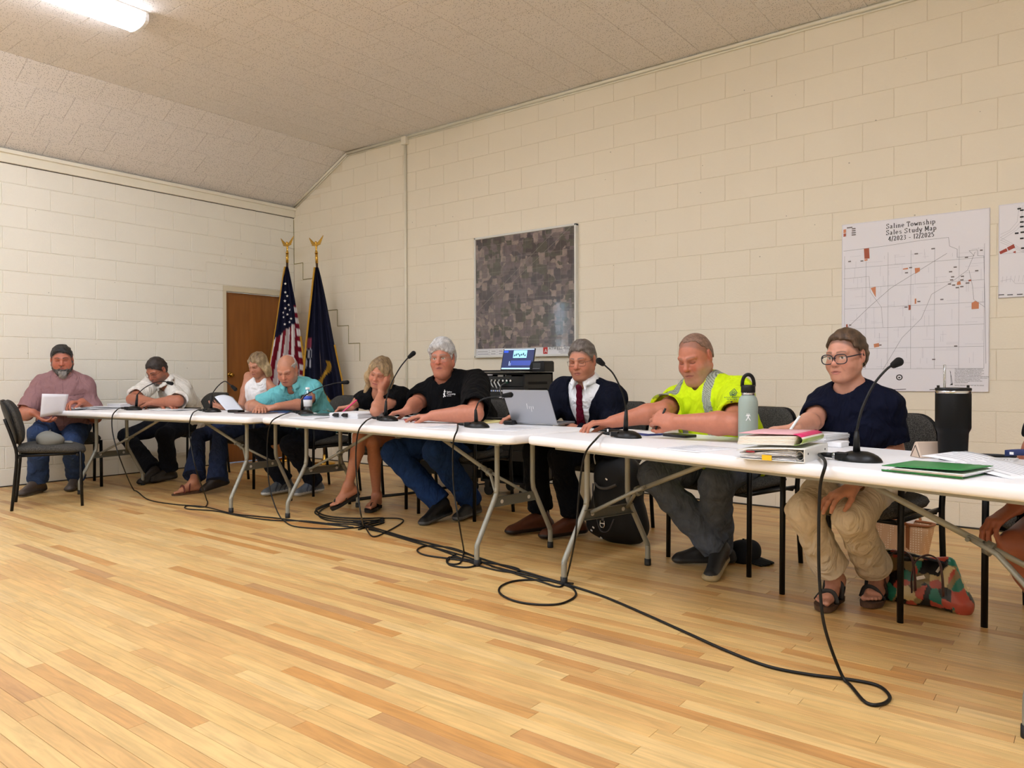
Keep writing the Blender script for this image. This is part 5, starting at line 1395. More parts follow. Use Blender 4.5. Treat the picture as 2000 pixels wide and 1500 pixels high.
# ================================================================ microphones and their cables
def microphone(tb, base, neck, head, lab, hl=1.):
    B = tp(tb, *base); d0 = depth(B); t = wroot('desk_microphone', B, label=lab, cat='microphone', group='gooseneck desk microphones')
    a = math.radians(TABS[tb][1])+.12; R = rotz(a)
    prof = [(0, 0), (.98, 0), (1, .05), (.99, .14), (.93, .34), (.80, .58), (.6, .78), (.36, .92), (.0, .97)]
    q = MB(); n = 26; vs = []; fs = []
    for r, z in prof:
        for k in range(n):
            c, s_ = math.cos(2*PI*k/n), math.sin(2*PI*k/n); vs.append(B+R@np.array((.074*r*c-.006*z*(c < 0), .054*r*s_, .038*z)))
    for i in range(len(prof)-1):
        for k in range(n): fs.append((i*n+k, i*n+(k+1) % n, (i+1)*n+(k+1) % n, (i+1)*n+k))
    q.add(vs, fs, 0, True); q.obj('base', M_blackp, t)
    P0 = B+R@np.array((-.082, -.012, .014))
    q = MB(); q.box(B+R@np.array((-.052, -.026, .017)), (.045, .03, .026), R=R)
    q.obj('connector_block', M_blackp, t, bevel=.003)
    q = MB(); q.tube([B+R@np.array((-.07, -.018, .016)), B+R@np.array((-.088, -.02, .016))], .0115, 12); q.obj('connector_ring', mat('silver connector', (190, 190, 190), .25, .9), t)
    q = MB(); q.tube([B+R@np.array((-.084, -.02, .016)), B+R@np.array((-.118, -.024, .017)), B+R@np.array((-.135, -.026, .017))], [.0095, .0085, .005], 10); q.obj('plug', M_blackp, t)
    pts = [at_depth(x, y, d0+.0) for x, y in neck]; s0 = B+np.array((pts[0]-B)[0:2].tolist()+[.034])
    up = pts[1]; q = MB(); q.tube([s0, s0+(up-s0)*.55, up], [.0125, .0105, .0075], 12); q.obj('boot', M_blackp, t)
    hd = at_depth(*head, d0-.01); path = smooth_path([s0+(up-s0)*.9]+pts[1:]+[hd], 6)
    MB().tube(path, .0042, 8).obj('gooseneck', M_blackp, t)
    dv = unit(hd-pts[-1]); sol = Sol(); sol.cone(hd-dv*.018*hl, hd+dv*.022*hl, .0125, .0165, .01); 
    bl = linc((12, 12, 12)); o = solid_obj('foam_windscreen', sol, .004, M_foam, t)
    return B+R@np.array((-.135, -.026, .017))
def cable(tb, start, over, floor, lab, r=.0046, off=-.014):
    P = [start]
    for x, y in over:
        w = tp(tb, x, y, off); P.append(w if w[2] > .006 else on_z(x, y, .005))
    for i, c in enumerate(floor): P.append(on_z(c[0], c[1], .005+(c[2] if len(c) > 2 else 0)))
    Q = smooth_path(P, 7)
    for w in Q: w[2] = max(w[2], r+.0006)
    o = MB().tube(Q, r, 8).obj('microphone_cable', M_cable)
    setp(o, lab, 'cable', 'black microphone cables'); return o
s7 = microphone('C', (1680, 901), [(1673, 884), (1673, 842), (1684, 798), (1706, 752), (1732, 721)], (1750, 710), 'gooseneck microphone between the binders and the green folder', .45)
s6 = microphone('C', (1226, 855), [(1222, 842), (1223, 800), (1216, 768), (1199, 732), (1184, 716)], (1174, 708), 'gooseneck microphone in front of the reaching hand of the man in yellow', .6)
s5 = microphone('B', (934, 835), [(930, 822), (929, 800), (936, 784), (952, 777), (974, 774)], (990, 772), 'low bent gooseneck microphone left of the silver laptop')
s4 = microphone('B', (759, 822), [(753, 810), (754, 783), (764, 750), (780, 720), (794, 702)], (803, 694), 'tall gooseneck microphone in front of the heavy man in black')
s3 = microphone('B', (597, 809), [(590, 798), (590, 780), (601, 769), (628, 756), (658, 748)], (673, 747), 'gooseneck microphone leaning right beside the water bottle')
s2 = microphone('A', (416, 805), [(412, 795), (413, 772), (424, 756), (438, 745), (448, 750)], (456, 757), 'gooseneck microphone at the right half of the far left table')
s1 = microphone('A', (262, 801), [(266, 789), (268, 771), (283, 757), (304, 747), (320, 745)], (331, 748), 'gooseneck microphone in front of the man in the white shirt')
cable('C', s7, [(1612, 905), (1602, 950), (1599, 1050), (1601, 1140), (1612, 1230)], [(1650, 1330), (1690, 1372), (1722, 1376), (1738, 1362), (1715, 1340), (1660, 1328), (1580, 1318), (1500, 1302), (1420, 1272), (1340, 1236), (1260, 1200), (1180, 1166), (1110, 1143), (1040, 1122), (960, 1098), (880, 1072), (800, 1052), (740, 1034), (690, 1020)], 'microphone cable looping on the floor at right, longest one', .0056, -.02)
cable('C', s6, [(1166, 856), (1144, 884), (1134, 930), (1128, 1000), (1122, 1060)], [(1106, 1130), (1094, 1146), (1050, 1134), (980, 1112), (900, 1084), (820, 1062), (760, 1044), (700, 1026), (640, 1022)], 'microphone cable hanging by the left leg of the nearest table')
cable('B', s5, [(893, 840), (885, 868), (886, 950), (898, 1030)], [(906, 1080), (898, 1100), (874, 1100), (880, 1088), (930, 1096), (985, 1104), (1014, 1112), (1000, 1118), (940, 1106), (870, 1078), (780, 1048), (720, 1034)], 'microphone cable hanging left of the laptop')
cable('B', s4, [(713, 824), (699, 846), (695, 900), (700, 970), (706, 1010)], [(712, 1030), (728, 1048), (756, 1038), (786, 1020), (780, 1013), (740, 1012), (690, 1012), (640, 1008), (618, 998), (624, 990), (660, 982)], 'microphone cable hanging before the blonde woman in black')
cable('B', s3, [(546, 813), (528, 828), (522, 870), (525, 940), (536, 985)], [(552, 1016), (575, 1028), (640, 1033), (700, 1030), (722, 1022), (690, 1018)], 'microphone cable hanging at the joint of the two left tables')
cable('A', s2, [(376, 808), (370, 830), (373, 870), (384, 920)], [(404, 978), (400, 990), (366, 988), (366, 994), (420, 998), (470, 1008), (530, 1016), (600, 1018), (680, 1028)], 'microphone cable hanging before the woman in the white top')
cable('A', s1, [(228, 801), (219, 815), (221, 850), (236, 900)], [(262, 958), (290, 976), (340, 985), (400, 990), (460, 1004), (540, 1012), (620, 1022), (690, 1030)], 'microphone cable hanging near the left end of the far table')
def floor_coil(pts, lab, r=.0052, n=8):
    o = MB().tube(smooth_path([on_z(c[0], c[1], r+(c[2] if len(c) > 2 else 0)) for c in pts], n), r, 8).obj('audio_cable', M_cable); setp(o, lab, 'cable', 'black audio cables on the floor')
floor_coil([(1120, 1140), (1060, 1133), (1010, 1134), (980, 1144), (976, 1158), (1000, 1172), (1040, 1180), (1090, 1180), (1120, 1168), (1124, 1156), (1108, 1144), (1050, 1128), (960, 1106)], 'black cable lying in one big ring on the floor')
floor_coil([(940, 1100), (885, 1092), (830, 1084), (815, 1074), (835, 1066), (880, 1070), (920, 1084), (940, 1098), (915, 1108), (880, 1104), (875, 1094), (890, 1082)], 'black cable in small overlapping loops before the middle table')
for i, (dy, dx) in enumerate(((0, 0), (4, -3), (8, 4))):
    floor_coil([(975, 940+dy*.2, .004*i), (935, 946), (880, 950+dy*.3), (800, 962+dy*.3), (740, 968+dy*.4), (680, 976+dy*.5), (640, 984+dy*.6), (618+dx, 996+dy), (640, 1008+dy), (700, 1013+dy), (750, 1012+dy), (700, 1026+dy)], ('uppermost', 'middle', 'lowest')[i]+' black cable of the thick bundle running back under the chairs', .0056)

# ================================================================ wall prints
def wall_rect(px0, py0, px1, py1): 
    a, b = on_y(px0, py0), on_y(px1, py1); return a[0], a[2], b[0], b[2]
def aerial_mat():
    m, nt, p = newmat('aerial photograph print'); tc = node(nt, 'ShaderNodeTexCoord')
    mp = node(nt, 'ShaderNodeMapping'); mp.inputs['Scale'].default_value = (1, 0, 1); nt.links.new(tc.outputs['Object'], mp.inputs[0])
    cols = []
    for sc, w in ((6.5, 0), (15, 1)):
        v = node(nt, 'ShaderNodeTexVoronoi', distance='CHEBYCHEV'); v.inputs['Scale'].default_value = sc; v.inputs['Randomness'].default_value = .8; nt.links.new(mp.outputs[0], v.inputs['Vector']); cols.append(v)
    cr = node(nt, 'ShaderNodeValToRGB'); e = cr.color_ramp.elements; e[0].color = lin((58, 52, 54)); e[1].color = lin((158, 142, 130))
    for pos, c in ((.2, (70, 68, 62)), (.36, (98, 88, 88)), (.48, (130, 116, 112)), (.6, (92, 82, 86)), (.74, (64, 58, 64))): q = e.new(pos); q.color = lin(c)
    cr.color_ramp.interpolation = 'CONSTANT'
    av = node(nt, 'ShaderNodeMath', operation='ADD'); s1_ = node(nt, 'ShaderNodeSeparateColor'); s2_ = node(nt, 'ShaderNodeSeparateColor')
    nt.links.new(cols[0].outputs['Color'], s1_.inputs[0]); nt.links.new(cols[1].outputs['Color'], s2_.inputs[0])
    mm = node(nt, 'ShaderNodeMath', operation='MULTIPLY_ADD'); mm.inputs[1].default_value = .55; nt.links.new(s1_.outputs[0], mm.inputs[0]); ml = node(nt, 'ShaderNodeMath', operation='MULTIPLY'); ml.inputs[1].default_value = .45; nt.links.new(s2_.outputs[1], ml.inputs[0]); nt.links.new(ml.outputs[0], mm.inputs[2]); nt.links.new(mm.outputs[0], cr.inputs[0])
    nz = node(nt, 'ShaderNodeTexNoise'); nz.inputs['Scale'].default_value = 22; nz.inputs['Detail'].default_value = 9; nt.links.new(mp.outputs[0], nz.inputs['Vector'])
    rp = node(nt, 'ShaderNodeMapRange'); rp.inputs[1].default_value = .3; rp.inputs[2].default_value = .7; rp.inputs[3].default_value = .8; rp.inputs[4].default_value = 1.5; nt.links.new(nz.outputs['Fac'], rp.inputs[0])
    mx = node(nt, 'ShaderNodeMix', data_type='RGBA', blend_type='MULTIPLY'); mx.inputs[0].default_value = 1; nt.links.new(cr.outputs[0], mx.inputs[6]); nt.links.new(rp.outputs[0], mx.inputs[7]); nt.links.new(mx.outputs[2], p.inputs['Base Color'])
    p.inputs['Roughness'].default_value = .12; p.inputs['Coat Weight'].default_value = .6; p.inputs['Coat Roughness'].default_value = .03
    nb = node(nt, 'ShaderNodeTexNoise'); nb.inputs['Scale'].default_value = 14; nt.links.new(mp.outputs[0], nb.inputs['Vector']); b = node(nt, 'ShaderNodeBump'); b.inputs['Strength'].default_value = .06; b.inputs['Distance'].default_value = .004
    nt.links.new(nb.outputs['Fac'], b.inputs['Height']); nt.links.new(b.outputs[0], p.inputs['Normal']); nt.links.new(b.outputs[0], p.inputs['Coat Normal'])
    return m
x0, z1, x1, z0 = 3.006, 2.396, 4.222, 1.195
am = wroot('aerial_map', ((x0+x1)/2, 0, z0), label='framed aerial photograph map hanging on the back wall', cat='framed map')
MB().box(((x0+x1)/2, -.016, (z0+z1)/2), (x1-x0-.01, .03, z1-z0-.01)).obj('backing', M_wht, am)
q = MB(); w = .02
for c, d in ((((x0+x1)/2, -.02, z1-w/2), (x1-x0, .045, w)), (((x0+x1)/2, -.02, z0+w/2), (x1-x0, .045, w)), ((x0+w/2, -.02, (z0+z1)/2), (w, .045, z1-z0)), ((x1-w/2, -.02, (z0+z1)/2), (w, .045, z1-z0))): q.box(c, d)
q.obj('frame', mat('white frame', (226, 226, 220), .35), am, bevel=.003)
MB().box(((x0+x1)/2, -.0325, (z0+.085+z1-.02)/2), (x1-x0-.045, .003, z1-z0-.11)).obj('photo_print', aerial_mat(), am)
MB().box(((x0+x1)/2, -.032, z0+.05), (x1-x0-.045, .002, .066)).obj('title_strip', M_paper, am)
q = MB(); rr = random.Random(5)
for xx in (x0+.03, x0+.19, x0+.29, x0+.385): q.box((xx, -.0338, z0+.05), (.002, .001, .055))
for zz in (z0+.025, z0+.05, z0+.076): q.box((x0+.205, -.0338, zz), (.36, .001, .0018))
for a, b, zz in ((.04, .14, .036), (.04, .13, .06), (.21, .06, .036), (.22, .05, .062), (.31, .05, .036), (.31, .05, .062)): q.box((x0+a+b/2, -.0338, z0+zz), (b, .001, .006))
for i, zz in enumerate((.07, .06, .05, .04, .03)): q.box((x1-.19+.01*i, -.0338, z0+zz-.004), (.05+.02*(i % 2), .001, .003)); q.box((x1-.10, -.0338, z0+zz-.004), (.05, .001, .003))
q.obj('title_block_lines', M_grey, am, kind='stuff')
MB().box((x1-.345, -.0338, z0+.055), (.05, .001, .062)).obj('red_logo_square', mat('logo red', (196, 44, 40), .5), am)
text('logo_letter', 'A', .05, (x1-.357, -.0346, z0+.036), (1, 0, 0), (0, 0, 1), M_wht, am)
text('map_lettering', 'ATWELL-HICKS', .034, (x1-.305, -.034, z0+.062), (1, 0, 0), (0, 0, 1), M_ink, am, space=1.25)
text('map_lettering', 'Michigan', .042, (x0+.58, -.034, z0+.028), (1, 0, 0), (0, 0, 1), M_ink, am)
# roads printed on the aerial photo
q = MB()
for a, b in (((x0+.0+.02, z0+.45), (x1-.25, z1-.05)), ((x0+.3, z0+.6), (x1-.05, z1-.02))): q.bar((a[0], -.0343, a[1]), (b[0], -.0343, b[1]), .0006, .003)
for i in range(9): xx = x0+.1+i*.135; q.box((xx, -.0343, (z0+z1)/2+.03), (.0016, .0006, z1-z0-.14)); 
for i in range(8): zz = z0+.16+i*.135; q.box(((x0+x1)/2, -.0343, zz), (x1-x0-.06, .0006, .0016))
q.obj('printed_roads', mat('road print', (132, 126, 120), .3), am)

# ---- slab serif stroke lettering for the township poster
GL = {'S': [[(.78,.82),(.6,.97),(.35,.98),(.18,.85),(.2,.66),(.5,.53),(.78,.4),(.82,.2),(.65,.04),(.38,.02),(.18,.16)],[(.78,1.),(.78,.78)],[(.18,0),(.18,.24)]],
 'a': [[(.2,.5),(.35,.62),(.6,.6),(.68,.45),(.68,.1),(.74,.02),(.86,.05)],[(.68,.36),(.4,.34),(.2,.24),(.2,.08),(.36,.0),(.55,.06),(.68,.2)]], 'l': [[(.28,1),(.5,1),(.5,.02)],[(.25,.02),(.75,.02)]],
 'i': [[(.28,.6),(.5,.6),(.5,.02)],[(.25,.02),(.75,.02)],[(.46,.86),(.54,.9)]], 'n': [[(.05,.6),(.22,.6),(.22,.02)],[(.05,.02),(.4,.02)],[(.22,.44),(.42,.6),(.66,.58),(.74,.42),(.74,.02)],[(.58,.02),(.92,.02)]],
 'e': [[(.2,.32),(.8,.32),(.76,.5),(.55,.62),(.3,.56),(.18,.32),(.26,.1),(.5,0),(.76,.1)]], 'T': [[(.5,.98),(.5,.02)],[(.3,.02),(.7,.02)],[(.1,.74),(.1,.98),(.9,.98),(.9,.74)]], 'o': [[(.5,.62),(.26,.54),(.16,.31),(.26,.08),(.5,0),(.74,.08),(.84,.31),(.74,.54),(.5,.62)]],
 'w': [[(0,.6),(.2,.6)],[(.1,.6),(.3,.02),(.5,.5),(.7,.02),(.9,.6)],[(.8,.6),(1,.6)]], 's': [[(.74,.46),(.6,.6),(.38,.6),(.26,.48),(.34,.36),(.66,.28),(.76,.14),(.62,.01),(.38,.01),(.24,.14)]],
 'h': [[(.05,1),(.22,1),(.22,.02)],[(.05,.02),(.4,.02)],[(.22,.44),(.42,.6),(.66,.58),(.74,.42),(.74,.02)],[(.58,.02),(.92,.02)]], 'p': [[(.05,.6),(.22,.6),(.22,-.3)],[(.05,-.3),(.42,-.3)],[(.22,.46),(.45,.62),(.72,.54),(.82,.3),(.72,.08),(.45,0),(.22,.14)]],
 't': [[(.44,.86),(.44,.12),(.55,.02),(.74,.06)],[(.2,.6),(.72,.6)]], 'u': [[(.05,.6),(.22,.6),(.22,.16),(.36,.02),(.56,.04),(.74,.2)],[(.58,.6),(.74,.6),(.74,.02),(.9,.02)]], 'd': [[(.6,1),(.76,1),(.76,.02),(.92,.02)],[(.76,.46),(.52,.62),(.26,.54),(.16,.3),(.26,.08),(.52,0),(.76,.16)]],
 'y': [[(0,.6),(.3,.6)],[(.14,.6),(.48,.04)],[(.7,.6),(1,.6)],[(.86,.6),(.4,-.24),(.2,-.3),(.1,-.2)]], 'M': [[(.02,.02),(.3,.02)],[(.16,.02),(.16,.98),(.02,.98)],[(.16,.98),(.5,.2),(.84,.98),(.98,.98)],[(.84,.98),(.84,.02)],[(.7,.02),(.98,.02)]],
 '4': [[(.68,.02),(.68,.98),(.12,.3),(.9,.3)],[(.5,.02),(.86,.02)]], '/': [[(.2,-.1),(.8,1.05)]], '2': [[(.2,.76),(.3,.94),(.55,.98),(.76,.84),(.74,.6),(.2,.04),(.82,.04),(.82,.2)]], '0': [[(.5,.98),(.28,.86),(.2,.5),(.28,.12),(.5,.02),(.72,.12),(.8,.5),(.72,.86),(.5,.98)]],
 '3': [[(.2,.86),(.45,.98),(.72,.86),(.72,.66),(.45,.54),(.76,.42),(.8,.2),(.55,.02),(.2,.12)]], '-': [[(.2,.36),(.8,.36)]], '1': [[(.26,.8),(.5,.98),(.5,.02)],[(.28,.02),(.72,.02)]], '5': [[(.76,.96),(.28,.96),(.24,.56),(.55,.64),(.8,.44),(.78,.16),(.5,.02),(.2,.12)]], ' ': []}
def serif(mb, s, cx, z, h, y, adv=.78):
    W = sum(h*adv*(.62 if c in 'il1/' else 1.25 if c in 'Mw' else .55 if c == ' ' else 1) for c in s); x = cx-W/2
    for c in s:
        cw = h*adv*(.62 if c in 'il1/' else 1.25 if c in 'Mw' else .55 if c == ' ' else 1)
        for st in GL[c]:
            for a, b in zip(st[:-1], st[1:]):
                pa, pb = (x+a[0]*cw*.92, y, z+a[1]*h), (x+b[0]*cw*.92, y, z+b[1]*h); vert = abs(b[1]-a[1]) > abs(b[0]-a[0])
                mb.bar(pa, pb, .0004, h*(.14 if vert else .085), up=(1, 0, 0) if abs(pb[0]-pa[0]) < 1e-5 else (0, 0, 1))
        x += cw
M_poster = mat('poster paper', (243, 242, 249), .55)
def poster(x0, x1, z0, z1, lab, curl=.004):
    t = wroot('wall_map', ((x0+x1)/2, 0, z0), label=lab, cat='poster')
    q = MB(); q.sheet(lambda u, v: (x0+(x1-x0)*u, -.003-curl*(math.sin(3*PI*u)**2*.6+(1-v)**4*1.5), z0+(z1-z0)*v), 18, 10, .0005); q.obj('sheet', M_poster, t)
    return t
x0, x1, z0, z1 = 6.487, 7.397, .902, 2.104
ps = poster(x0, x1, z0, z1, 'large white township parcel map with serif title, behind the woman in navy', .002); PY_ = -.0085
MB().box(((x0+x1)/2, PY_+.0014, (z0+z1)/2), (x1-x0-.01, .0015, z1-z0-.01)).obj('print_ground', M_poster, ps)
q = MB(); serif(q, 'Saline Township', 6.933, 2.040, .033, PY_, .68); serif(q, 'Sales Study Map', 6.936, 1.996, .033, PY_, .68); serif(q, '4/2023 - 12/2025', 6.936, 1.952, .033, PY_, .62); q.obj('title_lettering', M_ink, ps)
def PX(px, py): a = on_y(px, py); return a[0], a[2]
def pline(mb, pts, w): 
    for a, b in zip(pts[:-1], pts[1:]): mb.bar((a[0], PY_, a[1]), (b[0], PY_, b[1]), .0004, w, up=(1, 0, 0) if abs(a[0]-b[0]) < 1e-4 else (0, 0, 1))
q = MB(); rr = random.Random(3); gx0, gx1, gz0, gz1 = x0+.02, x1-.03, 1.06, 1.93
xs = [gx0+(gx1-gx0)*i/6 for i in range(7)]; zs = [gz0+(gz1-gz0)*i/6 for i in range(7)]
zs[-1] = 1.875
for i in range(6):
    for j in range(6):
        for k in range(rr.randint(2, 5)):
            if rr.random() < .5:
                xx = xs[i]+(xs[i+1]-xs[i])*rr.random(); a = zs[j]+(zs[j+1]-zs[j])*rr.choice((0, .25, .5)); pline(q, [(xx, a), (xx, a+(zs[j+1]-zs[j])*rr.choice((.25, .5, .5)))], .0009)
            else:
                zz = zs[j]+(zs[j+1]-zs[j])*rr.random(); a = xs[i]+(xs[i+1]-xs[i])*rr.choice((0, .25, .5)); pline(q, [(a, zz), (a+(xs[i+1]-xs[i])*rr.choice((.25, .5, .5)), zz)], .0009)
q.obj('parcel_lines', mat('pale grey print', (188, 188, 200), .6), ps, kind='stuff')
q = MB()
for xx in xs: pline(q, [(xx, gz0), (xx, zs[-1])], .0011)
for zz in zs[:-1]: pline(q, [(gx0, zz), (gx1, zz)], .0012)
pline(q, [PX(1648, 491), PX(1728, 481), PX(1798, 470), PX(1853, 464), PX(1855, 481), PX(1870, 487), PX(1870, 503), PX(1886, 502), PX(1903, 500), PX(1893, 490), PX(1909, 488), PX(1910, 500), PX(1922, 500), PX(1925, 640), PX(1926, 710)], .0016)
pline(q, [PX(1653, 643), PX(1698, 600), PX(1740, 563), PX(1790, 532), PX(1850, 495)], .0018); pline(q, [PX(1725, 722), PX(1762, 660), PX(1800, 622), PX(1820, 575), PX(1852, 556), PX(1890, 528), PX(1905, 492)], .0015)
pline(q, [PX(1648, 545), PX(1698, 540), PX(1700, 570), PX(1722, 600), PX(1725, 640)], .0012); pline(q, [PX(1893, 528), PX(1900, 560), PX(1902, 585), PX(1924, 600)], .0014)
q.obj('road_lines', mat('dark grey print', (112, 112, 122), .6), ps)
par = MB(); par2 = MB()
def quad(mb, pts): v = [(a[0], PY_-.0004, a[1]) for a in (PX(*p) for p in pts)]; mb.add(v, [tuple(range(len(v)))])
for pts in ([(1688, 486), (1698, 485), (1699, 505), (1689, 506)], [(1775, 596), (1779, 596), (1779, 605), (1775, 606)], [(1653, 634), (1656, 633), (1657, 642), (1653, 643)], [(1648, 457), (1653, 456), (1653, 462), (1648, 463)], [(1892, 547), (1897, 546), (1897, 549), (1892, 550)]): quad(par, pts)
for pts in ([(1787, 524), (1797, 523), (1797, 530), (1788, 535)], [(1701, 563), (1711, 560), (1711, 581)], [(1898, 592), (1905, 588), (1912, 591), (1912, 603), (1898, 604)], [(1787, 584), (1790, 583), (1790, 593), (1787, 594)], [(1764, 525), (1774, 523), (1774, 526), (1764, 527)], [(1689, 507), (1695, 506), (1695, 509), (1689, 510)], [(1648, 449), (1653, 448), (1653, 455), (1648, 456)], [(1870, 551), (1876, 549), (1877, 556), (1869, 557)], [(1707, 672), (1717, 670), (1718, 677), (1708, 679)]): quad(par2, pts)
par.obj('dark_parcels', mat('rust print', (176, 92, 66), .6), ps); par2.obj('light_parcels', mat('orange print', (214, 140, 100), .6), ps)
q = MB()
for c in ((1660, 445, 12), (1668, 447, 8), (1668, 451, 8), (1668, 455, 9), (1668, 459, 9), (1660, 511, 6), (1684, 510, 6), (1779, 523, 6), (1771, 533, 6), (1790, 496, 7), (1823, 486, 7), (1866, 522, 6), (1857, 531, 6), (1861, 541, 6), (1859, 547, 6), (1880, 540, 6), (1879, 547, 6), (1855, 555, 6), (1863, 557, 6), (1890, 553, 7), (1870, 562, 6), (1879, 560, 6), (1840, 585, 6), (1795, 589, 6), (1770, 600, 6), (1661, 635, 5), (1867, 676, 6), (1824, 702, 6), (1908, 529, 6), (1888, 503, 6), (1917, 489, 5), (1720, 674, 5)):
    a = PX(c[0], c[1]); q.box((a[0], PY_-.0003, a[1]), (c[2]*.0031, .0004, .008))
q.obj('parcel_tags', mat('tag print', (120, 112, 112), .6), ps, kind='stuff')
sc_ = PX(1757, 737); q = MB(); q.lathe([(.0205, 0), (.0205, .0006)], (sc_[0], PY_, sc_[1]), 28, R=rotx(PI/2)); q.obj('township_seal', M_ink, ps)
q = MB(); q.lathe([(.0135, 0), (.0135, .0006)], (sc_[0], PY_-.0006, sc_[1]), 24, R=rotx(PI/2)); sl_ = q.obj('seal_centre', M_poster, ps)
q = MB(); q.box((sc_[0], PY_-.0014, sc_[1]), (.016, .0006, .004)); q.box((sc_[0], PY_-.0014, sc_[1]-.002), (.008, .0006, .011)); q.obj('seal_mark', M_ink, ps)
q = MB(); pline(q, [PX(1742, 761), PX(1770, 760)], .004); pline(q, [PX(1816, 761), PX(1845, 760)], .004); pline(q, [PX(1856, 724), PX(1861, 751)], .002); pline(q, [PX(1857, 726), PX(1858, 751)], .002); quad(q, [(1855, 752), (1861, 748), (1861, 752)]); q.obj('scale_bar_and_north_arrow', M_ink, ps)
dt = ['The information contained in this cadastral', 'map is used to locate, identify and inventory', 'parcels of land in Washtenaw County for', 'appraisal and taxing purposes only and is not', 'to be construed as a "survey description".', 'The information is provided with the understanding', 'that the conclusions drawn from such information', 'are solely the responsibility of the user.', 'Any assumption of legal status of this data', 'is hereby disclaimed.', '', 'NOTE: PARCELS MAY NOT BE TO SCALE']
a = PX(1865, 722)
for i, l in enumerate(dt):
    if l: text('disclaimer_lettering', l, .0092, (a[0], PY_, a[1]-.0098*i), (1, 0, 0), (0, 0, 1), M_ink, ps, ext=.0001)
x0, z1 = PX(1951, 401); x1 = x0+.62; z0 = PX(1949, 583)[1]
p2 = poster(x0, x1, z0, z1, 'second white parcel map cut off by the right edge of the photo', .002)
MB().box(((x0+x1)/2, PY_+.0014, (z0+z1)/2), (x1-x0-.01, .0015, z1-z0-.01)).obj('print_ground', M_poster, p2)
q = MB()
for k in range(3):
    pline(q, [(x0+.11+.02*k, z1-.02), (x0+.10+.02*k, z1-.12), (x0+.06+.02*k, z1-.17), (x0+.01, z1-.19-.02*k)], .001); pline(q, [(x0+.01, z1-.21-.015*k), (x0+.08, z1-.26-.012*k), (x0+.2, z1-.36)], .001)
for k in range(8): pline(q, [(x0+.02+.022*k, z0+.10), (x0+.025+.022*k, z0+.14)], .0008)
pline(q, [(x0+.01, z0+.11), (x0+.07, z0+.12), (x0+.09, z0+.09), (x0+.2, z0+.08)], .001); pline(q, [(x0+.01, z0+.285), (x0+.4, z0+.285)], .001)
q.obj('parcel_lines', mat('grey street print', (160, 160, 172), .6), p2, kind='stuff')
q = MB(); q2 = MB()
for pts in ([(1952, 492), (1966, 485), (1968, 491), (1954, 497)], [(1967, 484), (1980, 477), (1983, 484), (1970, 490)], [(1978, 493), (1984, 490), (1984, 495)]): quad(q, pts)
q.obj('dark_parcels', mat('rust print two', (172, 72, 56), .6), p2)
q = MB()
for c in ((1991, 408), (1996, 411), (1986, 456), (1996, 424), (1996, 434), (1996, 443), (1997, 454), (1996, 466), (1998, 485)): a = PX(*c); q.box((a[0], PY_-.0003, a[1]), (.02, .0004, .01))
for c in ((1956, 576), (1973, 576), (1992, 575)): a = PX(*c); q.box((a[0], PY_-.0003, a[1]), (.03, .0004, .005))
q.obj('parcel_tags', M_ink, p2, kind='stuff')

# ================================================================ flags in the corner
def eagle(P, s, parent, m):
    sol = Sol(); P = np.array(P, float)
    sol.cone(P, P+np.array((0, 0, .04))*s, .012*s, .014*s, .01); sol.ell(P+np.array((.0, -.004, .062))*s, np.array((.012, .014, .013))*s); 
    for q in (-1, 1):
        w = P+np.array((q*.010, 0, .03))*s
        for k in range(5):
            e = P+np.array((q*(.078+.012*k), .0, .035+.022*k))*s; sol.cone(w, e, .013*s, .006*s, .006, flat=((0, 1, 0), .6))
    for k in (-1, 0, 1): sol.cone(P, P+np.array((.010*k, 0, -.05))*s, .008*s, .005*s, .005)
    return solid_obj('eagle_finial', sol, .004, m, parent)
M_pole = mat('dark oak pole', (74, 50, 34), .35, var=.2, vscale=20, stretch=(1, 1, .1)); M_fringe = mat('gold fringe', (196, 148, 44), .8, bump=.5, bscale=200); M_flag = tint_mat('flag cloth', .8, 0., .2, 500, spec=.2)
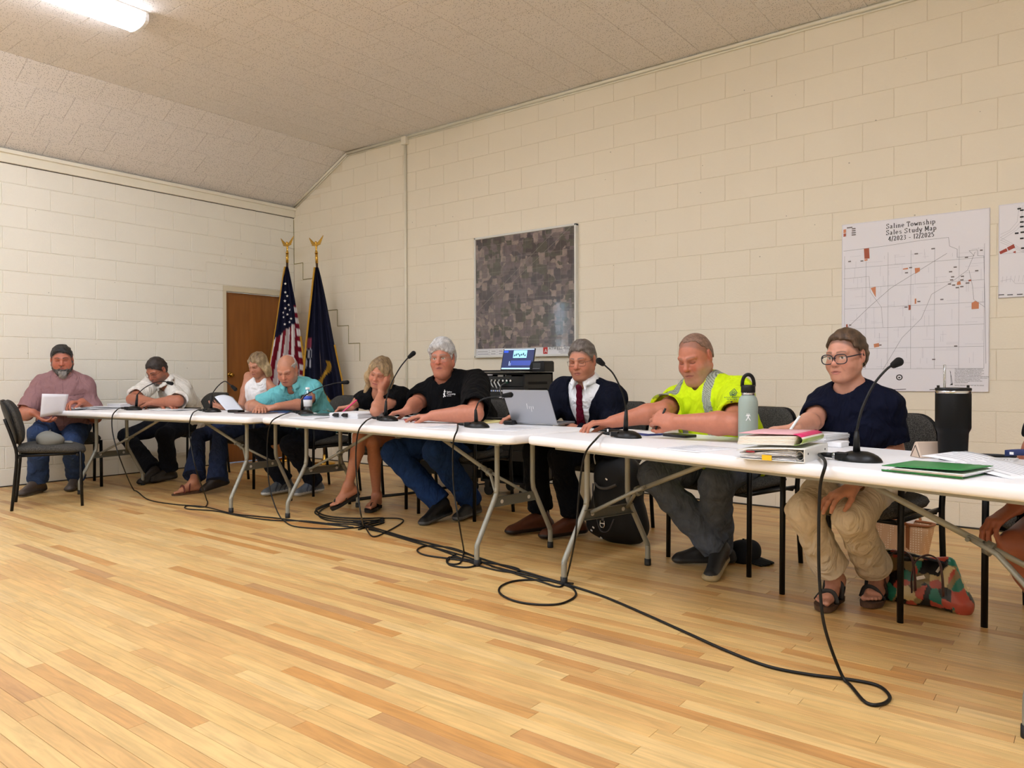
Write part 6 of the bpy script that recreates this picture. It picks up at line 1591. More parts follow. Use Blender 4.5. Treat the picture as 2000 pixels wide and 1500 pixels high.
def flag(base, top, lab, paint, width, z_lo, seed, lean=(0, 0)):
    t = wroot('flag', base, label=lab, cat='flag', group='flags on stands in the corner'); base = np.array(base, float); top = np.array(top, float)
    MB().tube([base, base+(top-base)*.97], .0135, 12).obj('pole', M_pole, t)
    MB().lathe([(.12, 0), (.125, .008), (.12, .018), (.06, .03), (.03, .045), (.022, .06), (.02, .11)], base, 28).obj('stand', M_gold, t)
    q = MB(); ax = unit(top-base); q.tube([top-ax*.12, top], [.016, .016], 12); q.tube([top-ax*.005, top+ax*.022], [.02, .013], 12); q.obj('ferrule', M_gold, t)
    eagle(top+ax*.06, 1.0, t, M_gold)
    zt = top[2]-.17; H = zt-z_lo; R = CR
    def fn(u, v):                    # u across the gathered cloth, v downwards
        c = base+(top-base)*((zt-H*v-base[2])/(top[2]-base[2])); w = .03+width*min(1, (v*1.25)**.9); k = math.sin(u*2*PI*3.2+seed)*(.012+.03*v)
        x = (u-.42)*w*1.3+.015*math.sin(v*5+seed)*v; f = np.array((CR[0], CR[1], 0)); g = np.array((-CR[1], CR[0], 0))
        return c+f*x-g*(.03+k+.02*v)+np.array((0, 0, -.10*abs(u-.45)*v))
    q = MB(); q.sheet(fn, 60, 70, .002); me = q.mesh('cloth', M_flag); n = len(me.vertices)
    uv = np.array([(i/60, j/70) for i in range(61) for j in range(71)]); uv = np.concatenate((uv, uv)); c = paint(uv)
    a = me.color_attributes.new('tint', 'FLOAT_COLOR', 'POINT'); a.data.foreach_set('color', np.concatenate((c, np.ones((n, 1))), 1).astype(F4).ravel())
    link('cloth', me, t)
    q = MB(); q.tube([fn(0.0, v) for v in np.linspace(0, 1, 30)], .011, 6); q.tube([fn(u, 1) for u in np.linspace(0, 1, 50)], .012, 6); q.tube([fn(1., v) for v in np.linspace(.55, 1, 14)], .012, 6); q.obj('gold_fringe', M_fringe, t)
    return t, fn
def us(uv):
    u, v = uv[:, 0], uv[:, 1]; c = np.tile(linc((24, 26, 52)), (len(uv), 1)); s = ((u*1.0+v*.0)*9+v*2.2).astype(int) % 2
    m = v > .50-.16*(u-.5); c[m & (s == 0)] = linc((128, 20, 40)); c[m & (s == 1)] = linc((226, 220, 220)); m2 = (u > .80) & (v > .30); s2 = (v*22).astype(int) % 2
    c[m2 & (s2 == 0)] = linc((128, 20, 40)); c[m2 & (s2 == 1)] = linc((226, 220, 220)); return c
F1b = on_z(560, 899); F1t = np.array((F1b[0]-.03, F1b[1], 0)); d_ = depth(F1b)
ft_, fn_ = flag(F1b, on_line(561, 494, (F1b[0], F1b[1]), math.degrees(YAW)), 'American flag on a pole with gold eagle, hanging in front of the door', us, .30, .86, .4)
MS = mat('white star', (236, 234, 232), .7)
for i, (u, v) in enumerate(((.34, .14), (.36, .21), (.46, .24), (.34, .28), (.52, .31), (.38, .34), (.60, .35), (.46, .39), (.30, .41), (.66, .42), (.54, .45), (.38, .47), (.24, .37))):
    P = np.array(fn_(u, v)); n = unit(CAM-P); n[2] = 0; n = unit(n); x = np.cross((0, 0, 1), n); P = P+n*.018; r = .017
    vs = [P+(x*math.sin(k*PI/5)+np.array((0, 0, 1))*math.cos(k*PI/5))*(r if k % 2 == 0 else r*.42) for k in range(10)]; q = MB(); q.add(vs+[v_-n*.012 for v_ in vs], [tuple(reversed(range(10))), tuple(range(10, 20))]+[(k, (k+1) % 10, 10+(k+1) % 10, 10+k) for k in range(10)]); q.obj('star', MS, ft_)
def mi(uv):
    u, v = uv[:, 0], uv[:, 1]; c = np.tile(linc((20, 22, 44)), (len(uv), 1)); nz = np.sin(u*60)*np.sin(v*48)
    m = (u < .2) & (v > .52) & (v < .72) & (nz > .1); c[m] = linc((190, 190, 200)); m = (u < .16) & (v > .50) & (v < .58); c[m] = linc((150, 70, 90)); m = (np.abs(u-.55-.16*np.sin(v*20)) < .05) & (v > .68); c[m] = linc((190, 146, 50)); return c
F2b = on_z(634, 906)
flag(F2b, on_line(618, 494, (F2b[0], F2b[1]), math.degrees(YAW)), 'navy blue state flag with gold fringe on a pole with gold eagle', mi, .30, .70, 2.1)
# ================================================================ things on the tables
UPZ = np.array((0, 0, 1.)); M_pale = mat('pale print', (196, 197, 204), .7)
def tdir(tb): a = math.radians(TABS[tb][1]); return np.array((math.cos(a), math.sin(a), 0)), np.array((-math.sin(a), math.cos(a), 0))
def sheet_on(tb, cx, cy, w, l, ang, lab, m=None, lift=.0006, curl=0., lines=True, z=None, cat='paper', stack=1, group=None, name='paper_sheet', th=.0009):
    """sheet(s) lying on the table, centre at photo direction (cx,cy), ang turns it"""
    C = tp(tb, cx, cy, None, z); a = math.radians(TABS[tb][1]+ang); x = np.array((math.cos(a), math.sin(a), 0)); y = np.array((-math.sin(a), math.cos(a), 0))
    t = wroot(name, C, label=lab, cat=cat, **({'group': group} if group else {})); rr = random.Random(int(cx))
    for k in range(stack):
        dx, dy, da = (rr.uniform(-.008, .008), rr.uniform(-.006, .006), rr.uniform(-.04, .04)) if k else (0, 0, 0)
        xx = x*math.cos(da)+y*math.sin(da); yy = y*math.cos(da)-x*math.sin(da)
        q = MB(); q.sheet(lambda u, v: C+xx*(w*(u-.5)+dx)+yy*(l*(v-.5)+dy)+UPZ*(lift+k*.0028+curl*(u-.5)**2*4*(1-v)+curl*.4*math.sin(v*5+k)*u), 8, 8, th if stack == 1 else .0016)
        o = q.obj('sheet', m or M_paper, t)
    if lines:
        q = MB(); z0 = lift+(stack-1)*.0028+th+.0002
        for i in range(14):
            v = .12+i*.058; L = rr.choice((.7, .78, .6, .75, .3))
            p0, p1 = [C+x*(w*(u-.5))+y*(l*((1-v)-.5))+UPZ*(z0+curl*(u-.5)**2*4*v+curl*.4*math.sin((1-v)*5+stack-1)*u) for u in (.12, .12+L)]
            if curl < .004: q.bar(p0, p1, .0032, .0003)
        if q.v: q.obj('printed_lines', M_pale, t, kind='stuff')
    return t
def slab(tb, cx, cy, w, l, h, ang, name, lab, cat, m, z=0., bev=.003, group=None):
    C = tp(tb, cx, cy); a = math.radians(TABS[tb][1]+ang); t = wroot(name, C, label=lab, cat=cat, **({'group': group} if group else {}))
    MB().prism(rrect(w, l, min(w, l)*.12), .0, h, M=lambda v: C+rotz(a)@np.array((v[0], v[1], v[2]+z+.0005))).obj('case', m, t, bevel=bev); return t, C, rotz(a)
def binder_clip(P, R, s, parent, m=None):
    q = MB(); q.prism([(-.014, 0), (.014, 0), (.004, .022), (-.004, .022)], -.02, .02, M=lambda v: P+R@(np.array((v[1], v[2], v[0]))*s)); o = q.obj('binder_clip', m or M_blackp, parent)
    q = MB()
    for k in (-1, 1): q.tube([P+R@(np.array(c)*s) for c in ((-.002, -.012, k*.012), (-.03, -.008, k*.012), (-.036, 0, k*.012), (-.03, .008, k*.012), (-.002, .012, k*.012))], .001*s, 5)
    q.obj('clip_handle', M_chrome, o); return o
# table A
sheet_on('A', 150, 800, .22, .29, 20, 'loose papers stacked at the left end of the far table', stack=6, curl=.012, lines=False, group=None)
sheet_on('A', 200, 799, .23, .29, -10, 'thick packet with a black clip left of the first microphone', stack=8, curl=.008, lines=False)
def packet(tb, px, py, w, l, h, ang, lab, m=None, cover=None, label_clip=None, name='document_packet'):
    C = tp(tb, px, py); R = rotz(math.radians(TABS[tb][1]+ang)); t = wroot(name, C, label=lab, cat='papers'); rr = random.Random(int(px)); n = max(4, int(h/.004))
    for k in range(n):
        d = np.array((rr.uniform(-.004, .004), rr.uniform(-.004, .004), .0005+h*k/n)); MB().box(C+R@d+UPZ*(h/n*.4), (w, l, h/n*.8), R=R).obj('page_block', m or M_paper, t)
    if label_clip:
        for u, v in label_clip: binder_clip(C+R@np.array((u, v, h*.6)), R@rotz(-PI/2), 1., t)
    return t, C, R
packet('A', 252, 797, .24, .28, .045, -8, 'white paper packet standing higher behind the first microphone')
slab('A', 292, 797, .15, .075, .009, 5, 'mobile_phone', 'black phone lying before the man in the white shirt', 'phone', M_blackp)
sheet_on('A', 340, 801, .3, .26, 14, 'white papers spread right of the folded arms on the far table', stack=3, curl=.006)
slab('A', 369, 798, .2, .11, .009, 4, 'tablet', 'flat black tablet beside the papers on the far table', 'tablet', M_blackp)
# sheet read by the woman in the white top
q = MB(); a, b, c, d = [at_depth(x, y, z) for x, y, z in ((419, 775, 6.55), (455, 776, 6.62), (477, 803, 6.5), (441, 801, 6.42))]
t = wroot('paper_sheet', (a+c)/2*np.array((1, 1, 0)), label='printed sheet tilted up in front of the woman in the white top', cat='paper')
q.sheet(lambda u, v: (1-u)*(1-v)*a+u*(1-v)*b+u*v*c+(1-u)*v*d+UPZ*.02*math.sin(PI*u)*(1-v), 8, 8, .0008); q.obj('sheet', mat('sheet bluish white', (226, 232, 244), .7), t)
slab('A', 461, 806, .15, .065, .022, -8, 'glasses_case', 'small black case at the right end of the far table', 'case', M_blackp, bev=.008)
slab('A', 505, 807, .32, .23, .006, 6, 'folder', 'dark brown folder under the folded hands', 'folder', mat('brown folder', (96, 84, 84), .6))
slab('B', 546, 806, .30, .22, .008, -4, 'folder', 'blue folder in front of the man in the turquoise polo', 'folder', mat('blue folder', (52, 74, 132), .5))
# table B
slab('B', 632, 812, .30, .22, .010, 8, 'folder', 'dark green folder beside the water bottle microphone', 'folder', mat('dark green folder', (62, 82, 84), .6))
sheet_on('B', 612, 816, .22, .28, 22, 'papers under the dark green folder edge', stack=3)
kt = wroot('keyring', tp('B', 640, 804), label='bunch of keys and folded glasses behind the dark green folder', cat='keys'); C = tp('B', 640, 804)
for k in range(4):
    a = k*1.1; q = MB(); e = np.array((math.cos(a), math.sin(a), .04)); q.bar(C+UPZ*(.002+.002*k), C+e*.055+UPZ*(.002+.002*k), .007, .002); q.lathe([(.011, 0), (.011, .002)], C+e*.018+UPZ*(.001+.002*k), 12); q.obj('key', mat('brass key', (160, 150, 110), .3, 1), kt)
MB().tube([C+np.array((.014*math.cos(a), .014*math.sin(a), .02)) for a in np.linspace(0, 2*PI, 16, endpoint=False)], .0012, 6, closed=True).obj('ring', M_chrome, kt)
packet('B', 697, 815, .25, .30, .038, 18, 'thick stack of white papers with black binder clips before the blonde woman', label_clip=[(-.06, -.155), (.02, -.155)])
ph, C, R = slab('B', 812, 822, .155, .078, .011, 4, 'mobile_phone', 'phone in a dark red case before the heavy man in black', 'phone', mat('dark red case', (150, 52, 60), .45))
sheet_on('B', 845, 812, .22, .28, 10, 'paper under the forearms of the heavy man in black', stack=2, lines=False)
sheet_on('B', 870, 834, .215, .28, 14, 'white printed sheet left of the low bent microphone', lines=True)
sheet_on('B', 1000, 838, .215, .28, 10, 'white printed sheet in front of the silver laptop')
lp, C, R = slab('B', 935, 824, .32, .22, .010, 3, 'legal_pad', 'yellow legal pad under a black portfolio behind the low microphone', 'notepad', mat('yellow paper', (240, 228, 160), .7))
slab('B', 950, 821, .24, .15, .008, 0, 'portfolio', 'black portfolio lying on the yellow legal pad', 'portfolio', M_blackp, z=.0105)
slab('B', 998, 829, .06, .10, .026, 20, 'computer_mouse', 'black computer mouse just left of the silver laptop', 'mouse', M_blackp, bev=.01)
# silver laptop
def laptop():
    L, Rr = tp('B', 1001, 828.5), tp('B', 1089, 832); t = wroot('laptop', (L+Rr)/2, label='open silver laptop, lid back towards the camera', cat='laptop'); a = unit(Rr-L); n = np.cross(a, UPZ); w = np.linalg.norm(Rr-L); mid = (L+Rr)/2
    Ms = mat('brushed silver', (176, 178, 184), .38, .55); M = np.column_stack((a, -n, UPZ))
    MB().prism(rrect(w, .225, .012), .003, .016, M=lambda v: mid+M@np.array((v[0], v[1]+.118, v[2]))).obj('base', Ms, t, bevel=.002)
    MB().box(mid+M@np.array((0, .11, .0165)), (w*.86, .10, .001), R=M).obj('keyboard', mat('keyboard', (60, 62, 68), .6), t)
    for i in range(12):
        for j in range(4): pass
    th = math.radians(30); up = math.cos(th)*UPZ+math.sin(th)*n; fr = np.cross(a, up); ML = np.column_stack((a, up, fr))
    o = mid+UPZ*.012
    MB().prism(rrect(w, .232, .010), -.003, .003, M=lambda v: o+ML@np.array((v[0], v[1]+.118, v[2]))).obj('lid', Ms, t, bevel=.0015)
    scr = MB().box(o+ML@np.array((0, .12, -.0036)), (w*.94, .20, .001), R=ML).obj('screen', mat('dark screen', (30, 34, 44), .2), t)
    # mark on the lid: four slanted strokes
    q = MB(); c = o+ML@np.array((.012, .112, .0036))
    for (x0, y0), (x1, y1) in (((-.024, .03), (-.028, -.008)), ((-.012, .012), (-.0145, -.008)), ((-.026, .010), (-.013, .012)), ((.001, .012), (-.004, -.028)), ((.015, .012), (.0125, -.008)), ((0.001, .012), (.015, .012)), ((-.0015, -.008), (.0125, -.008))):
        if abs(y0-y1) < .004: continue
        q.bar(c+ML@np.array((x0, y0, 0)), c+ML@np.array((x1, y1, 0)), .0034, .0008, up=fr)
    q.obj('logo', mat('bright logo metal', (242, 242, 244), .3, .2), t)
laptop()
# table C
slab('C', 1200, 843, .16, .075, .009, 8, 'mobile_phone', 'dark phone under the reaching hand of the man in yellow', 'phone', M_blackp)
tg = wroot('cable_tag', tp('C', 1186, 848), label='small white tag on the cable of the sixth microphone', cat='tag'); P = tp('C', 1187, 851); MB().box(P+UPZ*.017, (.008, .002, .034), R=rotz(.6)).obj('tag', M_paper, tg, bevel=.0006)
nb, C, R = slab('C', 1262, 848, .2, .14, .009, -14, 'notebook', 'small notebook with dark blue edge beside the phone of the man in yellow', 'notebook', mat('notebook blue', (44, 52, 110), .5))
MB().box(C+R@np.array((0, .01, .0105)), (.19, .12, .0015), R=R).obj('page', M_paper, nb)
slab('C', 1327, 853, .155, .085, .013, -4, 'phone_wallet', 'black phone wallet lying below the forearm of the man in yellow', 'phone', mat('black leatherette', (18, 17, 17), .35, bump=.2, bscale=200))
sheet_on('C', 1362, 876, .22, .25, -2, 'single white printed sheet before the sage green bottle')
def bottle_sage():
    C = tp('C', 1461, 867); t = wroot('water_bottle', C, label='sage green insulated bottle with black loop lid', cat='bottle'); d = depth(C); s = d/FPX
    R_b = 18.6*s; m = mat('sage powder coat', (150, 164, 154), .55, bump=.15, bscale=600); H = (867-788)*s
    MB().lathe([(R_b*.94, 0), (R_b, .004), (R_b, H*.97), (R_b*.97, H*1.06), (R_b*.86, H*1.14), (R_b*.70, H*1.19), (R_b*.68, H*1.2)], C, 36, 0).obj('body', m, t)
    MB().lathe([(R_b*.66, H*1.2), (R_b*.66, H*1.29)], C, 32).obj('steel_neck', M_chrome, t)
    lid = MB().lathe([(R_b*.70, H*1.27), (R_b*.73, H*1.28), (R_b*.73, H*1.43), (R_b*.66, H*1.46), (0, H*1.46)], C, 32).obj('lid', M_blackp, t)
    x = np.array((CR[0], CR[1], 0)); c = C+UPZ*H*1.42
    MB().tube([c+x*R_b*.62*math.cos(a)*1.0+UPZ*(R_b*1.25*max(0, math.sin(a))**.75) for a in np.linspace(0, PI, 18)], .0040, 8, r2=2., up=(CF[0], CF[1], 0)).obj('loop_handle', M_blackp, lid)
    # white running figure mark
    f = -np.array((CF[0], CF[1], 0)); f = unit(unit(f)*1.-x*.30); xx = np.cross(UPZ, f); o = C+f*(R_b+.0006)+UPZ*H*.68; q = MB()
    for p0, p1 in (((-.009, -.016), (.0, .0)), ((.009, -.016), (.0, .0)), ((.0, .0), (-.004, .008)), ((.0, .0), (.004, .008)), ((-.009, .004), (-.004, .008)), ((.009, .004), (.004, .008)), ((-.004, .008), (.004, .008))): q.bar(o+xx*p0[0]+UPZ*p0[1], o+xx*p1[0]+UPZ*p1[1], .0032, .0008, up=f)
    for k in (-1, 0, 1): q.box(o+xx*k*.0055+UPZ*(.013-.001*abs(k)), (.003, .0008, .003), R=np.column_stack((xx, f, UPZ)))
    q.obj('logo', M_wht, t)
bottle_sage()
def bottle_water():
    C = tp('B', 601, 806); t = wroot('water_bottle', C, label='clear plastic water bottle with blue and white label', cat='bottle'); s = depth(C)/FPX; r = 8.6*s; H = 48*s
    mc = clear_mat('clear plastic', .16, (232, 240, 246))
    MB().lathe([(r*.9, 0), (r, .006), (r*.96, H*.16), (r, H*.3), (r*.96, H*.42), (r, H*.56), (r, H*.66), (r*.8, H*.78), (r*.42, H*.9), (r*.36, H*.94)], C, 24).obj('body', mc, t)
    MB().lathe([(r*.97, .004), (r*.93, H*.5), (0, H*.5)], C, 20).obj('water', clear_mat('water', .1, (226, 236, 242)), t)
    MB().lathe([(r*.44, H*.94), (r*.46, H*.95), (r*.46, H*1.03), (0, H*1.035)], C, 20).obj('cap', M_wht, t)
    MB().lathe([(r*1.02, H*.26), (r*1.02, H*.68)], C, 24).obj('label', M_wht, t)
    MB().lathe([(r*1.03, H*.53), (r*1.03, H*.68)], C, 24).obj('blue_band', mat('label blue', (60, 88, 190), .4), t)
bottle_water()
def tumbler():
    C = tp('C', 1861, 898); t = wroot('tumbler', C, label='tall black insulated tumbler with steel band and clear straw', cat='tumbler'); s = depth(C)/FPX; r = 31*s; H = (898-757)*s; mb_ = mat('black powder coat', (2, 2, 2), .5, spec=.2)
    MB().lathe([(r*.78, 0), (r*.8, .004), (r*.86, H*.36), (r*.88, H*.385), (r*.98, H*.43), (r, H*.45), (r, H*.915), (r*.985, H*.92)], C, 40).obj('body', mb_, t)
    MB().lathe([(r*.985, H*.92), (r*1.0, H*.925), (r*1.0, H*.955), (r*.985, H*.96)], C, 40).obj('steel_band', M_chrome, t)
    lid = MB().lathe([(r*.985, H*.96), (r*1.01, H*.965), (r*1.01, H*.995), (r*.9, H*1.0), (0, H*1.0)], C, 40).obj('lid', M_blackp, t)
    x = np.array((CR[0], CR[1], 0))
    for k in (-1, 1): MB().box(C+x*k*r*.94+UPZ*H*1.005, (.008, .012, .014)).obj('lid_tab', M_blackp, lid)
    st = C-x*r*.55+UPZ*H*.99; MB().tube([st, st+UPZ*46*s], .0042, 10).obj('straw', clear_mat('straw plastic', .25, (226, 226, 220)), t)
tumbler()
def binders():
    # lower white ring binder, spine towards the right
    A, B = tp('C', 1438, 896), tp('C', 1570, 905); x = unit(B-A); y = np.cross(UPZ, x); w = np.linalg.norm(B-A)+.0; l = .29; R = np.column_stack((x, y, UPZ)); O = A; s = depth(B)/FPX; h = 27*s
    t = wroot('ring_binder', O+R@np.array((w/2, l/2, 0)), label='white ring binder stuffed with papers, under the pink striped notebook', cat='binder'); mw_ = mat('white vinyl', (234, 233, 228), .4)
    MB().box(O+R@np.array((w/2, l/2, .002)), (w, l, .003), R=R).obj('back_cover', mw_, t, bevel=.001)
    MB().box(O+R@np.array((w+.001, l/2, h/2)), (.003, l, h), R=R).obj('spine', mw_, t, bevel=.001)
    for v in (.04, l-.04): q = MB(); q.lathe([(.004, 0), (.004, .001)], O+R@np.array((w+.0026, v, h*.62)), 12, R=R@roty(PI/2)); q.obj('spine_rivet', M_ink, t)
    q = MB(); q.sheet(lambda u, v: O+R@np.array((w*u, l*v, h*(.98-.30*(1-u)**2.2))), 10, 6, .003); q.obj('front_cover', mw_, t)
    rr = random.Random(4)
    for k in range(14):
        z = .005+h*.78*k/14; b = .012+rr.uniform(-.004, .02)*(1 if k > 5 else .5); top = z*(1-.28*(1-.0))
        q = MB(); q.sheet(lambda u, v: O+R@np.array((b+(w-.03-b)*u, .006+rr.uniform(0, .0005)+(l-.012)*v, z*(1-.30*(1-u)**2)+.004*math.sin(u*3+k))), 8, 2, .0022); q.obj('page_block', M_paper if k % 4 else mat('grey divider', (150, 150, 156), .5), t)
    q = MB()
    for v in (.02, .03): q.tube([O+R@np.array((w-.02+.014*math.cos(a), v, h*.45+.016*math.sin(a))) for a in np.linspace(0, 2*PI, 14, endpoint=False)], .0018, 6, closed=True)
    q.obj('ring', M_chrome, t)
    MB().box(O+R@np.array((w*.47, -.003, h*.24)), (.034, .004, .018), R=R).obj('yellow_flag', mat('yellow tab', (250, 196, 24), .5), t)
    MB().box(O+R@np.array((w*.22, -.001, h*.62)), (.03, .003, .006), R=R).obj('red_tab', mat('red tab', (150, 40, 50), .5), t)
    # notebook on top: thick pages, wrapped pink and green striped spine
    h2 = 23*s; z0 = h+.004; O2 = O+R@np.array((-.004, .02, z0)); w2 = w*1.06; l2 = .26
    n = wroot('notebook', O2+R@np.array((w2/2, l2/2, 0)), label='thick notebook with pink and green striped cover on top of the white binder', cat='notebook')
    tilt = lambda u: .006*u
    for k in range(7):
        q = MB(); z = .002+h2*.82*k/7; q.sheet(lambda u, v: O2+R@np.array((w2*(.005*k+(.80)*u), l2*v, z*(.86+.14*u)+tilt(u))), 6, 2, h2*.82/7*.86); q.obj('page_block', mat('cream pages %d' % k, (238, 236-k % 3*4, 226-k % 3*6), .7), n)
    for nm, a0, a1, c in (('pink_cover', 30, 95, (214, 40, 104)), ('white_stripe', 12, 30, (236, 226, 216)), ('green_stripe', -30, 12, (156, 178, 92)), ('pale_stripe', -44, -30, (226, 232, 200)), ('green_cover', -90, -44, (128, 156, 78))):
        q = MB(); q.sheet(lambda u, v: O2+R@np.array((w2*.80+h2*.75*math.cos(math.radians(a0+(a1-a0)*u)), l2*v, h2*.47*(1+math.sin(math.radians(a0+(a1-a0)*u)))+.006)), 6, 4, .0022); q.obj(nm, mat(nm, c, .4), n)
    q = MB(); q.sheet(lambda u, v: O2+R@np.array((w2*(.02+.78*u), l2*v, h2*(.86+.08*u)+.006)), 6, 3, .002); q.obj('pink_front_cover', mat('faded pink cover', (224, 170, 176), .5), n)
    # papers with a big black clip behind
    P = tp('C', 1583, 866); pk, C, Rk = packet('C', 1600, 868, .16, .22, .05, 4, 'papers held by a large black binder clip behind the striped notebook')
    c = at_depth(1581, 837, depth(C)); bc = MB().prism([(-.014, -.012), (.014, -.012), (.005, .012), (-.005, .012)], -.030, .030, M=lambda v: c+Rk@np.array((v[2], v[0], v[1]))).obj('large_binder_clip', M_blackp, pk)
    q = MB(); q.tube([c+Rk@np.array(v) for v in ((-.016, -.006, .008), (-.010, -.006, .03), (-.003, -.006, .038), (.003, -.006, .038), (.010, -.006, .03), (.016, -.006, .008))], .0011, 6); q.obj('clip_handle', M_chrome, bc)
    slab('C', 1634, 872, .07, .1, .022, 10, 'receipt_stack', 'small pile of paper slips right of the binders', 'papers', M_paper)
binders()
def right_end():
    P = [tp('C', *c) for c in ((1722, 920), (1880, 936), (1905, 924), (1790, 893))]; O = P[0]; x = unit(P[1]-P[0]); y = np.cross(UPZ, x); R = np.column_stack((x, y, UPZ)); w = np.linalg.norm(P[1]-P[0]); mg = mat('green card folder', (40, 128, 62), .45, var=.06)
    t = wroot('folder', O+R@np.array((w/2, .11, 0)), label='bright green paper folder with papers inside at the right end', cat='folder')
    MB().box(O+R@np.array((w/2, .11, .0015)), (w, .22, .002), R=R).obj('back', mg, t)
    for k in range(5): MB().box(O+R@np.array((w*.52+.004*k, .108-.003*k, .0035+.0024*k)), (w*.9, .21, .0018), R=R).obj('page', M_paper, t)
    q = MB(); q.sheet(lambda u, v: O+R@np.array((w*u, .22*v, .0172+.008*u*(1-.4*v))), 10, 6, .0022); q.obj('front', mg, t)
    q = MB(); q.sheet(lambda u, v: O+R@np.array((w*u, -.001, .002+(.004+.001*u)*v)), 8, 2, .002); q.obj('fold', mg, t)
    def bent(c, w_, l_, ang, lab, z0, amp, rows):
        C = tp('C', *c); a = math.radians(CD+ang); X = np.array((math.cos(a), math.sin(a), 0)); Y = np.array((-math.sin(a), math.cos(a), 0)); pp = wroot('paper_sheet', C, label=lab, cat='paper'); f = lambda u, v, dz=0: C+X*w_*(u-.5)+Y*l_*(v-.5)+UPZ*(z0+amp*math.cos(u*PI*.62)*(.6+.4*v)+dz)
        for k in range(2): q = MB(); q.sheet(lambda u, v: f(u, v, .0012*k), 12, 6, .0008); q.obj('sheet', M_paper, pp)
        q = MB(); rr = random.Random(2)
        for i in range(rows):
            v = .9-i*.8/rows; u0 = rr.choice((.1, .1, .2)); u1 = rr.choice((.5, .8, .86))
            for j in range(6): ua, ub = u0+(u1-u0)*j/6, u0+(u1-u0)*(j+1)/6; q.bar(f(ua, v, .0022), f(ub, v, .0022), .0026, .0003)
        q.obj('printed_lines', M_grey, pp, kind='stuff')
    bent((1898, 909), .22, .2, -14, 'white printed paper lying across the green folder', .012, .022, 6)
    bent((1955, 922), .28, .21, -26, 'printed sheets fanned at the right edge of the nearest table', .004, .02, 9)
    C = tp('C', 1822, 893); gc = wroot('glasses_case', C, label='tan triangular glasses case between chair and black tumbler', cat='case'); a = math.radians(CD+60); Rg = rotz(a); mt_ = mat('tan leather', (206, 184, 164), .5)
    s = depth(C)/FPX; MB().prism([(-18*s, 0), (18*s, 0), (3*s, 29*s), (0, 31*s), (-3*s, 29*s)], -.07, .07, M=lambda v: C+Rg@np.array((v[2], v[0], v[1]))+UPZ*.001).obj('case', mt_, gc, bevel=.003)
    q = MB(); e = -.0708
    for p0, p1 in (((-13*s, 2*s), (0, 24*s)), ((0, 24*s), (13*s, 2*s))): q.bar(C+Rg@np.array((e, p0[0], p0[1])), C+Rg@np.array((e, p1[0], p1[1])), .002, .001, up=Rg@np.array((-1, 0, 0)))
    q.obj('flap_seam', M_ink, gc)
    C = tp('C', 1935, 898); sp = wroot('spiral_notepad', C, label='small spiral notepad behind the fanned sheets', cat='notepad'); Rn = rotz(math.radians(CD+8)); MB().box(C+UPZ*.004, (.15, .10, .007), R=Rn).obj('pages', M_paper, sp, bevel=.001)
    q = MB()
    for k in range(16): q.tube([C+Rn@np.array((-.07+.0093*k, -.05+.005*math.cos(b), .004+.006*math.sin(b))) for b in np.linspace(0, 2*PI, 8, endpoint=False)], .0009, 5, closed=True)
    q.obj('spiral', M_chrome, sp, kind='stuff')
    P0, P1 = C+np.array((-.055, .0, .0145)), C+np.array((.075, .03, .0145)); pn = wroot('pen', (P0+P1)/2, label='black click pen on the spiral notepad', cat='pen')
    MB().tube([P0+(P1-P0)*k for k in (0, .12, .14, .5, .9, 1)], [.0015, .0045, .0058, .0062, .005, .003], 10).obj('barrel', M_blackp, pn); MB().tube([P0, P0+(P1-P0)*.13], [.0014, .005], 10).obj('tip', M_chrome, pn)
    C = tp('C', 1996, 904); ly = wroot('lanyard', C, label='navy blue lanyard strap on the sheets at the right edge', cat='lanyard'); q = MB(); q.sheet(lambda u, v: C+np.array((-.05+.2*u, .02*u, .03+.006*math.sin(u*6)))+UPZ*.022*(v-.5), 10, 2, .002); q.obj('strap', mat('navy strap', (30, 44, 92), .7), ly)
    for k in range(3): MB().box(C+np.array((-.03+.045*k, .02*(.1+.22*k)-.0022, .031)), (.012, .001, .009)).obj('strap_mark', M_wht, ly)
right_end()

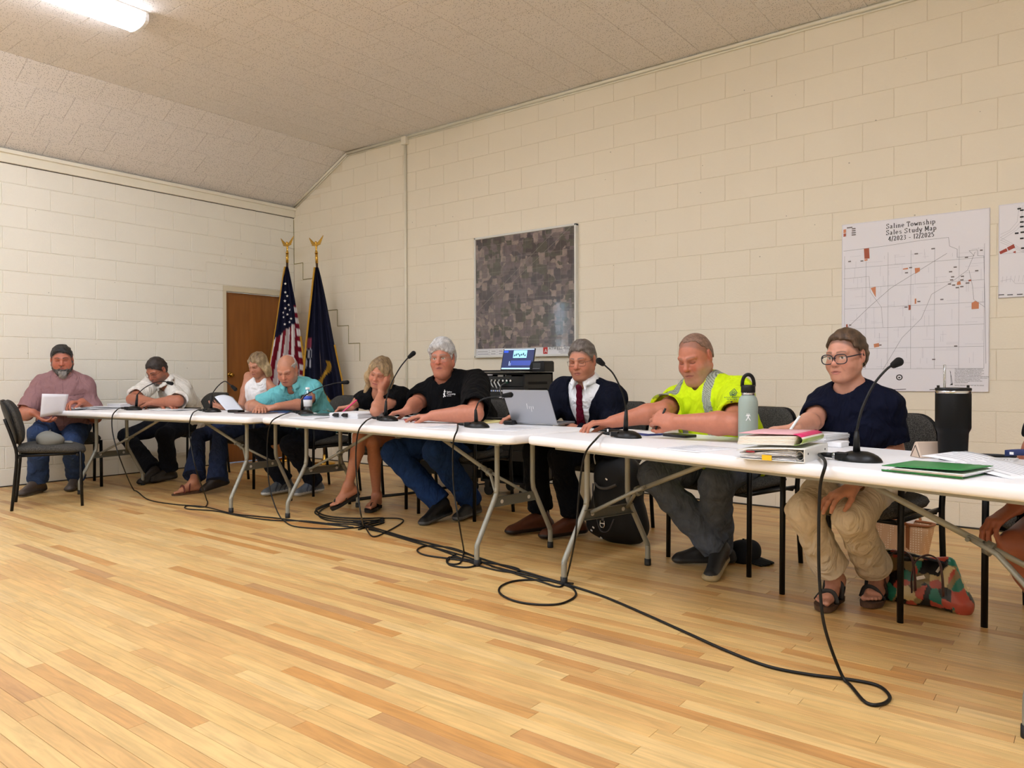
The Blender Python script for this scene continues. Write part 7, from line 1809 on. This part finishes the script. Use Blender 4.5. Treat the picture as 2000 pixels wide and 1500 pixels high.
# ================================================================ audio rack with laptop and box
M_rack = mat('black rack metal', (7, 7, 8), .45)
def rack():
    x0, x1, yf, yb, zt = 3.812, 4.286, -.9, -.5, 1.046; t = wroot('audio_rack', ((x0+x1)/2, (yf+yb)/2, 0), label='black audio equipment rack against the back wall, white cables plugged in', cat='audio rack')
    q = MB(); cx, cy = (x0+x1)/2, (yf+yb)/2
    q.box((cx, cy, zt-.01), (x1-x0, yb-yf, .02)); q.box((cx, cy, .13), (x1-x0, yb-yf, .02)); q.box((cx, yb-.01, (zt+.12)/2), (x1-x0, .02, zt-.12))
    for xx in (x0+.01, x1-.01): q.box((xx, cy, (zt+.12)/2), (.02, yb-yf, zt-.12))
    q.obj('cabinet', M_rack, t, bevel=.003)
    for k in range(2): MB().box((x1+.001, cy-.02, zt-.09-.055*k), (.004, .26, .022)).obj('vent_slot', mat('vent dark', (6, 6, 6), .9), t)
    for k in range(8):
        z = zt-.055-.088*k-.02; MB().box((cx, yf+.02, z), (x1-x0-.045, .03, .084)).obj('rack_unit', mat('rack unit', (9, 9, 11), .35), t, bevel=.002)
    mwire = mat('white cable', (226, 226, 222), .5)
    for k in range(8):
        xx = x0+.05+k*.04; q = MB(); q.lathe([(.009, 0), (.009, .012)], (xx, yf+.006, zt-.07), 12, R=rotx(PI/2)); q.obj('jack', M_chrome, t)
        if k < 5: MB().tube(smooth_path([(xx, yf-.004, zt-.07), (xx+.008, yf-.03, zt-.082), (xx+.022, yf-.035, zt-.10), (xx+.03, yf-.02, zt-.125-.01*(k % 2))], 5), .0055, 8).obj('patch_cable', mwire, t)
    for k in range(9): MB().box((x0+.12+k*.022, yf+.003, zt-.155), (.012, .004, .012)).obj('button', mat('lit button %d' % (k % 2), ((190, 206, 255), (236, 236, 240))[k % 2], .4), t)
    for a, b, w in ((.06, .018, .09), (.19, .03, .06), (.20, .205, .05)): MB().box((x0+a+.03, yf+.002, zt-b), (w, .003, .016)).obj('label_strip', M_paper, t)
    q = MB(); q.lathe([(.007, 0), (.007, .004)], (x1-.2, yf+.004, zt-.028), 12, R=rotx(PI/2)); q.box((x1-.165, yf+.003, zt-.03), (.05, .002, .006)); q.obj('maker_mark', mat('grey print mark', (150, 150, 150), .5), t)
    MB().box((x1-.19, yf+.002, zt-.085), (.03, .012, .016)).obj('green_plug', mat('green plug', (30, 92, 70), .5), t)
    MB().tube(smooth_path([(x1-.19, yf-.006, zt-.085), (x1-.23, yf-.03, zt-.12), (x1-.21, yf-.04, zt-.2), (x1-.16, yf-.03, zt-.26)], 6), .004, 8).obj('grey_cable', mat('grey cable', (110, 106, 100), .5), t)
    for xx in (x0+.05, x1-.05):
        for yy in (yf+.05, yb-.05): MB().tube([(xx, yy-.012, .045), (xx, yy+.012, .045)], .044, 16).obj('caster', M_rub, t); MB().box((xx, yy, .1), (.05, .05, .05)).obj('caster_fork', M_rack, t)
    # laptop on top
    lt = wroot('laptop', (3.98, -.72, zt), label='dark laptop with a lit blue screen on the audio rack', cat='laptop'); z = zt+.002
    TL, TR, BRt, BL = on_y(984, 679, -.70), on_y(1046, 679, -.70), on_y(1039, 722, -.78), on_y(978, 722, -.78); up = unit((TL+TR)/2-(BL+BRt)/2); xx = unit(BRt-BL); nn = np.cross(xx, up); W = np.linalg.norm(BRt-BL)*1.03; Hh = np.linalg.norm((TL+TR)/2-(BL+BRt)/2)
    c = np.array(((BL[0]+BRt[0])/2, -.78, z+.012)); ML = np.column_stack((xx, up, nn)); sk = ((TL+TR)/2-(BL+BRt)/2)
    MB().box((c[0]-.0, -.90, z+.008), (W*1.02, .24, .014)).obj('base', M_blackp, lt, bevel=.003)
    MB().box(c+up*Hh/2-nn*.004, (W, Hh, .006), R=ML).obj('lid', M_blackp, lt, bevel=.001)
    def em(nm, rgb, e=1.): return mat(nm, rgb, .3, emit=e)
    MB().box(c+up*Hh*.52, (W*.95, Hh*.92, .001), R=ML).obj('screen', em('screen navy', (36, 48, 92), .6), lt)
    for nm, u, v, w_, h_, rgb in (('title_bar', 0, .955, .94, .035, (190, 214, 236)), ('task_bar', 0, .09, .94, .06, (170, 210, 240)), ('video_window', .05, .74, .42, .34, (150, 214, 236)), ('side_panel', -.40, .86, .14, .09, (48, 84, 210)), ('lower_panel', .1, .34, .62, .22, (50, 70, 150)), ('meter', -.25, .32, .02, .2, (170, 190, 230)), ('meter', -.21, .28, .02, .12, (170, 190, 230))):
        MB().box(c+xx*W*u+up*Hh*v+nn*.0008, (W*w_, Hh*h_, .001), R=ML).obj(nm, em('screen '+nm, rgb, .8), lt)
    for k in range(7): MB().box(c+xx*W*(-.12+.055*k)+up*Hh*(.68+.03*(k % 3))+nn*.0016, (W*.035, Hh*(.08+.03*(k % 2)), .001), R=ML).obj('video_figure', em('screen dark figure', (40, 60, 80), .3), lt)
    bx = wroot('speakerphone_box', (4.19, -.68, zt), label='small black box device beside the rack laptop', cat='device'); a, b = on_y(1043, 724, -.72), on_y(1073, 724, -.72)
    MB().prism([(0, 0), (b[0]-a[0], 0), (b[0]-a[0], .082), (b[0]-a[0]-.012, .092), (.03, .088), (.008, .06)], -.07, .07, M=lambda v: np.array((a[0]+v[0], -.72+v[2], zt+v[1]+.001))).obj('housing', M_blackp, bx, bevel=.005)
    MB().box((a[0]+.08, -.7915, zt+.052), (.075, .002, .045)).obj('display', mat('dark display', (44, 46, 48), .3), bx); MB().box((a[0]+.075, -.793, zt+.028), (.07, .002, .004)).obj('badge', M_grey, bx)
    # low road case between rack and corner
    cs = wroot('road_case', (3.2, -.62, 0), label='low black equipment case on casters behind the blonde woman and heavy man', cat='case'); MB().box((3.2, -.62, .25), (.98, .4, .26)).obj('body', M_rack, cs, bevel=.01)
    for xx_ in (2.78, 3.62):
        for yy in (-.76, -.48): MB().tube([(xx_, yy-.012, .045), (xx_, yy+.012, .045)], .044, 14).obj('caster', M_rub, cs); MB().box((xx_, yy, .1), (.05, .05, .04)).obj('caster_fork', M_rack, cs)
    bxw = wroot('cardboard_box', (4.62, -.6, 0), label='cream cardboard box on the floor behind the man in the suit', cat='box'); MB().box((4.72, -.55, .17), (.34, .3, .32)).obj('box', mat('cream card', (206, 198, 176), .8), bxw, bevel=.004)
    MB().box((4.72, -.701, .17), (.05, .003, .32)).obj('tape', mat('clear tape', (180, 166, 130), .4), bxw)
rack()

# ================================================================ bags and caps
def tote():
    C = on_z(1748, 1092); R = rotz(-.22); t = wroot('tote_bag', C, label='tan dotted tote bag under the chair of the woman in navy', cat='bag'); s = depth(C)/FPX; w0, w1, H, D = 104*s, 134*s, 76*s, .075
    m, nt, p = newmat('dotted tan canvas'); tc = node(nt, 'ShaderNodeTexCoord'); v = node(nt, 'ShaderNodeTexVoronoi'); v.inputs['Scale'].default_value = 78; v.inputs['Randomness'].default_value = 0; nt.links.new(tc.outputs['Object'], v.inputs['Vector'])
    r = node(nt, 'ShaderNodeMath', operation='LESS_THAN'); r.inputs[1].default_value = .26; nt.links.new(v.outputs['Distance'], r.inputs[0]); mx = node(nt, 'ShaderNodeMix', data_type='RGBA'); mx.inputs[6].default_value = lin((222, 176, 132)); mx.inputs[7].default_value = lin((250, 226, 196)); nt.links.new(r.outputs[0], mx.inputs[0]); nt.links.new(mx.outputs[2], p.inputs['Base Color']); p.inputs['Roughness'].default_value = .7
    mb_ = mat('cognac leather', (156, 90, 44), .5, var=.1)
    P = rrect(1, 1, .22, 6); n = len(P); q = MB(); lv = [(0, 0.), (.25, .3), (.5, .55), (.8, .9), (1, 1.)]
    vs = [C+R@np.array((x*(w0+(w1-w0)*k), y*D*2*(1-.15*h), .002+H*h)) for h, k in lv for x, y in P]; fs = [(i*n+k, i*n+(k+1) % n, (i+1)*n+(k+1) % n, (i+1)*n+k) for i in range(len(lv)-1) for k in range(n)]
    q.add(vs, fs+[tuple(reversed(range(n)))], 0, True); o = q.obj('bag_body', m, t); sd = o.modifiers.new('solid', 'SOLIDIFY'); sd.thickness = .004
    MB().tube([C+R@np.array((x*w1*1.005, y*D*1.7*1.01, H)) for x, y in P], .0075, 8, closed=True).obj('rim', mb_, t)
    for yy in (-1, 1):
        for xx in (-.25, .25): MB().box(C+R@np.array((xx*w1, yy*D*.9, H*.62)), (.02, .006, H*.72), R=R).obj('strap', mb_, t, bevel=.002)
        MB().tube(smooth_path([C+R@np.array((x*w1, yy*(D*.9+dy), H*z)) for x, z, dy in ((-.25, .95, 0), (-.24, 1.05, .03), (-.1, 1.12, .05), (.1, 1.12, .05), (.24, 1.05, .03), (.25, .95, 0))], 5), .007, 8).obj('handle', mb_, t)
    q = MB(); q.sheet(lambda u, v: C+R@np.array(((u-.5)*w1*.5, (v-.5)*D, H*(.98+.08*math.sin(u*5)*math.sin(v*4+1)))), 8, 6, .003); q.obj('scarf', mat('pale cloth', (222, 206, 196), .9), t)
tote()
def camo():
    C = on_z(1790, 1178); R = rotz(-.12); t = wroot('tote_bag', C, label='glossy camouflage patterned bag with brown straps on the floor', cat='bag'); s = depth(C)/FPX; W, H = 150*s, 98*s
    sol = Sol(); D = .07
    for k in range(9): u = -.5+k/8; sol.cone(C+R@np.array((u*W*.86, 0, .045)), C+R@np.array((u*W*.74, .0, H*.90)), D*.86, D*.30, .03)
    sol.cone(C+R@np.array((-W*.46, 0, .03)), C+R@np.array((W*.5, -.01, .03)), .05, .045, .03)
    sol.fun(lambda P: P[:, 2]-F4(.001), 0., '-')
    pal = [(16, 14, 14), (206, 178, 122), (40, 112, 88), (182, 76, 56), (22, 20, 20), (136, 112, 70)]
    r_ = np.random.RandomState(4); seeds = np.column_stack((r_.uniform(-.6, .6, 220)*W, r_.uniform(-.1, .1, 220), r_.uniform(0, 1.05, 220)*H)); sc = r_.randint(0, 6, 220); wv = wob(3, 60, .012, 5)
    def colr(V):
        L = (V-C)@R; L = L+np.column_stack((wv(V.astype(F4)), wv(V.astype(F4)[:, ::-1].copy()), wv((V+.3).astype(F4)))); d = ((L[:, None, :]-seeds[None])**2).sum(2); return np.array([linc(pal[k]) for k in sc])[d.argmin(1)]
    w2 = wob(8, 38, .007, 6); solid_obj('bag_body', sol, .0045, tint_mat('glossy coated cloth', .27, spec=.45), t, disp=w2, color=colr)
    mbr = mat('brown strap leather', (76, 42, 32), .45)
    for xx in (-.30, .02):
        MB().tube(smooth_path([C+R@np.array((xx*W+dx, -D*1.25-dy, H*z)) for dx, dy, z in ((0, -.0, .30), (.0, .004, .6), (.01, -.01, .9), (.05, -.04, 1.04), (.10, -.02, .98), (.12, .002, .7), (.125, .004, .35))], 6), .011, 8, r2=.3, up=(0, -1, 0)).obj('strap', mbr, t)
    MB().tube(smooth_path([C+R@np.array((-W*.36, -D*.3, H*.93)), C+R@np.array((0, -D*.4, H*.97)), C+R@np.array((W*.36, -D*.3, H*.91))], 6), .0055, 6).obj('zip', M_ink, t)
    MB().box(C+R@np.array((W*.30, -D*.75, H*.8)), (.010, .004, .03), R=R@roty(.5)).obj('zip_pull', M_chrome, t)
    MB().box(C+R@np.array((W*.12, -D*1.22, H*.62)), (.036, .003, .014), R=R@roty(-.4)).obj('badge', M_chrome, t)
camo()
def backpack():
    C = on_z(1186, 1062)+np.array((.02, .09, 0)); R = rotz(-.1); t = wroot('backpack', C, label='large black backpack on the floor behind the leg of the nearest table', cat='backpack'); sol = Sol(); sol.cone(C+R@np.array((-.09, 0, .12)), C+R@np.array((.09, 0, .12)), .115, .115, .06); sol.cone(C+R@np.array((-.06, .02, .40)), C+R@np.array((.06, .02, .40)), .105, .105, .1); sol.ell(C+R@np.array((0, -.07, .20)), (.13, .08, .16), R, .05); sol.ell(C+R@np.array((0, .01, .28)), (.165, .11, .27), R, .06)
    for q_ in (-1, 1): sol.ell(C+R@np.array((q_*.155, .0, .14)), (.04, .07, .12), R, .03)
    sol.fun(lambda P: P[:, 2]-F4(.001), 0., '-')
    bk = linc((6, 6, 7)); w = wob(6, 40, .004, 6); solid_obj('bag_body', sol, .006, tint_mat('black nylon', .7, bump=.3, bscale=500), t, disp=w, color=lambda V: np.tile(bk, (len(V), 1)))
    gm = mat('grey webbing', (74, 74, 78), .7)
    MB().tube(smooth_path([C+R@np.array(c) for c in ((-.10, -.115, .36), (-.085, -.135, .30), (-.05, -.16, .22), (-.03, -.165, .15), (0, -.165, .09), (.05, -.16, .10), (.08, -.15, .17))], 6), .008, 8, r2=.35, up=(0, -1, 0)).obj('webbing', gm, t)
    MB().tube(smooth_path([C+R@np.array(c) for c in ((-.08, -.125, .365), (-.03, -.145, .345), (.03, -.145, .347), (.08, -.125, .37))], 6), .009, 8, r2=.4).obj('pocket_trim', gm, t)
    MB().tube(smooth_path([C+R@np.array(c) for c in ((-.14, -.04, .47), (-.135, -.06, .52), (-.11, -.07, .545), (-.07, -.07, .55))], 6), .004, 8).obj('grab_loop', mat('pale cord', (196, 196, 190), .6), t)
    q = MB(); c = C+R@np.array((.012, -.172, .135)); q.tube([c+R@np.array(v) for v in ((-.014, 0, .02), (-.016, 0, -.008), (-.009, 0, -.02), (.009, 0, -.02), (.016, 0, -.008), (.014, 0, .02))], .0032, 8); q.box(c+R@np.array((0, 0, .004)), (.03, .004, .006), R=R); q.obj('buckle', M_chrome, t)
    MB().box(C+R@np.array((.012, -.168, .175)), (.016, .004, .04), R=R).obj('buckle_strap', gm, t)
    for v in ((-.07, -.15, .10), (-.1, -.13, .075), (.02, -.14, .40), (.0, -.165, .05)): MB().box(C+R@np.array(v), (.016, .004, .009), R=R@roty(.5)).obj('reflective_tab', M_chrome, t)
backpack()
def cap(C, ang, lab, rgb, s=1., crush=.0):
    R = rotz(ang); t = wroot('baseball_cap', C, label=lab, cat='cap'); C = np.array(C, float); sol = Sol(); sol.ell(C+np.array((0, 0, .035))*s, np.array((.095, .085, .085-crush))*s, R, .02); sol.fun(lambda P: P[:, 2]-F4(C[2]+.002), 0., '-')
    w = wob(11, 34, .011, 6); c = linc(rgb); m = tint_mat('cap cloth', .85, bump=.3, bscale=400); solid_obj('crown', sol, .0045, m, t, disp=w, color=lambda V: np.tile(c, (len(V), 1)))
    br = Sol(); 
    for k in range(7): a = -.9+1.8*k/6; br.cone(C+R@np.array((.06*math.cos(a), .075*math.sin(a), .018))*1., C+R@np.array((.07+.095*math.cos(a*.9), .075*math.sin(a), .012-.010*abs(a)))*1., .010, .008, .012, flat=((0, 0, 1), .6))
    solid_obj('brim', br, .004, m, t, color=lambda V: np.tile(c, (len(V), 1)))
    MB().lathe([(.007, 0), (.006, .004), (0, .005)], C+np.array((0, 0, .119-crush))*s, 10).obj('button', mat('cap button', rgb, .8), t); return t
cap(on_z(98, 868, .484), R_(100), 'grey baseball cap lying on the empty chair seat', (122, 122, 116), 1.05, .015)
cap(on_z(1452, 1094), R_(-8), 'black baseball cap on the floor behind the shoe of the man in yellow', (7, 7, 8), 1.05, .01)

# ---- prints on clothing
def on_front(px, py, p, t=.66, off=.0):
    """ray hit with the upright plane through the chest front"""
    return on_line(px, py, (p.sp(t)+p.f*off)[:2], math.degrees(math.atan2(p.l[1], p.l[0])))
def surf_hit(p, nm, px, py):
    o = [c for c in p.root.children if c.name.split('.')[0] == nm][0]; bpy.context.view_layer.update()
    d = unit(ray(px, py)); ok, loc, n, i = o.ray_cast(Vector(CAM), Vector(d)); return (np.array(loc), np.array(n)) if ok else (None, None)
def chest_print(p, nm, px, py, build, flat=1., push=.0035):
    P, n = surf_hit(p, nm, px, py)
    if P is None: return
    n = unit(np.array(n)*np.array((1, 1, flat))); x = unit(np.cross(UPZ, n)); y = np.cross(n, x); build(P+n*push, x, y, n)
def b6(o, x, y, n):
    text('chest_lettering', 'Saline', .016, o+x*.002+y*.004, x, y, M_wht, PB.root); text('chest_lettering', 'Township', .016, o+x*.002-y*.011, x, y, M_wht, PB.root); text('chest_lettering', 'Supervisor', .008, o+x*.002-y*.021, x, y, M_wht, PB.root)
    q = MB()
    for (a, b), (c, d) in (((-.016, .03), (-.016, -.02)), ((-.024, .012), (-.006, .016)), ((-.016, -.02), (-.026, -.036)), ((-.016, -.018), (-.006, -.03)), ((-.024, .0), (-.022, -.02))): q.bar(o+(x*a+y*b)*.8, o+(x*c+y*d)*.8, .0055, .0006, up=n)
    q.obj('chest_emblem', M_wht, PB.root)
chest_print(PB, 't_shirt', 872, 768, b6)
M_teal = mat('dark teal print', (22, 74, 66), .7)
def b8(o, x, y, n):
    q = MB()
    for s in (1., .62, .3):
        pts = [(0, .034*s+.0), (.016*s, .008*s), (.012*s, -.012*s), (-.012*s, -.012*s), (-.016*s, .008*s)]
        for a, b in zip(pts, pts[1:]+pts[:1]): q.bar(o+x*a[0]+y*(a[1]+.012), o+x*b[0]+y*(b[1]+.012), .0034, .0006, up=n)
    q.obj('sleeve_emblem', M_teal, PY.root)
    text('sleeve_lettering', 'ANN ARBOR', .0125, o-y*.018, x, y, M_teal, PY.root, 'CENTER', space=1.1); text('sleeve_lettering', 'WATER', .0135, o-y*.031, x, y, M_teal, PY.root, 'CENTER', space=1.15)
    q = MB(); q.lathe([(.005, 0), (.005, .0006)], o-y*.044, 12, R=np.column_stack((x, y, n))); q.box(o-y*.044, (.04, .0015, .0006), R=np.column_stack((x, y, n))); q.obj('sleeve_mark', M_ink, PY.root)
chest_print(PY, 'work_shirt', 1432, 776, b8, .3, .012)
def bpocket(o, x, y, n):
    q = MB(); q.box(o+y*.02, (.06, .002, .012), R=np.column_stack((x, n, y))); q.obj('pocket_edge', mat('yellow cloth edge', (178, 202, 24), .9), PY.root); q = MB(); q.box(o+x*.0-y*.002+n*.001, (.02, .02, .0012), R=np.column_stack((x, y, n))); q.obj('pocket_label', mat('brand patch grey', (150, 150, 110), .8), PY.root)
chest_print(PY, 'work_shirt', 1397, 812, bpocket)
# pen in the fist and ring of the man in yellow
E_, W_ = PY.A[1][1], PY.A[1][2]; d_ = unit(W_-E_); c = W_+d_*.085+UPZ*.012
MB().tube([c-UPZ*.05+d_*.02, c+UPZ*.05-d_*.03], .0052, 8).obj('pen', M_blackp, label='black pen in the fist of the man in yellow', cat='pen')
for o_ in [o for o in COL.objects if o.get('category') == 'person']+ROOTS: keep_world(o_)
